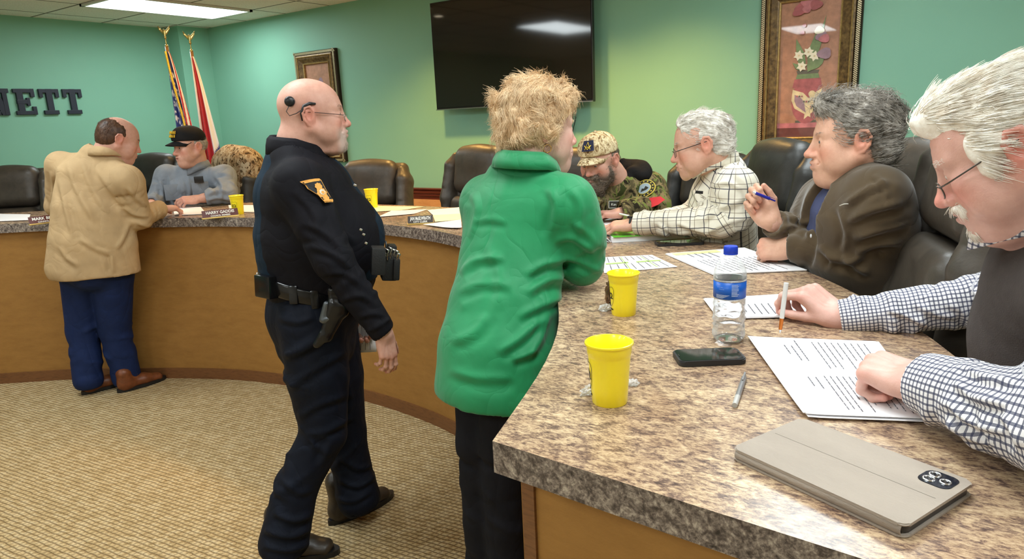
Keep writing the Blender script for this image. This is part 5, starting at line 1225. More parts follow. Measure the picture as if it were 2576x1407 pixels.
# ================================================================== 4. seated man in black cap and grey work shirt
GREYS = cloth('grey_blue_work_shirt', srgb(128, 136, 146), .85, .12, vs=12, wr=.6); GREYH = hair_mat('grey_hair', srgb(120, 112, 104), srgb(190, 184, 176)); BLKCAP = cloth('black_cap_cloth', (.012, .012, .013), .8, .1, wr=.1); JEANS = cloth('dark_jeans', srgb(34, 42, 62), .85, .2)
def cap_man():
    RT, AW, v3 = local(478); D0 = 4.95; g = pd(490, 560, D0 + .1)
    P = empty('person', (g[0], g[1], PLAT), 0, 'seated man in a black cap with gold lettering and a grey work shirt', 'person')
    nk = pd(492, 425, D0 + .03)
    hd = Head(pd(478, 370, D0 - .02), v3(-.87, -.45, -.05), (0, 0, 1), 1.06, neck=nk, nr=.062, tone=(.62, .36, .27), red=.5, jaw=1.08, dbl=.5, h=.004, open_=.006)
    S1 = pd(418, 442, D0 + .0); E1 = pd(392, 505, D0 - .10); W1 = pd(380, 505, D0 - .3); W1[2] = TOP + .05
    S2 = pd(566, 442, D0 + .0); E2 = pd(574, 500, D0 - .12); W2 = pd(498, 503, D0 - .20); W2[2] = TOP + .055; E2[2] = TOP + .07
    h1 = hand_mesh(W1, v3(-.5, -.8, -.1), v3(0, 0, 1), False, [(.3, .4, .3)] * 4, (.2, .2, .2), fore=W1 * .6 + E1 * .4, tone=TONE, h=.0035)
    h2 = hand_mesh(W2, v3(-1, -.1, .0), v3(-.1, -.5, .8), True, [(.5, .6, .4), (.8, .9, .5), (.9, 1.0, .6), (1., 1., .6)], (.5, .4, .2), fore=W2 * .5 + E2 * .5, tone=TONE, h=.0035)
    tor = [pd(492, 435, D0 + .03), pd(492, 470, D0 + .04), pd(492, 520, D0 + .08), pd(492, 580, D0 + .14)]; side = nrm(v3(.93, .2, 0))
    body(P, [hd.mesh(), h1[:3], h2[:3], core([([tor[0] - UP * .04, tor[2], tor[3]], [.06, .10, .10]), armcore(S1, E1, W1), armcore(S2, E2, W2), ([tor[0] - UP * .04, S1 - UP * .02], [.04, .035]), ([tor[0] - UP * .04, S2 - UP * .02], [.04, .035])], TONE)])
    hd.extras(P, GREYH)
    d = Sdf(); d.echain(tor, [(.12, .085), (.185, .12), (.20, .14), (.21, .15)], side, .014)
    yoke(d, tor[0], tor[1], S1, S2, .052, .066)
    neckline(d, nk, UP)
    arm_sleeve(d, [S1, E1, W1], [.074, .062, .048], .015, seed=51, folds=(5, 6), amp=.006, w=.011); arm_sleeve(d, [S2, E2, W2 * .75 + E2 * .25], [.074, .066, .054], .015, seed=55, folds=(5, 6), amp=.006, w=.011)
    d.folds([pd(478, 440, D0 - .1), pd(470, 500, D0 - .08)], .006, -.004)
    garment('work_shirt', d, .008, GREYS, P, noise=((.003, 10, 7, (1, 1, 1)),), crease=.002, px=[
        ([(400, 450), (410, 480), (405, 505)], .013, .010), ([(425, 440), (430, 470), (420, 500)], .013, .008), ([(540, 440), (560, 470), (555, 500)], .014, .010), ([(520, 490), (550, 480), (580, 485)], .012, .010), ([(520, 505), (550, 498), (585, 505)], .012, .009), ([(470, 440), (478, 470), (475, 505)], .012, .006)])
    collar('shirt_collar', nk + UP * .012, v3(0, 0, 1), v3(-.86, -.42, 0), .066, .066, .035, .05, GREYS, P, gap=.5, spread=.02, rise_back=.012, thick=.004)
    for (u, v), s in (((436, 476), 1), ((505, 470), 1)):
        bm = bmesh.new(); bx(bm, (0, 0, 0), (.11, .006, .11), M=Matrix.Translation(pd(u, v + 8, D0 - .118)) @ Matrix.Rotation(math.atan2(RT[1], RT[0]), 4, 'Z'), bev=.004); pk = bm_obj('chest_pocket', bm, GREYS, P, auto=40)
    bm = bmesh.new(); bx(bm, (0, 0, 0), (.06, .012, .045), M=Matrix.Translation(pd(500, 452, D0 - .137)) @ Matrix.Rotation(math.atan2(RT[1], RT[0]), 4, 'Z'), bev=.003); bm_obj('phone_in_pocket', bm, BLKM, P, auto=40)
    c = cap_hat(hd, P, BLKCAP, BLKCAP)
    gl = mat('gold_thread', srgb(236, 196, 60), .6)
    for tx, zz, sz in (('ARMY', .098, .024), ('VET', .074, .02)):
        yv = .094 if zz > .09 else .106
        M = Matrix(((*hd.R[0], 0), (*hd.R[1], 0), (*hd.R[2], 0), (0, 0, 0, 1))); M = Matrix.Translation(hd.wor(A(0, yv + .003, zz))) @ M @ Matrix.Rotation(PI, 4, 'Z') @ Matrix.Rotation(PI / 2 - .35, 4, 'X')
    bm = bmesh.new(); rg = random.Random(4)
    for row, zz in enumerate((.102, .080)):
        for k in range(5):
            x = -.032 + .016 * k + (.004 if row else 0); yv = .0975 - .35 * x * x * 20 * .1 if row == 0 else .106 - abs(x) * .12
            pts = [(x - .005, yv + .004, zz - .009), (x - .004 + rg.uniform(-.002, .002), yv, zz + .009), (x + .005, yv, zz + rg.uniform(-.002, .009)), (x + .004, yv + .003, zz - .008)]
            tube(bm, [tuple(hd.wor(A(*p))) for p in pts], .0022, 6)
    bm_obj('cap_lettering', bm, gl, c)
    hair(hd, P, [((0, -.018, .022), (.080, .100, .075), .01)], [((0, .12, -.01), (.12, .115, .12), .01), ((0, -.01, .135), (.15, .15, .085), .01), ((0, .0, -.10), (.12, .13, .055), .01), ((.09, .0, -.02), (.03, .03, .04), .008), ((-.09, .0, -.02), (.03, .03, .04), .008)], GREYH, [dict(n=500, L=.02, r=.0009, dir=dir_down, lift=.15, seed=7)], h=.0045)
    seated_legs(P, (tor[3] * 1.0).tolist()[:2] + [PLAT + .54], (-.2, -1), JEANS, BRN)
    settle(P)
cap_man()
# ================================================================== 5. bearded man in camouflage
CAMO = camo('camouflage_cloth', [srgb(40, 36, 26), srgb(86, 78, 54), srgb(128, 112, 80), srgb(60, 66, 36), srgb(28, 26, 20), srgb(112, 124, 62)], 13)
CAMOC = camo('camouflage_cap_cloth', [srgb(120, 96, 66), srgb(178, 154, 116), srgb(208, 190, 152), srgb(150, 122, 88), srgb(96, 78, 56), srgb(222, 206, 170)], 30)
BEARD = hair_mat('dark_grizzled_beard', srgb(52, 42, 34), srgb(140, 126, 112)); HOOD = cloth('black_hood_cloth', (.012, .011, .011), .9, .1, wr=.3)
def camo_man():
    RT, AW, v3 = local(1512); D0 = 3.32; g = pd(1560, 560, D0 + .15)
    P = empty('person', (g[0], g[1], PLAT), 0, 'bearded man in a camouflage jacket and camouflage cap, looking down', 'person')
    nk = pd(1548, 452, D0 + .06)
    hd = Head(pd(1508, 405, D0), v3(-.50, -.80, -.22), v3(-.10, -.1, 1), 1.0, neck=nk, nr=.062, tone=(.58, .34, .26), red=.5, stubble=.9, stub_col=(.10, .085, .075), h=.0035)
    S1 = pd(1478, 512, D0 + .05); E1 = pd(1490, 590, D0 - .02); E1[2] = TOP + .06; W1 = E1 + v3(-.05, -.22, 0)
    S2 = pd(1632, 470, D0 + .10); E2 = pd(1650, 548, D0 + .02); E2[2] = TOP + .05; W2 = pd(1560, 545, D0 - .12); W2[2] = TOP + .045
    h1 = hand_mesh(W1, v3(.5, -.8, -.1), v3(0, 0, 1), False, [(.5, .6, .4)] * 4, (.3, .3, .2), fore=E1 * .4 + W1 * .6, tone=TONE, h=.0035)
    h2 = hand_mesh(W2, v3(-1, -.3, 0), v3(0, 0, 1), True, [(.5, .6, .4)] * 4, (.3, .3, .2), fore=E2 * .4 + W2 * .6, tone=TONE, h=.0035)
    tor = [pd(1556, 475, D0 + .08), pd(1560, 520, D0 + .12), pd(1562, 580, D0 + .18), pd(1562, 640, D0 + .22)]; side = nrm(v3(.93, -.35, 0))
    body(P, [hd.mesh(), h1[:3], h2[:3], core([([tor[0] - UP * .04, tor[2], tor[3]], [.06, .10, .10]), armcore(S1, E1, W1), armcore(S2, E2, W2), ([tor[0] - UP * .04, S1], [.04, .035]), ([tor[0] - UP * .04, S2], [.04, .035])], TONE)])
    hd.extras(P, BEARD, gaze=(0, 1, -.5))
    d = Sdf(); d.echain(tor, [(.12, .09), (.20, .13), (.22, .15), (.22, .16)], side, .014)
    yoke(d, tor[0], tor[1], S1, S2, .054, .066)
    d.chain([S1, E1, W1], [.080, .068, .055], .02); d.chain([S2, E2, W2], [.082, .070, .055], .02)
    auto_folds(d, S2, E2, .076, 6, .006, 61, w=.011); auto_folds(d, E2, W2, .062, 5, .005, 62, w=.011); d.cut(W1, v3(0, -1, 0), .1, .006); d.cut(W2, v3(-1, -.3, 0), .1, .006)
    neckline(d, nk, v3(-.2, -.2, 1), .11); garment('camouflage_jacket', d, .008, CAMO, P, noise=((.004, 10, 8, (1, 1, 1)),), crease=.006)
    # hood lying open behind the neck
    hc = nk + v3(.045, .03, .0); hh = Sdf()
    for a in np.linspace(-.4, 2.9, 9):
        hh.ell(hc + v3(math.cos(a) * .085, math.sin(a) * .075, .02 * math.sin(a) + .005 + .02 * math.cos(a)), (.040, .040, .034), .03)
    hh.ecap(hc + v3(.075, .05, .04), hc + v3(.125, .06, -.01), (.06, .04), (.045, .02), AW, .04); hh.ecap(hc + v3(.03, -.03, .03), hc + v3(-.0, -.08, -.05), (.03, .03), (.02, .02), RT, .03)
    hh.ecap(hc + v3(.02, .06, .05), hc + v3(-.01, .07, .085), (.05, .03), (.02, .012), RT, .03)
    garment('hood', hh, .006, HOOD, P, crease=.006, noise=((.005, 12, 9, (1, 1, 1)),))
    # cap with a square patch
    c = cap_hat(hd, P, CAMOC, CAMOC); R = hd.wor
    def onc(x, z, l=0): # point on the crown front-left panel
        ph = .20 + x / .095; rr = .098 + l; zz = z; k = math.sqrt(max(0, 1 - ((zz - .058) / .093) ** 2)); return R(A(math.sin(-ph) * -rr * k * .94 * -1, -.006 + math.cos(ph) * (.112 + l) * k, zz))
    def cpatch(name, pts, l, m, par):
        V = [onc(x, z, l) for x, z in pts]; V = [sum(V) / len(V)] + V; n_ = len(pts); return mesh_obj(name, V, [(0, 1 + k, 1 + (k + 1) % n_) for k in range(n_)], m, par)
    q = cpatch('cap_patch', [(-.028 + .007 * k, .080) for k in range(9)] + [(.028, .100)] + [(.028 - .007 * k, .122) for k in range(9)] + [(-.028, .100)], .015, mat('navy_patch', srgb(28, 32, 60), .8), c)
    gl = mat('yellow_thread', srgb(240, 206, 70), .6); bm = bmesh.new()
    for pts in (((-.012, .087), (0, .117), (.012, .087)), ((-.016, .104), (0, .088), (.016, .104)), ((-.004, .098), (.004, .098))):
        tube(bm, [tuple(onc(x, z, .0168)) for x, z in pts], .0018, 6)
    bm_obj('patch_emblem', bm, gl, q)
    hair(hd, P, [((0, .052, -.088), (.058, .050, .050), .015), ((0, .075, -.115), (.040, .036, .050), .02), ((.052, .025, -.055), (.022, .035, .045), .02), ((-.052, .025, -.055), (.022, .035, .045), .02), ((0, .098, -.050), (.034, .012, .009), .008), ((.030, .088, -.066), (.012, .014, .022), .01), ((-.030, .088, -.066), (.012, .014, .022), .01)],
         [((0, .115, -.066), (.018, .030, .0055), .003)], BEARD, [dict(n=1500, L=.030, r=.0011, dir=lambda P_, N_: np.stack([P_[:, 0] * .3, 0 * P_[:, 0] + .015, 0 * P_[:, 0] - .05], 1), lift=.12, jitter=.35, seed=9, wave=.002)], name='beard')
    hair(hd, P, [((0, -.018, .022), (.080, .100, .075), .01)], [((0, .12, -.01), (.12, .118, .12), .01), ((0, -.01, .135), (.15, .15, .085), .01), ((0, .0, -.10), (.12, .13, .055), .01), ((.09, .0, -.02), (.03, .03, .04), .008), ((-.09, .0, -.02), (.03, .03, .04), .008)], BEARD, [dict(n=400, L=.02, r=.0009, dir=dir_down, lift=.15, seed=7)], h=.0045)
    # sleeve patches and chest name tab
    ax = nrm(E2 - S2); f_ = v3(.15, -1, 0); f_ = nrm(f_ - ax * (f_ @ ax)); s_ = np.cross(ax, f_); s_ = s_ if s_ @ RT > 0 else -s_
    def onsl(x, t_, l=.0):
        a = x / .088; return S2 + ax * t_ + (f_ * math.cos(a) + s_ * math.sin(a)) * (.1005 + l)
    def sp(name, pts, l, m, par):
        V = [onsl(x, t_, l) for x, t_ in pts]; V = [onsl(sum(p[0] for p in pts) / len(pts), sum(p[1] for p in pts) / len(pts), l)] + V; n_ = len(pts); return mesh_obj(name, V, [(0, 1 + k, 1 + (k + 1) % n_) for k in range(n_)], m, par)
    circ = lambda cx, cy, r, n_=24, e=1: [(cx + r * math.cos(2 * PI * k / n_), cy + e * r * math.sin(2 * PI * k / n_)) for k in range(n_)]
    yl = mat('yellow_ring', srgb(206, 184, 70), .7); dk = mat('dark_patch', srgb(44, 42, 34), .8); gy = mat('grey_blue_patch', srgb(150, 166, 176), .8); rd = mat('red_patch', srgb(196, 40, 46), .7, var=.1); wt = mat('white_thread', srgb(225, 225, 215), .7)
    cx, cy = -.040, .066
    p1 = sp('round_patch', circ(cx, cy, .047), .004, yl, P); sp('patch_band', circ(cx, cy, .043), .005, dk, p1); sp('patch_ring', circ(cx, cy, .029), .006, yl, p1); sp('patch_centre', circ(cx, cy, .026), .007, gy, p1); sp('patch_figure', [(cx - .018, cy + .010), (cx - .008, cy - .004), (cx, cy + .002), (cx + .009, cy - .008), (cx + .018, cy + .008), (cx + .006, cy + .014)], .008, dk, p1)
    for k in range(14):
        a = 2 * PI * k / 14; sp('patch_letter', circ(cx + .036 * math.cos(a), cy + .036 * math.sin(a), .0035, 6), .0062, yl, p1)
    r_ = sp('red_patch', [(-.075, .138), (-.032, .128), (.01, .138), (.022, .160), (-.01, .180), (-.06, .176)], .006, rd, P)
    bm = bmesh.new(); fr = pd(1548, 515, D0 - .06); M = Matrix.Translation(fr) @ Matrix.Rotation(math.atan2(RT[1], RT[0]) - .15, 4, 'Z') @ Matrix.Rotation(-.25, 4, 'X')
    bx(bm, (0, 0, 0), (.062, .006, .036), M=M, bev=.003); tb = bm_obj('name_tab', bm, dk, P, auto=40); bm = bmesh.new()
    for xx, zz, sx_, sz_ in ((0, .0165, .062, .002), (0, -.0165, .062, .002), (-.030, 0, .002, .034), (.030, 0, .002, .034)): bx(bm, (0, 0, 0), (sx_, .002, sz_), M=M @ Matrix.Translation((xx, -.004, zz)))
    bm_obj('tab_border', bm, wt, tb); text_obj('tab_script', 'Kevin', .017, wt, M @ Matrix.Translation((0, -.0045, 0)) @ Matrix.Rotation(PI / 2, 4, 'X'), tb)
    seated_legs(P, tor[3].tolist()[:2] + [PLAT + .54], (-.3, -1), JEANS, BRN)
    settle(P)
camo_man()

# ================================================================== 6. man in the plaid shirt
PLAIDM = plaid('white_plaid_shirt', srgb(226, 220, 204), [('u', .052, 0, .06, srgb(52, 52, 66), .9), ('u', .052, .017, .05, srgb(120, 104, 84), .7), ('v', .0500, 0, .07, srgb(52, 52, 66), .9), ('v', .0500, .016, .05, srgb(120, 104, 84), .7)], wr=.5, n_round=.40)
WHITEH = hair_mat('white_grey_hair', srgb(178, 168, 154), srgb(244, 240, 232))
WATCHB = mat('black_rubber', (.012, .012, .013), .5)
def plaid_man():
    RT, AW, v3 = local(1766); D0 = 2.68; g = pd(1830, 600, D0 + .1)
    P = empty('person', (g[0], g[1], PLAT), 0, 'seated man with glasses in a white plaid shirt, writing over papers', 'person')
    nk = pd(1806, 412, D0 + .02)
    hd = Head(pd(1766, 364, D0), v3(-.97, -.04, -.20), v3(-.16, 0, 1), 1.02, neck=nk, nr=.062, tone=(.66, .385, .28), red=.55, jaw=1.02, nose=1.05, h=.003, mouth=-1)
    S1 = pd(1852, 470, D0 - .13); E1 = A(-.80, 2.56, TOP + .085); W1 = pd(1598, 566, 2.72); W1[2] = TOP + .068
    S2 = pd(1800, 462, D0 + .22); E2 = pd(1745, 545, D0 + .25); E2[2] = TOP + .06; W2 = pd(1650, 541, D0 + .17); W2[2] = TOP + .055
    h1 = hand_mesh(W1, v3(-1, .05, -.14), v3(-.15, -.25, 1), True, [(.35, .5, .3), (.4, .55, .3), (.45, .6, .35), (.5, .6, .4)], (.3, .2, .2), fore=W1 * .6 + E1 * .4, tone=(.66, .385, .28), h=.003)
    h2 = hand_mesh(W2, v3(-1, -.25, -.1), v3(-.1, -.4, .9), False, [(.8, .9, .4), (.9, 1.0, .5), (1., 1.1, .5), (1., 1.1, .5)], (.6, .6, .4), fore=W2 * .6 + E2 * .4, tone=(.66, .385, .28), h=.003)
    tor = [pd(1822, 440, D0 + .03), pd(1818, 500, D0 + .06), pd(1815, 570, D0 + .10), pd(1820, 640, D0 + .12)]; side = nrm(v3(.1, 1, 0))
    body(P, [hd.mesh(), h1[:3], h2[:3], core([([tor[0] - UP * .04, tor[2], tor[3]], [.06, .10, .10]), armcore(S1, E1, W1), armcore(S2, E2, W2), ([tor[0] - UP * .04, S1 - UP * .02], [.04, .035]), ([tor[0] - UP * .04, S2 - UP * .02], [.04, .035])], TONE)])
    hd.extras(P, WHITEH, gaze=(0, 1, -.8))
    d = Sdf(); rd_ = [(.11, .085), (.185, .128), (.19, .135), (.19, .14)]; d.echain(tor, rd_, side, .014)
    yoke(d, tor[0], tor[1], S1, S2, .054, .066)
    a1 = [S1, S1 * .4 + E1 * .6 + v3(.03, 0, -.02), E1, W1]; ar1 = [.072, .070, .058, .046]; a2 = [S2, E2, W2]; ar2 = [.070, .056, .042]
    arm_sleeve(d, a1, ar1, .015, seed=71, folds=(4, 5, 9), amp=.0055, w=.010, open_=.005); arm_sleeve(d, a2, ar2, .015, seed=75, folds=(5, 6), amp=.005, w=.010)
    for a_, b_, am in (((1745, 600), (1840, 560), .006), ((1760, 570), (1850, 520), -.006), ((1880, 500), (1895, 590), .006), ((1850, 600), (1895, 560), .006)): d.crease(pd(*a_, D0 - .1), pd(*b_, D0 - .1), .012, am)
    neckline(d, nk, v3(-.45, 0, .9), .10)
    garment('plaid_shirt', d, .0055, PLAIDM, P, segs=[(a1, ar1), (a2, ar2), (tor, [.12, .14, .15, .15])], noise=((.002, 11, 12, (1, 1, 1)),), crease=.002, px=[
        ([(1760, 560), (1820, 520), (1880, 500)], .010, .010), ([(1770, 590), (1830, 560), (1895, 545)], .010, .010), ([(1790, 470), (1830, 460), (1870, 480)], .009, .008), ([(1700, 560), (1740, 575), (1790, 590)], .008, .007), ([(1650, 560), (1690, 585), (1740, 590)], .007, .005), ([(1740, 470), (1760, 520), (1750, 560)], .009, .006), ([(1850, 430), (1880, 480), (1895, 540)], .010, .007)])
    c = collar('shirt_collar', nk + v3(-.45, 0, .9) * .006 + v3(-.008, 0, 0), v3(-.45, 0, .9), v3(-1, 0, 0), .060, .062, .028, .050, PLAIDM, P, gap=.35, spread=.012, rise_back=.012, thick=.003)
    V = np.array([v.co[:] for v in c.data.vertices]); set_attr(c.data, 'uvw', np.stack([V @ RT, np.cos(V[:, 2] * 16), np.sin(V[:, 2] * 16)], 1))
    hair(hd, P, [((0, -.022, .034), (.0815, .0995, .0875), .01), ((0, -.060, -.025), (.066, .050, .05), .03), ((0, .025, .070), (.058, .060, .054), .03)],
         [((0, .140, .025), (.120, .095, .092), .008), ((0, -.02, -.10), (.12, .12, .055), .01), ((.088, .012, -.025), (.03, .034, .045), .008), ((-.088, .012, -.025), (.03, .034, .045), .008), ((0, .10, -.06), (.12, .075, .09), .008)], WHITEH,
         [dict(n=2200, L=.030, r=.0009, dir=swirl(lambda P_, N_: np.stack([P_[:, 0] * .5, 0 * P_[:, 0] - .10, -.3 * P_[:, 2]], 1), .35, 50), lift=.07, jitter=.10, seed=8, wave=.001)], h=.0038)
    glasses(hd, P, mat('black_wire', (.02, .02, .02), .3, .4), .0011, (.021, .0165), .003)
    # watch on the near wrist
    ax = nrm(W1 - E1); u = nrm(np.cross(ax, UP)); w_ = np.cross(u, ax); c_ = W1 + ax * .012
    bm = bmesh.new(); tube(bm, [tuple(c_ + u * .030 * math.cos(a) + w_ * .024 * math.sin(a)) for a in np.linspace(0, 2 * PI, 24, endpoint=False)], .0055, 8, close=True); wt = bm_obj('watch_strap', bm, WATCHB, P)
    bm = bmesh.new(); bx(bm, (0, 0, 0), (.03, .03, .010), M=Matrix.Translation(c_ + w_ * .028) @ Matrix.Rotation(math.atan2(ax[1], ax[0]), 4, 'Z'), bev=.004); bm_obj('watch_case', bm, BLKM, wt, auto=40)
    # pocket tab and snaps
    bm = bmesh.new(); bx(bm, (0, 0, 0), (.028, .003, .011), M=Matrix.Translation(pd(1759, 484, D0 - .10)) @ Matrix.Rotation(math.atan2(RT[1], RT[0]), 4, 'Z') @ Matrix.Rotation(.1, 4, 'Y'), bev=.001); bm_obj('pocket_tab', bm, BLKM, P)
    seated_legs(P, tor[3].tolist()[:2] + [PLAT + .54], (-1, -.3), JEANS, BRN)
    settle(P); return W2, h2
W2p, h2p = plaid_man()

# ================================================================== 7. man in the brown fleece jacket
BROWNJ = cloth('brown_fleece', srgb(80, 66, 48), .95, .10, vs=14, sheen=.3, wr=.45); BLUESH = cloth('slate_blue_shirt', srgb(74, 80, 112), .7, .10, wr=.4)
SALT = hair_mat('salt_pepper_hair', srgb(82, 76, 66), srgb(196, 188, 178), fr=50)
def brown_man():
    RT, AW, v3 = local(2143); D0 = 2.05; g = pd(2180, 640, D0 + .1)
    P = empty('person', (g[0], g[1], PLAT), 0, 'seated grey haired man in a brown fleece jacket, holding up a pen', 'person')
    nk = pd(2158, 448, D0 + .04)
    tn = (.66, .385, .27)
    hd = Head(pd(2143, 352, D0), v3(-.97, -.16, -.04), v3(.0, 0, 1), 1.04, neck=nk, nr=.066, tone=tn, red=.5, jaw=1.06, nose=1.12, dbl=.5, h=.0026, mouth=1)
    S1 = pd(2212, 498, D0 - .13); E1 = pd(2195, 655, D0 - .06); W1 = pd(1990, 640, 2.15); W1[2] = TOP + .062; E1[2] = TOP + .082
    S2 = pd(2070, 505, D0 + .24); E2 = pd(2010, 640, D0 + .20); E2[2] = TOP + .06; W2 = pd(1945, 562, D0 + .14)
    h1 = hand_mesh(W1, v3(-.96, .15, -.16), v3(-.1, -.75, .6), True, [(1.15, 1.3, .8), (1.2, 1.35, .8), (1.2, 1.3, .8), (1.15, 1.3, .8)], (.8, .6, .6), fore=W1 * .6 + E1 * .4, tone=tn, h=.0026, sc=1.04)
    h2 = hand_mesh(W2 + v3(-.008, 0, .006), v3(-.62, .25, .72), v3(-.25, .95, -.1), False, [(.9, 1.6, .9), (1.15, 1.6, .9), (1.3, 1.6, .9), (1.35, 1.5, .9)], (.6, .9, .6), fore=W2 * .6 + E2 * .4, tone=tn, h=.0026, thumb_dir=(.75, .62, -.2))
    tor = [pd(2165, 470, D0 + .02), pd(2150, 540, D0 + .02), pd(2150, 610, D0 + .05), pd(2160, 700, D0 + .09)]; side = nrm(v3(-.35, 1, 0))
    body(P, [hd.mesh(), h1[:3], h2[:3], core([([tor[0] - UP * .04, tor[2], tor[3]], [.06, .10, .10]), armcore(S1, E1, W1), armcore(S2, E2, W2), ([tor[0] - UP * .04, S1 - UP * .02], [.04, .035]), ([tor[0] - UP * .04, S2 - UP * .02], [.04, .035])], TONE)])
    hd.extras(P, SALT, gaze=(0, 1, -.1))
    # blue shirt underneath
    sh = Sdf(); sh.echain(tor, [(.095, .078), (.155, .118), (.165, .142), (.165, .15)], side, .014); neckline(sh, nk, v3(-.3, -.1, 1), .10); garment('shirt', sh, .006, BLUESH, P, crease=.003)
    collar('shirt_collar', nk + v3(-.3, -.1, 1) * .010, v3(-.40, -.1, .9), v3(-.95, -.25, 0), .068, .074, .028, .055, BLUESH, P, gap=.40, spread=.012, rise_back=.0, thick=.003)
    fv = nrm(v3(-.95, -.32, 0))
    for k, (u, v) in enumerate(((2088, 486), (2068, 545), (2040, 594))):
        c = pd(u, v, D0 - .02); V, F = uv_ball(c, .0065, 10, 6, fv); V = c + (V - c) @ (np.eye(3) - .6 * np.outer(fv, fv)); mesh_obj('shirt_button', V, F[0], mat('shirt_button_%d' % k if 0 else 'pearl_button', srgb(215, 215, 220), .3), P)
    d = Sdf(); d.echain([tor[0], tor[1] + v3(.008, .0, 0), tor[2] + v3(.012, 0, 0), tor[3] + v3(.01, 0, 0)], [(.118, .096), (.185, .150), (.195, .165), (.20, .172)], side, .014)
    yoke(d, tor[0], tor[1], S1, S2, .070, .078, .06)
    # open front: carve the wedge where the shirt shows
    cA = pd(2100, 470, D0 - .02) + fv * .03; cB = pd(2052, 600, D0 + .0) + fv * .05
    d.ecap(cA + fv * .05 + AW * .03, cB + fv * .06 + AW * .04, (.045, .16), (.078, .16), side, .006); o_ = list(d.ops[-1]); o_[6] = True; d.ops[-1] = tuple(o_)
    a1 = [S1, S1 * .45 + E1 * .55 + v3(.03, 0, -.01), E1, W1]
    arm_sleeve(d, a1, [.078, .078, .070, .050], .02, seed=81, folds=(0, 5, 9), amp=.007, w=.012, open_=.006); arm_sleeve(d, [S2, E2, W2], [.074, .062, .046], .02, seed=85, folds=(5, 6), amp=.006, w=.011, open_=.006)
    for a_, b_, am in (((2150, 600), (2270, 560), .009), ((2160, 560), (2280, 520), .007), ((2140, 640), (2200, 590), -.008), ((2130, 520), (2250, 470), -.006)): d.crease(pd(*a_, D0 - .2), pd(*b_, D0 - .2), .016, am)
    neckline(d, nk, v3(-.3, -.1, 1), .11)
    garment('fleece_jacket', d, .006, BROWNJ, P, noise=((.003, 10, 14, (1, 1, 1)),), crease=.002, px=[
        ([(2120, 520), (2180, 480), (2240, 455)], .010, .010), ([(2130, 560), (2190, 530), (2270, 510)], .011, .012), ([(2145, 600), (2210, 580), (2285, 560)], .011, .012), ([(2150, 640), (2200, 615), (2270, 610)], .011, .012), ([(2080, 640), (2130, 660), (2180, 640)], .010, .011),
        ([(2060, 620), (2090, 650), (2090, 680)], .010, .009), ([(2120, 640), (2150, 670), (2190, 690)], .010, .010), ([(2200, 440), (2225, 470), (2235, 500)], .008, .006), ([(2110, 520), (2130, 590), (2120, 640)], .009, .007), ([(1960, 580), (2000, 570), (2040, 590)], .009, .008), ([(1990, 540), (2020, 560), (2050, 550)], .009, .008)])
    collar('fleece_collar', nk + UP * .006, v3(-.28, -.1, 1), v3(-.95, -.25, 0), .080, .084, .075, .012, BROWNJ, P, gap=.85, spread=.006, rise_back=.012, thick=.010, drop_front=.01)
    bm = bmesh.new(); a_, b_ = pd(2112, 518, D0 - .150), pd(2134, 513, D0 - .168); tube(bm, [tuple(a_), tuple(a_ * .5 + b_ * .5 + UP * .002), tuple(b_)], .0016, 6); bm_obj('jacket_logo', bm, mat('silver_embroidery', srgb(190, 186, 176), .5), P)
    hair(hd, P, [((0, -.026, .038), (.087, .105, .092), .01), ((0, -.068, -.030), (.072, .048, .060), .03), ((0, .040, .096), (.066, .054, .036), .03), ((.0, .066, .108), (.048, .030, .020), .02)],
         [((0, .150, .00), (.118, .098, .094), .008), ((0, .115, .050), (.075, .045, .036), .008), ((0, -.0, -.115), (.12, .13, .055), .01), ((.092, .016, -.030), (.03, .034, .045), .008), ((-.092, .016, -.030), (.03, .034, .045), .008), ((0, .115, -.05), (.12, .085, .09), .008)], SALT,
         [dict(n=2600, L=.042, r=.0011, dir=swirl(lambda P_, N_: np.stack([P_[:, 0] * .4, 0 * P_[:, 0] - .10, .05 - .9 * P_[:, 2]], 1), .4, 45), lift=.09, jitter=.10, seed=18, wave=.0015), dict(n=260, L=.045, r=.0007, dir=lambda P_, N_: np.stack([P_[:, 0] * .4, 0 * P_[:, 0] - .10, .05 + 0 * P_[:, 2]], 1), lift=.4, jitter=.25, seed=19, wave=.003, mask=lambda V, N: V[:, 2] > .09)], h=.0036, noise=((.0035, 50, 3, (1, 1, 1)),))
    seated_legs(P, tor[3].tolist()[:2] + [PLAT + .54], (-1, -.45), JEANS, BRN)
    settle(P); return h2
h2b = brown_man()

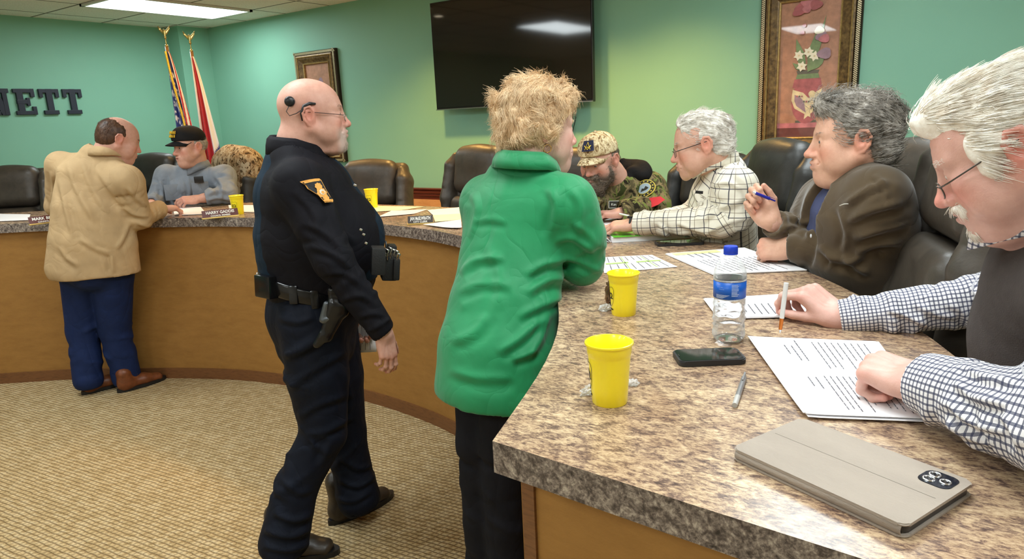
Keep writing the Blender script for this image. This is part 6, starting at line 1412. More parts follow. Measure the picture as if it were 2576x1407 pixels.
# ================================================================== 8. white-haired man in the foreground
GING = plaid('gingham_shirt', srgb(232, 230, 232), [('u', .0085, 0, .34, srgb(62, 66, 92), .82), ('v', .0083, 0, .34, srgb(62, 66, 92), .82)], wr=.25, n_round=.30)
GVEST = cloth('grey_knit_vest', srgb(74, 68, 66), .92, .08, vs=60, weave=420, bump=1.2, wr=.15)
SNOW = hair_mat('snow_white_hair', srgb(226, 214, 198), srgb(255, 252, 244), fr=70)
def white_man():
    RT, AW, v3 = local(2556); D0 = 1.08; g = pd(2680, 900, D0 + .05)
    P = empty('person', (g[0], g[1], PLAT), 0, 'white haired man in a checked shirt and grey vest, reading in the foreground', 'person')
    nk = pd(2655, 565, D0 + .0); tn = (.70, .42, .35)
    hd = Head(pd(2546, 373, D0), v3(-.868, .02, -.485), v3(-.48, 0, .87), 1.03, neck=nk, nr=.066, tone=tn, red=.75, jaw=1.08, nose=1.08, dbl=.5, h=.0021, mouth=-1)
    S1 = pd(2770, 760, D0 - .18); E1 = A(.135, 1.02, TOP + .092); W1 = onz(2330, 966, TOP + .062)
    S2 = pd(2640, 690, D0 + .20); E2 = pd(2500, 815, D0 + .34); W2 = pd(2112, 800, 1.52)
    E2[2] = TOP + .075
    h1 = hand_mesh(W1 + nrm(W1 - E1) * .006, v3(-.86, .42, .02), v3(-.10, -.25, .95), True, [(1.25, 1.35, .8), (1.3, 1.4, .8), (1.3, 1.4, .8), (1.3, 1.4, .8)], (.9, .7, .6), fore=W1 * .55 + E1 * .45, tone=tn, h=.002, sc=1.03, rw=.031)
    h2 = hand_mesh(W2, v3(-.80, .02, .58), v3(.55, -.35, .78), False, [(.75, .95, .45), (1.0, 1.15, .5), (1.15, 1.15, .5), (1.2, 1.1, .5)], (.75, .35, .15), fore=W2 * .55 + E2 * .45, tone=tn, h=.002, sc=1.04, rw=.030, thumb_dir=(.45, .80, -.55))
    tor = [pd(2712, 600, D0 + .0), pd(2705, 700, D0 + .02), pd(2700, 820, D0 + .04), pd(2700, 960, D0 + .06)]; side = nrm(v3(.25, 1, 0))
    body(P, [hd.mesh(), h1[:3], h2[:3], core([([tor[0] - UP * .04, tor[2], tor[3]], [.05, .08, .08]), armcore(S1, E1, W1), armcore(S2, E2, W2), ([tor[0] - UP * .04, S1 - UP * .02], [.04, .035]), ([tor[0] - UP * .04, S2 - UP * .02], [.04, .035])], TONE)])
    hd.extras(P, SNOW, gaze=(0, 1, -.7), brow_th=1.5)
    a1 = [S1, E1, W1]; r1 = [.074, .072, .049]; a2 = [S2, E2, W2]; r2 = [.070, .060, .042]
    for nm, a_, r_, sd in (('left_sleeve', a1, r1, 91), ('right_sleeve', a2, r2, 95)):
        d = Sdf(); arm_sleeve(d, a_, r_, .02, seed=sd, folds=(6, 9), amp=.005, w=.009, open_=.004)
        c0 = a_[2] + nrm(a_[1] - a_[2]) * .075                       # cuff seam
        ax = nrm(a_[1] - a_[2]); u = nrm(np.cross(ax, UP)); w_ = np.cross(ax, u); rr = r_[2] + (r_[1] - r_[2]) * .28
        d.folds([c0 + (u * math.cos(q) + w_ * math.sin(q)) * rr for q in np.linspace(0, 2 * PI, 13)], .004, .003)
        garment('shirt_sleeve', d, .0042, GING, P, segs=[(a_, r_)], noise=((.002, 14, sd, (1, 1, 1)),), crease=.001, px=[
            ([(2400, 960), (2450, 1000), (2540, 1020)], .006, .007), ([(2380, 1010), (2440, 1060), (2530, 1090)], .006, .008), ([(2360, 1050), (2420, 1090), (2500, 1120)], .006, .006), ([(2420, 920), (2480, 950), (2560, 960)], .006, .006), ([(2520, 1040), (2550, 1080), (2570, 1130)], .007, .007)] if sd == 91 else [
            ([(2230, 780), (2290, 800), (2350, 830)], .006, .006), ([(2220, 830), (2290, 840), (2370, 860)], .006, .006), ([(2300, 760), (2350, 790), (2420, 800)], .007, .006), ([(2390, 760), (2430, 800), (2450, 860)], .008, .008), ([(2440, 720), (2470, 760), (2475, 820)], .008, .007)])
    d = Sdf(); rd_ = [(.115, .085), (.175, .125), (.185, .145), (.185, .15)]; d.echain(tor, rd_, side, .014)
    yoke(d, tor[0], tor[1], S1 * .88 + tor[0] * .12, S2 * .88 + tor[0] * .12, .054, .070)
    neckline(d, nk, v3(-.5, 0, .87), .10); garment('vest', d, .006, GVEST, P, noise=((.003, 9, 14, (1, 1, 1)),), crease=.005)
    c = collar('shirt_collar', nk + v3(-.55, 0, .84) * .016, v3(-.55, 0, .84), v3(-1, 0, 0), .072, .076, .034, .05, GING, P, gap=.30, spread=.014, rise_back=.012, thick=.003)
    V = np.array([v.co[:] for v in c.data.vertices]); set_attr(c.data, 'uvw', np.stack([V @ RT, np.cos(V[:, 2] * 21), np.sin(V[:, 2] * 21)], 1))
    # hair with a side parting, moustache and goatee
    back = lambda P_, N_: np.stack([-.02 - .2 * np.sign(P_[:, 0] + .028) * 0 + 0 * P_[:, 0], 0 * P_[:, 0] - .10, -.25 * P_[:, 2]], 1)
    def part_dir(P_, N_):
        left = P_[:, 0] < -.030
        dx = np.where(left, -.15, .30); dy = np.where(left, -1.1, -.75); dz = np.where(left, -.45 - .6 * (P_[:, 2] < .02), -.05); return np.stack([dx, dy, dz], 1)
    hair(hd, P, [((0, -.022, .036), (.0860, .1025, .0915), .01), ((0, -.066, -.030), (.072, .050, .060), .03), ((.012, .040, .082), (.064, .058, .046), .03), ((.012, .068, .092), (.050, .032, .026), .02), ((-.068, .018, .006), (.015, .026, .038), .02), ((.068, .018, .006), (.015, .026, .038), .02)],
         [((0, .150, -.01), (.120, .104, .098), .008), ((0, -.0, -.115), (.12, .13, .055), .01), ((.094, .004, -.035), (.030, .030, .040), .008), ((-.094, .004, -.035), (.030, .030, .040), .008), ((0, .125, -.05), (.13, .095, .09), .008)], SNOW,
         [dict(n=6500, L=.042, r=.0008, dir=swirl(part_dir, .16, 40), lift=.03, jitter=.05, seed=28, wave=.0008, wfreq=.8, Lvar=.3, mask=lambda V, N: ~((N[:, 1] > .55) & (V[:, 1] > .02))), dict(n=160, L=.018, r=.0005, dir=part_dir, lift=.3, jitter=.25, seed=29, wave=.001, mask=lambda V, N: V[:, 2] > .06)], h=.0030, noise=((.0025, 60, 3, (1, 1, 1)),))
    hair(hd, P, [((0, .0985, -.0505), (.026, .0095, .0070), .006), ((.026, .088, -.058), (.009, .010, .013), .006), ((-.026, .088, -.058), (.009, .010, .013), .006)], [], SNOW, [dict(n=500, L=.012, r=.0006, dir=dir_down, lift=.06, jitter=.15, seed=31)], name='moustache', h=.0026, noise=((.001, 90, 3, (1, 1, 1)),))
    hair(hd, P, [((0, .085, -.098), (.026, .016, .020), .006)], [], SNOW, [dict(n=500, L=.012, r=.0006, dir=dir_down, lift=.06, jitter=.15, seed=33)], name='goatee', h=.0026, noise=((.001, 90, 3, (1, 1, 1)),))
    glasses(hd, P, mat('gunmetal_wire', (.10, .09, .08), .25, .8), .0011, (.021, .0135), .010, y=.108)
    bm = bmesh.new(); ax = nrm(W1 - E1); b_ = W1 - ax * .035 + v3(-.02, -.02, -.0) - UP * .040; V, F = uv_ball(b_, .007, 12, 6, (0, 0, -1)); mesh_obj('cuff_button', V, F[0], mat('bone_button', srgb(200, 196, 140), .3), P)
    seated_legs(P, tor[3].tolist()[:2] + [PLAT + .54], (-1, -.2), JEANS, BRN)
    settle(P); return h1, h2
h1w, h2w = white_man()
# ------------------------------------------------------------------ leather office chairs
def leather_mat(name, col):
    t = NT(name); v = t.coord(); n_ = t.noise(v, 14, 4, .6, .6); g = t.noise(v, 220, 3)
    t.l(t.ramp(n_, [(0.3, tuple(c * .7 for c in col)), (0.7, tuple(c * 1.25 for c in col))]), t.b.inputs['Base Color'])
    t.b.inputs['Roughness'].default_value = 0.42; t.b.inputs['Specular IOR Level'].default_value = .5; t.bump(t.math('ADD', t.math('MULTIPLY', g, .12), t.math('MULTIPLY', n_, .5)), .5, .006); return t.m
LBRN = leather_mat('dark_brown_leather', srgb(66, 59, 51)); LBLK = leather_mat('black_chair_leather', srgb(44, 44, 42)); CHMET = mat('black_chair_metal', (.015, .015, .015), .35)
_chairs = {}
def chair_proto(lm):
    m = {}
    tilt = math.radians(10); Rt = np.array([[1, 0, 0], [0, math.cos(tilt), math.sin(tilt)], [0, -math.sin(tilt), math.cos(tilt)]])   # leans the back away (-y)
    def bp(x, y, z): return Rt.T @ A(x, y, z) * A(1, 1, 1) if 0 else A(x, y - (z - .5) * math.tan(tilt), z)
    rot = np.array([[1, 0, 0], [0, math.cos(tilt), -math.sin(tilt)], [0, math.sin(tilt), math.cos(tilt)]])
    d = Sdf(); d.box((0, .03, .455), (.255, .265, .070), .06, .02); d.crease((-.24, .12, .53), (.24, .12, .53), .010, .012)
    for s in (-1, 1): d.crease((s * .19, -.2, .53), (s * .19, .28, .53), .009, .010)
    m['seat'] = d.mesh(.011)
    d = Sdf(); d.box(bp(0, -.225, .935), (.205, .070, .155), .068, .03, rot=rot); d.ell(bp(0, -.225, .99), (.195, .072, .105), .04)
    for s in (-1, 1):
        for k in range(6): d.crease(bp(s * .20, -.155, .83 + k * .045), bp(s * .155, -.148, .832 + k * .045), .006, .006)
    m['headrest_cushion'] = d.mesh(.010)
    d = Sdf(); d.box(bp(0, -.205, .655), (.195, .068, .125), .06, .02, rot=rot)
    for s in (-1, 1): d.ecap(bp(s * .15, -.20, .57), bp(s * .20, -.185, .64), (.06, .07), (.045, .055), (1, 0, 0), .03); d.crease(bp(s * .13, -.13, .54), bp(s * .17, -.13, .76), .009, .008)
    m['lumbar_cushion'] = d.mesh(.010)
    d = Sdf(); d.box(bp(0, -.285, .77), (.255, .045, .30), .044, .02, rot=rot)
    for s in (-1, 1):
        d.echain([bp(s * .235, -.235, .55), bp(s * .262, -.225, .75), bp(s * .255, -.235, .95), bp(s * .235, -.25, 1.01)], [(.045, .07), (.052, .085), (.050, .080), (.035, .06)], (1, 0, 0), .02)
        for k in range(6): d.crease(bp(s * .29, -.15, .72 + k * .05), bp(s * .24, -.145, .722 + k * .05), .006, .005)
    m['backrest_shell'] = d.mesh(.011)
    arms = []
    for s in (-1, 1):
        d = Sdf(); d.ecap((s * .315, -.13, .660), (s * .315, .10, .655), (.036, .024), (.040, .022), (1, 0, 0), .02); d.cap((s * .315, .12, .645), (s * .312, .145, .62), .026, .020, .02)
        arms.append(d.mesh(.009))
    m['arm_pad'] = arms
    sup = []
    for s in (-1, 1):
        d = Sdf(); P_ = [(s * .315, .12, .63), (s * .318, .13, .56), (s * .31, .10, .47), (s * .27, .06, .42)]; d.chain(P_, [.022, .020, .020, .022], .02)
        P_ = [(s * .315, -.12, .64), (s * .315, -.14, .56), (s * .30, -.10, .47), (s * .27, -.04, .42)]; d.chain(P_, [.020, .020, .020, .022], .02); sup.append(d.mesh(.009))
    m['arm_support'] = sup
    return m
CH_M = None
CH_DATA = {}
def chair(x, y, face, label, lm=LBRN, dz=0.0, arm=((0, 0), (0, 0))):
    global CH_M
    if CH_M is None: CH_M = chair_proto(lm)
    rz = math.atan2(face[1], face[0]) - PI / 2
    c = empty('office_chair', (x, y, PLAT), rz, label, 'chair', 'leather office chairs round the desk')
    def part(nm, mesh, mt, key):
        if key not in CH_DATA:
            o = mesh_obj(nm, mesh[0], mesh[1], mt, c); CH_DATA[key] = o.data
        else:
            o = bpy.data.objects.new(nm, CH_DATA[key]); link(o, c)
        o.location = (0, 0, dz); return o
    for nm in ('seat', 'headrest_cushion', 'lumbar_cushion', 'backrest_shell'): part(nm, CH_M[nm], lm, (nm, lm.name))
    for i in range(2):
        for nm_, mt_, ky_ in (('arm_pad', lm, ('ap', i, lm.name)), ('arm_support', CHMET, ('as', i))):
            o = part(nm_, CH_M[nm_][i], mt_, ky_); o.location = (0, arm[i][0], dz + arm[i][1])
    if 'base' not in CH_DATA:
        bm = bmesh.new(); tube(bm, [(0, 0, .10), (0, 0, .46)], .028, 12)
        for k in range(5):
            a = k * 2 * PI / 5; tube(bm, [(0, 0, .12), (.30 * math.cos(a), .30 * math.sin(a), .075)], [.028, .018], 8)
        o = bm_obj('base', bm, CHMET, c); CH_DATA['base'] = o.data
        bm = bmesh.new(); M = Matrix.Rotation(PI / 2, 4, 'Y'); lathe(bm, [(0, -.025), (.026, -.025), (.028, 0), (.026, .025), (0, .025)], 14, M=M); CH_DATA['caster'] = bm_obj('caster', bm, CHMET, c).data
        bpy.data.objects.remove([q for q in bpy.data.objects if q.data == CH_DATA['caster']][0])
    else: link(bpy.data.objects.new('base', CH_DATA['base']), c)
    for k in range(5):
        a = k * 2 * PI / 5; o = bpy.data.objects.new('caster', CH_DATA['caster']); link(o, c); o.location = (.31 * math.cos(a), .31 * math.sin(a), .029); o.rotation_euler = (0, 0, a)
    return c
def ch(u, dist, ztop, face, label, lm=LBRN, arm=((0, 0), (0, 0))):
    f = nrm(A(face[0], face[1], 0)); p = pd(u, 450, dist) + f * .26          # u, dist: the middle of the backrest
    return chair(p[0], p[1], face, label, lm, ztop - PLAT - 1.095, arm)
ch(18, 5.3, 1.356, (.62, -.78), 'brown leather office chair cut off by the left edge of the photo', LBRN)
ch(384, 5.72, 1.39, (.30, -.95), 'black leather office chair behind the bending man in the tan jacket', LBLK)
hc = ch(578, 5.40, 1.315, (-.2, -1), 'office chair covered in camouflage fabric, behind the man in the black cap', LBLK)
ch(925, 4.78, 1.304, (.25, -.97), 'empty brown leather office chair right behind the officer, below the small picture', LBRN)
ch(1195, 4.42, 1.383, (-.20, -.98), 'brown leather office chair turned aside behind the woman in green', LBRN)
ch(1440, 4.02, 1.352, (.15, -1), 'brown leather office chair behind the cap of the bearded man', LBRN)
ch(1785, 3.72, 1.315, (-.35, -.94), 'black leather office chair between the camouflage and plaid shirted men', LBLK)
ch(1935, 3.02, 1.40, (-.75, -.66), 'black leather office chair behind the back of the man in plaid', LBLK)
ch(2300, 2.58, 1.399, (-.60, -.8), 'brown leather office chair whose top shows behind the man in brown fleece', LBRN)
ch(2408, 1.73, 1.50, (-.95, -.30), 'large brown leather office chair in the foreground right behind the white haired man', LBRN, ((0, -.19), (-.10, .0)))
# camouflage cover over one chair
cc = camo('camouflage_chair_cover', [srgb(70, 58, 44), srgb(132, 110, 84), srgb(166, 148, 120), srgb(96, 82, 60), srgb(48, 42, 34), srgb(178, 166, 142)], 16)
d = Sdf(); tl = math.radians(10); rot = np.array([[1, 0, 0], [0, math.cos(tl), -math.sin(tl)], [0, math.sin(tl), math.cos(tl)]])
d.box((0, -.30, .80), (.305, .115, .325), .11, .02, rot=rot); d.ell((0, -.32, 1.0), (.27, .12, .16), .05); V, Q = d.mesh(.013, ((.008, 9, 3, (1, 1, .5)), (.006, 7, 4, (1, 1, .4), .2))); o = mesh_obj('camouflage_cover', V, Q, cc, hc)

# ------------------------------------------------------------------ flags in the corner
def flag(u, v, ztop, fn, label, dist, name, bot_px, spread, twist, seed):
    top = pd(u, v, dist); P = empty('flag_on_pole', (top[0], top[1], PLAT), 0, label, 'flag', 'flags on poles in the corner')
    zt = top[2] - PLAT
    POLE = MATS.get('flag_pole_wood') or mat('flag_pole_wood', srgb(150, 110, 60), .35, var=.2, coat=.5); GLD = MATS.get('polished_brass') or mat('polished_brass', srgb(214, 190, 120), .22, 1.0)
    bm = bmesh.new(); tube(bm, [(0, 0, .05), (0, 0, zt - .16)], .0135, 10); bm_obj('pole', bm, POLE, P)
    bm = bmesh.new(); lathe(bm, [(0, 0), (.15, 0), (.15, .02), (.06, .05), (.025, .09), (.02, .12), (0, .12)], 24); bm_obj('stand', bm, GLD, P)
    e = Sdf()     # eagle: ball, body, spread wings, head
    e.ell((0, 0, zt - .155), (.018, .018, .014), .004); e.cap((0, 0, zt - .16), (0, 0, zt - .10), .008, .006, .004); e.ell((0, 0, zt - .085), (.014, .014, .012), .004)
    e.cap((0, 0, zt - .075), (0, 0, zt - .035), .012, .013, .006); e.cap((0, 0, zt - .035), (.006, -.008, zt - .015), .008, .006, .005)
    for s in (-1, 1):
        e.ecap((s * .008 * RT[0], s * .008 * RT[1], zt - .045), (s * .055 * RT[0], s * .055 * RT[1], zt - .005), (.018, .005), (.013, .003), UP, .006); e.ecap((s * .05 * RT[0], s * .05 * RT[1], zt - .01), (s * .065 * RT[0], s * .065 * RT[1], zt + .018), (.010, .003), (.005, .002), UP, .005)
    V, Q = e.mesh(.004); V = A(0, 0, zt - .16) + (V - A(0, 0, zt - .16)) * A(.72, .72, .86); mesh_obj('eagle_finial', V, Q, GLD, P)
    # cloth: gathered at the pole, falling in folds
    rg = np.random.default_rng(seed); ns, nt = 90, 120; z0, z1 = zt - .20, zt - 1.62; V = []; Fc = []; col = []
    for j in range(nt):
        t = j / (nt - 1)
        for i in range(ns):
            s = i / (ns - 1); wdt = .022 + spread * (t ** .8); x = (s - .15) * wdt; y = .022 * math.sin(s * 19 + 2.0 * t + seed) * (.25 + t) - .018 - .02 * t * math.sin(3 * s)
            q = RT * (x + .012 * math.sin(t * 5 + s * 4) * t) + AW * y; V.append((q[0], q[1], z0 + (z1 - z0) * t - .10 * (1 - s) * 0 - .12 * s * t)); col.append((*fn(s, t), 1))
    for j in range(nt - 1):
        for i in range(ns - 1): Fc.append((j * ns + i, j * ns + i + 1, (j + 1) * ns + i + 1, (j + 1) * ns + i))
    t_ = NT('flag_silk_' + name); at = t_.n('ShaderNodeAttribute', attribute_name='dye'); t_.l(at.outputs['Color'], t_.b.inputs['Base Color']); t_.b.inputs['Roughness'].default_value = .45; t_.b.inputs['Sheen Weight'].default_value = .3; t_.bump(t_.noise(t_.coord((1, 1, .2)), 60, 3), .2, .006)
    o = mesh_obj('flag_cloth', V, Fc, t_.m, P); set_attr(o.data, 'dye', col, 'FLOAT_COLOR'); md = o.modifiers.new('thick', 'SOLIDIFY'); md.thickness = .002
    return P, V, ns, nt
RED, WHT, BLU, GLDC = srgb(176, 30, 48), srgb(232, 232, 236), srgb(34, 54, 132), srgb(226, 196, 70)
def us(s, t):
    edge = .72 - .35 * (1 - t)                          # where the gold fringe hangs
    if t < .42 + .10 * s:
        if s > .78: return RED if int((s * 14 + t * 6)) % 2 else WHT
        for k in range(16):
            cx = .10 + .17 * (k % 4) + (.07 if (k // 4) % 2 else 0); cy = .12 + .075 * (k // 4) + .02 * (k % 3); dx, dy = (s - cx) * .8, (t - cy) * 5.2
            a = math.atan2(dy, dx); r = math.hypot(dx, dy)
            if r < .052 * (1 + .45 * math.cos(5 * a)) + .018: return WHT
        return BLU
    return RED if int((s * 5.5 + t * 4.2)) % 2 else WHT
def mo(s, t):
    k = s + .10 * t
    if k < .22 + 0 * t: return WHT if t < .40 + .4 * s else (BLU if t < .62 else RED)
    if k < .74: return RED if t < .62 + .5 * s else (WHT if t < .70 + .5 * s else BLU)
    return WHT if t < .44 + .2 * (1 - s) else (BLU if (int(s * 60) + int(t * 90)) % 11 else WHT)
Pf, Vf, ns, nt = flag(411, 62, 2.5, us, 'American flag with stars and stripes and a gold fringe on a pole in the corner', 5.62, 'us', 0, .25, 0, 1)
fr = [Vf[j * ns + int(ns * (.46 + .40 * min(1, j / 75)))] for j in range(0, 84, 2)]
bm = bmesh.new(); tube(bm, [(p[0] - AW[0] * .03, p[1] - AW[1] * .03, p[2]) for p in fr], .008, 6); bm_obj('gold_fringe', bm, mat('gold_fringe', GLDC, .7, var=.3, vscale=120, bump=.4, bscale=150), Pf)
flag(474, 76, 2.45, mo, 'red, white and blue state flag on the right pole of the corner pair', 5.75, 'mo', 0, .24, 0, 2)
# ------------------------------------------------------------------ paper, cups, phones and the rest on the desk
PAPER = mat('white_paper', srgb(236, 234, 236), .7, var=.02); INK = mat('grey_print', srgb(104, 102, 110), .8); YEL = mat('highlighter_yellow', srgb(228, 232, 150), .8); LGREEN = mat('light_green_band', srgb(170, 200, 110), .8); MANILA = mat('pale_yellow_paper', srgb(240, 236, 196), .8)
def quadz(px, z=None):
    z = TOP if z is None else z; return [onz(u, v, z)[:2] for u, v in px]
def sheet(name, corners, label, cat='paper', z=0.0015, th=.0012, m=None, lines=None, group=None, wavy=.0, n=10, stack=1, marks=()):
    """paper laid on the desk: corners a,b,c,d in order; prints are strips lying on its face"""
    a, b_, c, d = [A(*p) for p in corners]; m = m or PAPER; cen = (a + b_ + c + d) / 4
    P = empty(name, (cen[0], cen[1], TOP), 0, label, cat, group)
    def pt(s, t): return (a * (1 - s) + b_ * s) * (1 - t) + (d * (1 - s) + c * s) * t - cen
    def hz(s, t): return wavy * (max(0, s - .7) ** 2 * 4 + max(0, .12 - t) * 2)
    for k in range(stack):
        off = A(RNG.uniform(-.006, .006), RNG.uniform(-.006, .006)) if k < stack - 1 else A(0, 0); V = []; F = []; z0 = z + k * th
        for j in range(n + 1):
            for i in range(n + 1): s, t = i / n, j / n; p = pt(s, t) + off; V.append((p[0], p[1], z0 + hz(s, t)))
        for j in range(n):
            for i in range(n): F.append((j * (n + 1) + i, j * (n + 1) + i + 1, (j + 1) * (n + 1) + i + 1, (j + 1) * (n + 1) + i))
        o = mesh_obj('page', V, F, m, P, smooth=False); md = o.modifiers.new('thick', 'SOLIDIFY'); md.thickness = th * .8; md.offset = 1
    zt = z + stack * th + .0004
    def strips(nm, L, mt, lift=0.0):
        V = []; F = []
        for s0, s1, t0, t1 in L:
            kk = max(2, int(abs(s1 - s0) * n * 1.5)); q0 = len(V)
            for i in range(kk + 1):
                s = s0 + (s1 - s0) * i / kk
                for t in (t0, t1): p = pt(s, t); V.append((p[0], p[1], zt + lift + hz(s, t) + .0002))
            for i in range(kk): F.append((q0 + 2 * i, q0 + 2 * i + 2, q0 + 2 * i + 3, q0 + 2 * i + 1))
        if V: mesh_obj(nm, V, F, mt, P, smooth=False)
    if lines: strips('print', lines, INK, .0002)
    for nm, L, mt in marks: strips(nm, L, mt, .0001)
    return P
def textlines(s0, s1, t0, t1, n, seed=0, h=.2, short=.35, gap=.0, both=False):
    rg = random.Random(seed); out = []
    for k in range(n):
        t = t0 + (t1 - t0) * (k + .5) / n; e = s1 - (s1 - s0) * rg.random() * short if rg.random() < .6 else s1; b0 = s0 + ((s1 - s0) * rg.random() * short if both else 0)
        if rg.random() < gap: continue
        x = b0
        while x < e:      # words
            w = min(e - x, (s1 - s0) * rg.uniform(.06, .16)); out.append((x, x + w, t, t + (t1 - t0) / n * h)); x += w + (s1 - s0) * .018
    return out
# agenda under the white-haired man's hands: an open two-page spread seen from the side
cor = quadz([(1886, 855), (2028, 1054), (2345, 1066), (2210, 868)])
cor[2] = cor[1] + (cor[2] - cor[1]) * 1.03
L = []
for col_, (t0, t1) in enumerate(((.08, .92), (.08, .92))):
    pass
L += textlines(.04, .36, .20, .36, 3, 1, both=True, h=.16) + textlines(.06, .46, .44, .94, 10, 2, h=.14, gap=.2)
L += textlines(.58, .72, .20, .32, 2, 3, h=.16) + textlines(.56, .96, .34, .97, 13, 4, h=.17, gap=.05)
sheet('agenda_packet', cor, 'open printed papers on the desk under the fist of the white haired man', lines=L, stack=5, wavy=.004)
cor = quadz([(1772, 756), (1810, 806), (2045, 800), (2000, 742)])
sheet('printed_page', cor, 'printed pages behind the blue labelled bottle, under the hand holding the white pen', lines=textlines(.42, .9, .15, .8, 9, 6, h=.17), stack=3, wavy=.006)
cor = quadz([(1675, 641), (1795, 693), (2030, 683), (1872, 626)])
sheet('printed_page', cor, 'printed papers with a yellow mark in front of the man in brown fleece', lines=textlines(.42, .96, .12, .85, 12, 7, h=.16) + textlines(.12, .35, .15, .5, 4, 8), stack=3, marks=[('highlight', [(.03, .14, .05, .62)], YEL)])
cor = quadz([(1538, 648), (1540, 687), (1704, 673), (1640, 643)])
cor[0] = cor[0] + (cor[0] - cor[3]) * .25; cor[1] = cor[1] + (cor[1] - cor[2]) * .12
sheet('printed_table_page', cor, 'single sheet with green bands beside the elbow of the woman in green', lines=[(.0 + .25 * k, .004 + .25 * k, .05, .95) for k in range(1, 4)] + textlines(.05, .45, .05, .95, 8, 9, h=.12) + textlines(.55, .95, .05, .95, 8, 10, h=.12), stack=1,
      marks=[('green_band', [(.44, .52, .05, .42), (.44, .52, .55, .95)], LGREEN), ('green_rule', [(.05, .95, .36, .375), (.05, .95, .74, .755)], LGREEN)])
cor = quadz([(1486, 548), (1502, 573), (1606, 566), (1568, 541)])
sheet('white_page', cor, 'white pages in front of the bearded man in camouflage', stack=4, wavy=.01)
cor = quadz([(1500, 574), (1512, 596), (1592, 596), (1570, 575)])
sheet('white_page', cor, 'white pages under the hand of the man in plaid', stack=3, wavy=.008)
for k, (q, lab, m_, st) in enumerate((([(945, 519), (930, 535), (1010, 530), (1065, 521)], 'pale yellow sheet beside the cup behind the officer', MANILA, 1), ([(985, 532), (950, 548), (1040, 540), (1075, 528)], 'white sheet below the pale yellow one behind the officer', PAPER, 2),
        ([(1075, 530), (1090, 544), (1160, 541), (1156, 523)], 'white sheet behind the name plate next to the woman', PAPER, 2), ([(1090, 545), (1096, 562), (1160, 556), (1158, 541)], 'cream sheet right of the name plate', MANILA, 2), ([(1068, 568), (1130, 577), (1162, 577), (1160, 556)], 'white sheet at the desk edge next to the woman', PAPER, 2),
        ([(437, 524), (442, 543), (520, 540), (505, 522)], 'white papers between the man in tan and the man in the black cap', PAPER, 3), ([(575, 518), (580, 534), (640, 536), (650, 518)], 'white papers behind the far yellow cup', PAPER, 3), ([(0, 540), (-30, 560), (70, 556), (75, 541)], 'papers left of the left name plate', PAPER, 3), ([(1018, 508), (1015, 515), (1090, 517), (1085, 508)], 'dark folder on the desk behind the yellow sheet', None, 1))):
    if m_ is None: continue
    sheet('paper_sheet', quadz(q), lab, m=m_, stack=st, wavy=.004, n=5, z=.0015 + .004 * (k in (3, 4)) )
# yellow cups
YCUP = mat('yellow_plastic', srgb(253, 230, 36), .32, var=.03, coat=.3, sub=.05); INKB = mat('black_print', (.01, .01, .01), .6)
def cup(x, y, rz, label, s=1.0, full=True):
    c = empty('plastic_cup', (x, y, TOP), rz, label, 'cup', 'yellow plastic cups on the desk'); c.scale = (1.1 * s, 1.1 * s, 1.03 * s)
    bm = bmesh.new(); lathe(bm, [(0, .003), (.026, .003), (.0275, .0), (.0285, .002), (.0300, .03), (.0335, .082), (.0342, .088), (.0352, .0895), (.0362, .104), (.0385, .105), (.0390, .1065), (.0385, .109), (.0370, .1095), (.0355, .108), (.0345, .09), (.0320, .082), (.0270, .006), (0, .006)], 48); bm_obj('cup_body', bm, YCUP, c, auto=60)
    bm = bmesh.new(); n_ = 26
    def R_(a, z): r = .0305 + (z - .03) * .067 + .0004; return (r * math.cos(a), r * math.sin(a), z)
    pts = [(-.48, .068), (-.30, .076), (0, .073), (.30, .076), (.48, .068), (.42, .050), (.30, .034), (0, .024), (-.30, .034), (-.42, .050)]
    pp = catmull(pts + [pts[0]], 4); tube(bm, [R_(a, z) for a, z in pp], .0004, 4)
    bm_obj('shield_outline', bm, INKB, c)
    for body_, z, sz in (('E2', .051, .022), ('Project', .017, .006)):
        cu = text_obj('print', body_, sz, INKB, Matrix.Identity(4), c, extrude=.0002, bold=.0003)
        for v in cu.data.vertices: v.co = Vector(R_(v.co.x / .031 , z + v.co.y)) * 1.0 + Vector((0, 0, 0)) + (Vector(R_(v.co.x / .031, z + v.co.y)).normalized() * v.co.z)
    return c
def facecam(x, y, off): return math.atan2(-y, -x) + off
for (u, v), off, s, lab in (((1534, 1010), -1.5, 1.0, 'nearest large yellow plastic cup on the desk, beside the pen and phone'), ((1569, 790), -1.25, .97, 'yellow plastic cup by the elbow of the woman in green'), ((600, 539), -.55, 1.03, 'yellow plastic cup next to the name plate of the man in the black cap'), ((937, 523), -.5, 1.03, 'yellow plastic cup mostly hidden behind the belly of the officer')):
    p = onz(u, v, TOP); cup(p[0], p[1], facecam(p[0], p[1], off), lab, s)
# crumpled wrappers behind the cups
FOIL = mat('clear_wrapper', (.8, .8, .8), .15, spec=.8, alpha=.55, trans=.3); BARW = mat('brown_foil_wrapper', srgb(120, 96, 74), .22, .6, var=.4, vscale=60)
def wrapper(px, s, label, m, seed, h=.025, z=None):
    p = onz(px[0], px[1], TOP); bm = bmesh.new(); bmesh.ops.create_icosphere(bm, subdivisions=3, radius=1.0); rg = np.random.default_rng(seed)
    for v in bm.verts: k = 1 + .35 * math.sin(v.co.x * 7 + seed) * math.cos(v.co.y * 9) + rg.uniform(-.12, .12); v.co = Vector((v.co.x * s[0] * k, v.co.y * s[1] * k, max(-h * .8, v.co.z * h * k)))
    o = bm_obj('candy_wrapper', bm, m); o.location = (p[0], p[1], TOP + h * .8 + .0005); o.rotation_euler = (0, 0, math.atan2(RT[1], RT[0]) + .6); tag(o, label, 'wrapper')
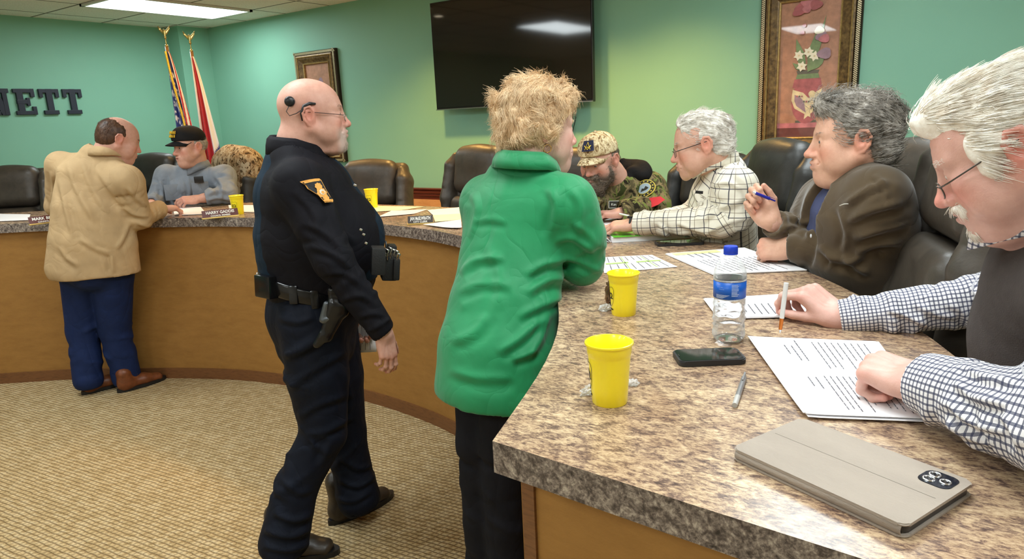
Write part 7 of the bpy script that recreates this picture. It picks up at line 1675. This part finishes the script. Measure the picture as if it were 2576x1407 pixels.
wrapper((1490, 990), (.024, .011), 'crumpled clear wrapper left of the nearest yellow cup', FOIL, 1, .009); wrapper((1592, 970), (.010, .012), 'bit of clear wrapper right of the nearest yellow cup', FOIL, 2, .006)
wrapper((1522, 782), (.018, .012), 'crumpled clear wrapper left of the cup by the woman', FOIL, 3, .009); wrapper((1535, 765), (.012, .012), 'upright crumpled brown foil packet between the woman and her cup', BARW, 4, .035)
# water bottle
def bottle():
    p = onz(1832, 856, TOP); P = empty('water_bottle', (p[0], p[1], TOP), facecam(p[0], p[1], 0), 'clear plastic water bottle with blue cap and blue label', 'bottle')
    _t = NT('clear_pet_plastic'); PET = _t.m; _t.b.inputs['Base Color'].default_value = (.9, .93, .95, 1); _t.b.inputs['Roughness'].default_value = .05; _t.b.inputs['Specular IOR Level'].default_value = 1.0
    _lw = _t.n('ShaderNodeLayerWeight'); _lw.inputs['Blend'].default_value = .35; _tr = _t.n('ShaderNodeBsdfTransparent'); _mx = _t.n('ShaderNodeMixShader'); _t.l(_t.math('ADD', _t.math('MULTIPLY', _lw.outputs['Facing'], .75), .10), _mx.inputs[0]); _t.l(_tr.outputs[0], _mx.inputs[1]); _t.l(_t.b.outputs[0], _mx.inputs[2])
    _o = [q for q in _t.t.nodes if q.type == 'OUTPUT_MATERIAL'][0]; _t.l(_mx.outputs[0], _o.inputs[0]); WAT = mat('water', (1, 1, 1), .0, trans=1.0, ior=1.14); BLUE = mat('blue_cap_plastic', srgb(28, 62, 190), .3, var=.05); LAB = mat('blue_label', srgb(20, 92, 190), .35, var=.12, vscale=30)
    prof = []
    H_ = .212
    for z, r in ((0, .022), (.002, .030), (.012, .0345), (.022, .0350), (.030, .0325), (.036, .0345), (.044, .0325), (.052, .0345), (.060, .0325), (.068, .0345), (.076, .0325), (.084, .0340), (.092, .0325), (.100, .0330), (.1005, .0335), (.138, .0335), (.1385, .0345), (.148, .0345), (.165, .031), (.180, .0225), (.188, .015), (.192, .0125), (.205, .0122)): prof.append((r, z))
    bm = bmesh.new(); n_ = 56; rings = []
    zs = catmull([(r, z) for r, z in prof], 3)
    for r, z in zs:
        ring = []
        for k in range(n_):
            a = 2 * PI * k / n_; rr = r
            if .028 < z < .096: rr += .0011 * math.sin(6 * a + z * 190) + .0006 * math.sin(11 * a - z * 300)
            if z < .014: rr -= .003 * max(0, math.cos(5 * a)) * (1 - z / .014)
            if .15 < z < .185: rr += .0005 * math.sin(10 * a)
            ring.append(bm.verts.new((rr * math.cos(a), rr * math.sin(a), z)))
        rings.append(ring)
    for q, w_ in zip(rings, rings[1:]):
        for k in range(n_): bm.faces.new((q[k], q[(k + 1) % n_], w_[(k + 1) % n_], w_[k])).smooth = True
    bm.faces.new(rings[0][::-1]); bm_obj('bottle_body', bm, PET, P, smooth=True)
    bm = bmesh.new(); rings = []
    for r, z in [q for q in zs if .003 < q[1] < .146]:
        rings.append([bm.verts.new(((r - .0016) * math.cos(2 * PI * k / n_) + (.0011 * math.sin(6 * 2 * PI * k / n_ + z * 190) * math.cos(2 * PI * k / n_) if .028 < z < .096 else 0), (r - .0016) * math.sin(2 * PI * k / n_) + (.0011 * math.sin(6 * 2 * PI * k / n_ + z * 190) * math.sin(2 * PI * k / n_) if .028 < z < .096 else 0), z + .001)) for k in range(n_)])
    for q, w_ in zip(rings, rings[1:]):
        for k in range(n_): bm.faces.new((q[k], q[(k + 1) % n_], w_[(k + 1) % n_], w_[k])).smooth = True
    bm.faces.new(rings[0][::-1]); bm.faces.new(rings[-1]); bm_obj('water', bm, WAT, P, smooth=False)
    bm = bmesh.new(); lathe(bm, [(.0340, .101), (.0343, .101), (.0343, .1375), (.0340, .1375)], 56); lb = bm_obj('label', bm, LAB, P)
    lb.data.materials.append(mat('label_inside_white', srgb(225, 230, 236), .6))
    for f in lb.data.polygons:
        c_ = f.center; f.material_index = 1 if math.hypot(c_.x, c_.y) < .03405 else 0
    bm = bmesh.new(); lathe(bm, [(.0125, .194), (.0150, .194), (.0150, .1965), (.0148, .197), (.0150, .1975), (.0148, .2095), (.0138, .2115), (0, .2118)], 40)
    bm_obj('cap', bm, BLUE, P, auto=50)
    WT = mat('label_white_print', srgb(220, 232, 244), .5)
    def wrap(body_, a0, z, sz, bold=.0):
        t_ = text_obj('label_print', body_, sz, WT, Matrix.Identity(4), lb, extrude=.0001, bold=bold)
        for v in t_.data.vertices: a = a0 + v.co.x / .0343; v.co = Vector((.0347 * math.cos(a), .0347 * math.sin(a), z + v.co.y))
    wrap('AQUA', .62 * 0 - .72, .1325, .0032); wrap('purified water', -.62, .127, .0025); wrap('drinking water', -.5, .1225, .0022)
    rg = random.Random(3)
    bm = bmesh.new()
    def bar(a0, a1, z, hh):
        k = 8; v0 = []
        for i in range(k + 1): a = a0 + (a1 - a0) * i / k; v0.append((bm.verts.new((.0346 * math.cos(a), .0346 * math.sin(a), z)), bm.verts.new((.0346 * math.cos(a), .0346 * math.sin(a), z + hh))))
        for i in range(k): bm.faces.new((v0[i][0], v0[i + 1][0], v0[i + 1][1], v0[i][1]))
    for k in range(9): bar(.12, .12 + rg.uniform(.35, .5), .1325 - .0030 * k, .0009)
    for k in range(6): bar(-.9, .0 - .08 * k, .110 - .0014 * k, .0004)
    bm_obj('label_print', bm, WT, lb)
bottle()
# phones
GLASSB = mat('black_phone_glass', (.006, .006, .007), .05, spec=.8, coat=.5); CASEB = mat('black_phone_case', (.02, .02, .022), .45)
def phone(c0, c1, w, label, th=.010):
    c0, c1 = A(*c0), A(*c1); cen = (c0 + c1) / 2; L_ = np.linalg.norm((c1 - c0)[:2]); rz = math.atan2((c1 - c0)[1], (c1 - c0)[0])
    P = empty('smartphone', (cen[0], cen[1], TOP), rz, label, 'phone'); 
    def rrect(bm, L, W, r, z0, z1):
        pts = []
        for cx, cy, a0 in ((L / 2 - r, W / 2 - r, 0), (-L / 2 + r, W / 2 - r, PI / 2), (-L / 2 + r, -W / 2 + r, PI), (L / 2 - r, -W / 2 + r, 1.5 * PI)):
            for k in range(6): a = a0 + k * PI / 10; pts.append((cx + r * math.cos(a), cy + r * math.sin(a)))
        prism(bm, pts, z0, z1)
    bm = bmesh.new(); rrect(bm, L_, w, .011, .0008, th); es = [e for e in bm.edges if abs(e.verts[0].co.z - e.verts[1].co.z) < 1e-6]; bmesh.ops.bevel(bm, geom=es, offset=.002, segments=2, affect='EDGES'); bm_obj('case', bm, CASEB, P, auto=40)
    bm = bmesh.new(); rrect(bm, L_ - .008, w - .007, .008, th - .0005, th + .0006); bm_obj('screen', bm, GLASSB, P)
    bm = bmesh.new(); tube(bm, [(-L_ / 2 + .006, -.006, th + .0008), (-L_ / 2 + .006, .006, th + .0008)], .0009, 6); bm_obj('earpiece', bm, CASEB, P)
    return P
a, b_ = onz(1700, 900, TOP + .008), onz(1865, 893, TOP + .008); phone(a, b_, .074, 'black smartphone lying on the desk in front of the water bottle', .012)
a, b_ = onz(1650, 612, TOP + .008), onz(1767, 607, TOP + .008); phone(a, b_, .074, 'black smartphone beside the green binder', .010)
# binder
def binder():
    q = [A(*onz(u, v, TOP)[:2]) for u, v in ((1518, 610), (1532, 612), (1736, 602), (1700, 583))]
    a, b_ = onz(1540, 612, TOP), onz(1737, 600, TOP); ax = nrm((b_ - a) * A(1, 1, 0)); ay = A(-ax[1], ax[0], 0); L_ = np.linalg.norm((b_ - a)[:2]); W_ = .215
    P = empty('binder', tuple(a[:2]) + (TOP,), math.atan2(ax[1], ax[0]), 'open bright green ring binder with white pages under the sleeve of the man in plaid', 'binder')
    GRN = mat('bright_green_cover', srgb(96, 208, 50), .3, var=.06, coat=.4); WHB = mat('white_vinyl', srgb(225, 225, 228), .35)
    bm = bmesh.new(); bx(bm, (L_ / 2, W_ / 2, .002), (L_, W_, .003)); bx(bm, (-.01, W_ / 2, .010), (.02, W_, .003), M=Matrix.Translation((-.012, W_ / 2, .012)) @ Matrix.Rotation(.9, 4, 'Y') @ Matrix.Diagonal((1, 1, 1, 1))); bm_obj('back_cover', bm, WHB, P)
    bm = bmesh.new(); bx(bm, (L_ / 2 - .01, W_ / 2, .0125), (L_ - .025, W_ - .01, .018)); bm_obj('page_block', bm, PAPER, P)
    bm = bmesh.new(); bx(bm, (L_ / 2 + .004, W_ / 2, .0232), (L_ - .005, W_ + .004, .0028), bev=.001); bm_obj('front_cover', bm, GRN, P)
    bm = bmesh.new(); V = []
    for j in range(9):
        t = j / 8; z = .003 + .022 * t; x = -.012 - .045 * math.sin(PI * t * .5) * (1 - t * .35)
        V.append((bm.verts.new((x, 0, z)), bm.verts.new((x, W_, z))))
    for k in range(8): bm.faces.new((V[k][0], V[k + 1][0], V[k + 1][1], V[k][1]))
    o = bm_obj('spine', bm, WHB, P, smooth=True); md = o.modifiers.new('t', 'SOLIDIFY'); md.thickness = .002
    bm = bmesh.new()
    for yy in (.03, .10, .17): tube(bm, [(-.03, yy, .010), (-.038, yy, .022), (-.022, yy, .030), (-.004, yy, .024)], .0035, 6)
    bm_obj('ring', bm, CASEB, P)
binder()
# name plates
def plate(u, v, w, label, l1, l2, m, tilt=.35, rz=None, gold=True, h=.046):
    p = onz(u, v, TOP); rz = facecam(p[0], p[1], PI / 2) if rz is None else rz
    P = empty('name_plate', (p[0], p[1], TOP), rz, label, 'name plate', 'desk name plates'); GB = MATS.get('brass_holder') or mat('brass_holder', srgb(226, 196, 120), .3, .7); WP = MATS.get('white_engraving') or mat('white_engraving', srgb(240, 238, 230), .6)
    M = Matrix.Rotation(-tilt, 4, 'X'); bm = bmesh.new(); bx(bm, (0, 0, 0), (w, .003, h), M=Matrix.Translation((0, 0, .004)) @ M @ Matrix.Translation((0, 0, h / 2)) @ Matrix.Identity(4)); pl = bm_obj('plaque', bm, m, P)
    bm = bmesh.new(); bx(bm, (0, .012, .003), (w + .006, .05, .005), bev=.001); bx(bm, (0, -.006, .005), (w + .006, .006, .007), bev=.001); bm_obj('holder', bm, GB, P)
    T2 = Matrix.Translation((0, 0, .004)) @ M @ Matrix.Translation((0, -.0017, 0)) @ Matrix.Rotation(PI / 2, 4, 'X')
    text_obj('engraved_name', l1, .024, WP, T2 @ Matrix.Translation((0, h * .66, 0)), pl, extrude=.0002, bold=.0006, sx=min(1.25, (w * .92) / (.0165 * len(l1)) ))
    text_obj('engraved_title', l2, .013, WP, T2 @ Matrix.Translation((0, h * .24, 0)), pl, extrude=.0002, bold=.0003)
DKRED = mat('dark_red_plaque', srgb(92, 34, 26), .35, var=.1); DKGR = mat('dark_grey_plaque', srgb(70, 62, 56), .35, var=.1)
plate(556, 548, .20, 'dark red name plate of the seated man in the black cap, beside the yellow cup', 'HARRY GADDIS', 'COUNCIL MEMBER', DKRED, rz=facecam(-3.8, 2.43, PI / 2) + .12)
plate(124, 562, .20, 'dark red name plate at the left, beside the man in the tan jacket', 'MARK BRYANT', 'COUNCIL MEMBER', DKRED, rz=facecam(-4.7, 1.83, PI / 2) + .15)
plate(1058, 565, .125, 'small dark grey name plate between the officer and the woman', 'JAN McELWRATH', 'CITY CLERK', DKGR, rz=facecam(-2.34, 2.6, PI / 2) - .10, h=.040)
# tablet in a grey folio
def tablet():
    q = [A(*onz(u, v, TOP + z)[:2]) for (u, v), z in (((1826, 1132), .012), ((2030, 1062), .014), ((2462, 1228), .014), ((2268, 1335), .010))]
    cen = sum(q) / 4; ax = nrm((q[2] - q[1]) + (q[3] - q[0])); ay = A(-ax[1], ax[0]); L_ = (np.linalg.norm(q[2] - q[1]) + np.linalg.norm(q[3] - q[0])) / 2; W_ = (np.linalg.norm(q[1] - q[0]) + np.linalg.norm(q[2] - q[3])) / 2
    P = empty('tablet', (cen[0], cen[1], TOP), math.atan2(ax[1], ax[0]), 'tablet computer lying face down in a grey fabric folio case', 'tablet')
    FAB = mat('grey_folio_fabric', srgb(160, 148, 136), .8, var=.06, vscale=20, bump=.35, bscale=500, stretch=(.3, 1, 1)); 
    d = Sdf(); d.box((0, 0, .0150), (L_ / 2, W_ / 2, .0045), .0044, .003); V, Q = d.mesh(.0032); V = smooth_mesh(V, Q, 1)
    bm = bmesh.new()
    def rr(L, W, r, z0, z1, be):
        pts = []
        for cx, cy, a0 in ((L / 2 - r, W / 2 - r, 0), (-L / 2 + r, W / 2 - r, PI / 2), (-L / 2 + r, -W / 2 + r, PI), (L / 2 - r, -W / 2 + r, 1.5 * PI)):
            for k in range(7): a = a0 + k * PI / 12; pts.append((cx + r * math.cos(a), cy + r * math.sin(a)))
        b2 = bmesh.new(); prism(b2, pts, z0, z1); es = [e for e in b2.edges if abs(e.verts[0].co.z - e.verts[1].co.z) < 1e-6]; bmesh.ops.bevel(b2, geom=es, offset=be, segments=3, affect='EDGES'); return b2
    bm_obj('top_cover', rr(L_, W_, .010, .0150, .0190, .0016), FAB, P, auto=40); bm_obj('bottom_cover', rr(L_, W_, .010, .0005, .0035, .0012), FAB, P, auto=40)
    bm_obj('tablet_body', rr(L_ - .006, W_ - .008, .010, .0045, .0145, .001), mat('dark_tablet_edge', (.03, .028, .028), .35), P, auto=40)
    # rounded spine along the near long edge
    V = []; F = []; n_ = 10
    for x in (-L_ / 2 + .006, L_ / 2 - .006):
        for k in range(n_ + 1): a = PI / 2 + PI * k / n_; V.append((x, -W_ / 2 + .0085 + .0095 * math.cos(a) * 1.0, .0098 + .0092 * math.sin(a)))
    for k in range(n_): F.append((k, k + 1, n_ + 2 + k, n_ + 1 + k))
    o = mesh_obj('spine', V, F, FAB, P); md = o.modifiers.new('t', 'SOLIDIFY'); md.thickness = .0014
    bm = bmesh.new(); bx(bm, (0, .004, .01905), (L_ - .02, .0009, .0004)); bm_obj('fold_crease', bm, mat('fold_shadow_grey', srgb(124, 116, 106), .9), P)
    cx, cy = L_ / 2 - .030, W_ / 2 - .030
    b2 = rr(.040, .040, .011, .0188, .0198, .0004); bmesh.ops.translate(b2, verts=b2.verts, vec=(cx, cy, 0)); cm = bm_obj('camera_window', b2, mat('black_camera_glass', (.01, .012, .02), .1), P)
    for dx, dy, r in ((-.008, .008, .0075), (-.008, -.008, .0075), (.009, -.001, .0070)):
        bm = bmesh.new(); lathe(bm, [(r * .68, .0203), (r * .70, .0212), (r, .0212), (r * 1.02, .0196)], 28, M=Matrix.Translation((cx + dx, cy + dy, 0))); ln = bm_obj('lens_ring', bm, mat('silver_lens_ring', (.8, .82, .85), .2, 1.0) if 'silver_lens_ring' not in MATS else MATS['silver_lens_ring'], cm)
        bm = bmesh.new(); lathe(bm, [(0, .0202), (r * .68, .0202)], 24, M=Matrix.Translation((cx + dx, cy + dy, 0))); bm_obj('lens_glass', bm, GLASSB, ln)
tablet()
# pens
def pen(p0, p1, r, label, cols, clip=True, cat='pen'):
    p0, p1 = A(*p0), A(*p1); L_ = np.linalg.norm(p1 - p0); P = empty('pen', tuple(p0), 0, label, cat); P.rotation_mode = 'QUATERNION'; P.rotation_quaternion = Vector(tuple(p1 - p0)).to_track_quat('Z', 'Y')
    for nm, a, b_, ra, rb, m in cols:
        bm = bmesh.new(); lathe(bm, [(0, a * L_), (ra * r, a * L_), (rb * r, b_ * L_), (0, b_ * L_)], 16); bm_obj(nm, bm, m, P, auto=40)
    if clip: bm = bmesh.new(); bx(bm, (0, r * 1.25, L_ * .82), (.003, .0012, L_ * .26)); bm_obj('clip', bm, cols[-1][5], P)
    return P
GREYP = mat('grey_pen_plastic', srgb(140, 140, 140), .3, .3); LG = mat('light_grey_grip', srgb(176, 174, 170), .5); WPEN = mat('white_pen_plastic', srgb(226, 224, 220), .25); ORG = mat('orange_copper_grip', srgb(196, 110, 40), .25, .5); BLP = mat('blue_pen_plastic', srgb(40, 44, 150), .25)
a, b_ = onz(1848, 1028, TOP), onz(1875, 948, TOP); a[2] = b_[2] = TOP + .0055
pen(a, b_, .0050, 'grey ballpoint pen lying alone on the desk', [('grip', 0, .25, .9, 1.0, LG), ('barrel', .25, .86, 1, .95, GREYP), ('tip', .86, 1, .9, .2, GREYP)])
tp = pd(1962, 838, 1.44); bt = pd(1978, 712, 1.44)
pen(tp, bt, .0050, 'white pen with an orange grip held by the white haired man', [('tip', 0, .07, .3, .7, STEEL), ('grip', .07, .30, .75, .9, ORG), ('barrel', .30, 1, 1, 1, WPEN)], clip=False)
tp = pd(1893, 483, 2.16); bt = pd(1950, 506, 2.17)
pen(tp, bt, .0048, 'blue and white pen held up by the man in brown fleece', [('tip', 0, .12, .3, .9, STEEL), ('barrel', .12, .75, 1, 1, BLP), ('push_button', .75, 1.0, .6, .5, BLP)])
tp = pd(1558, 538, 2.86); bt = pd(1602, 548, 2.84); tp[2] = max(tp[2], TOP + .02)
pen(bt, tp, .0045, 'blue and white pen in the far hand of the man in plaid', [('barrel', 0, .4, 1, 1, BLP), ('grip', .4, 1, .9, .8, WPEN)], clip=False)
# papers in the officer's far hand
a_ = pd(912, 795, 2.54); V = []; F = []
q = [pd(918, 762, 2.56), pd(944, 772, 2.56), pd(948, 884, 2.54), pd(916, 886, 2.54)]
rowc = []
P = empty('paper_sheet', tuple(q[0]), 0, 'white printed paper held low in the far hand of the officer', 'paper')
q = [v - q[0] for v in q]; q[0] = q[0] + (q[0] - q[1]) * 2.2; q[3] = q[3] + (q[3] - q[2]) * 2.2
n_ = 6; V = [q[0] * (1 - s) * (1 - t) + q[1] * s * (1 - t) + q[2] * s * t + q[3] * (1 - s) * t + AW * .006 * math.sin(3 * s + 2 * t) for t in np.linspace(0, 1, n_ + 1) for s in np.linspace(0, 1, n_ + 1)]
F = [(j * (n_ + 1) + i, j * (n_ + 1) + i + 1, (j + 1) * (n_ + 1) + i + 1, (j + 1) * (n_ + 1) + i) for j in range(n_) for i in range(n_)]
o = mesh_obj('page', V, F, PAPER, P, smooth=True); md = o.modifiers.new('t', 'SOLIDIFY'); md.thickness = .001
V = []; F = []
for k in range(9):
    s = .60 + .04 * k; t0 = .2; t1 = .95 - .12 * (k % 3); i0 = len(V)
    for s_, t_ in ((s, t0), (s + .012, t0), (s + .012, t1), (s, t1)): V.append(q[0] * (1 - s_) * (1 - t_) + q[1] * s_ * (1 - t_) + q[2] * s_ * t_ + q[3] * (1 - s_) * t_ + AW * (.006 * math.sin(3 * s_ + 2 * t_) - .0022))
    F.append((i0, i0 + 1, i0 + 2, i0 + 3))
mesh_obj('print', V, F, INK, P, smooth=False)
bpy.context.view_layer.update()
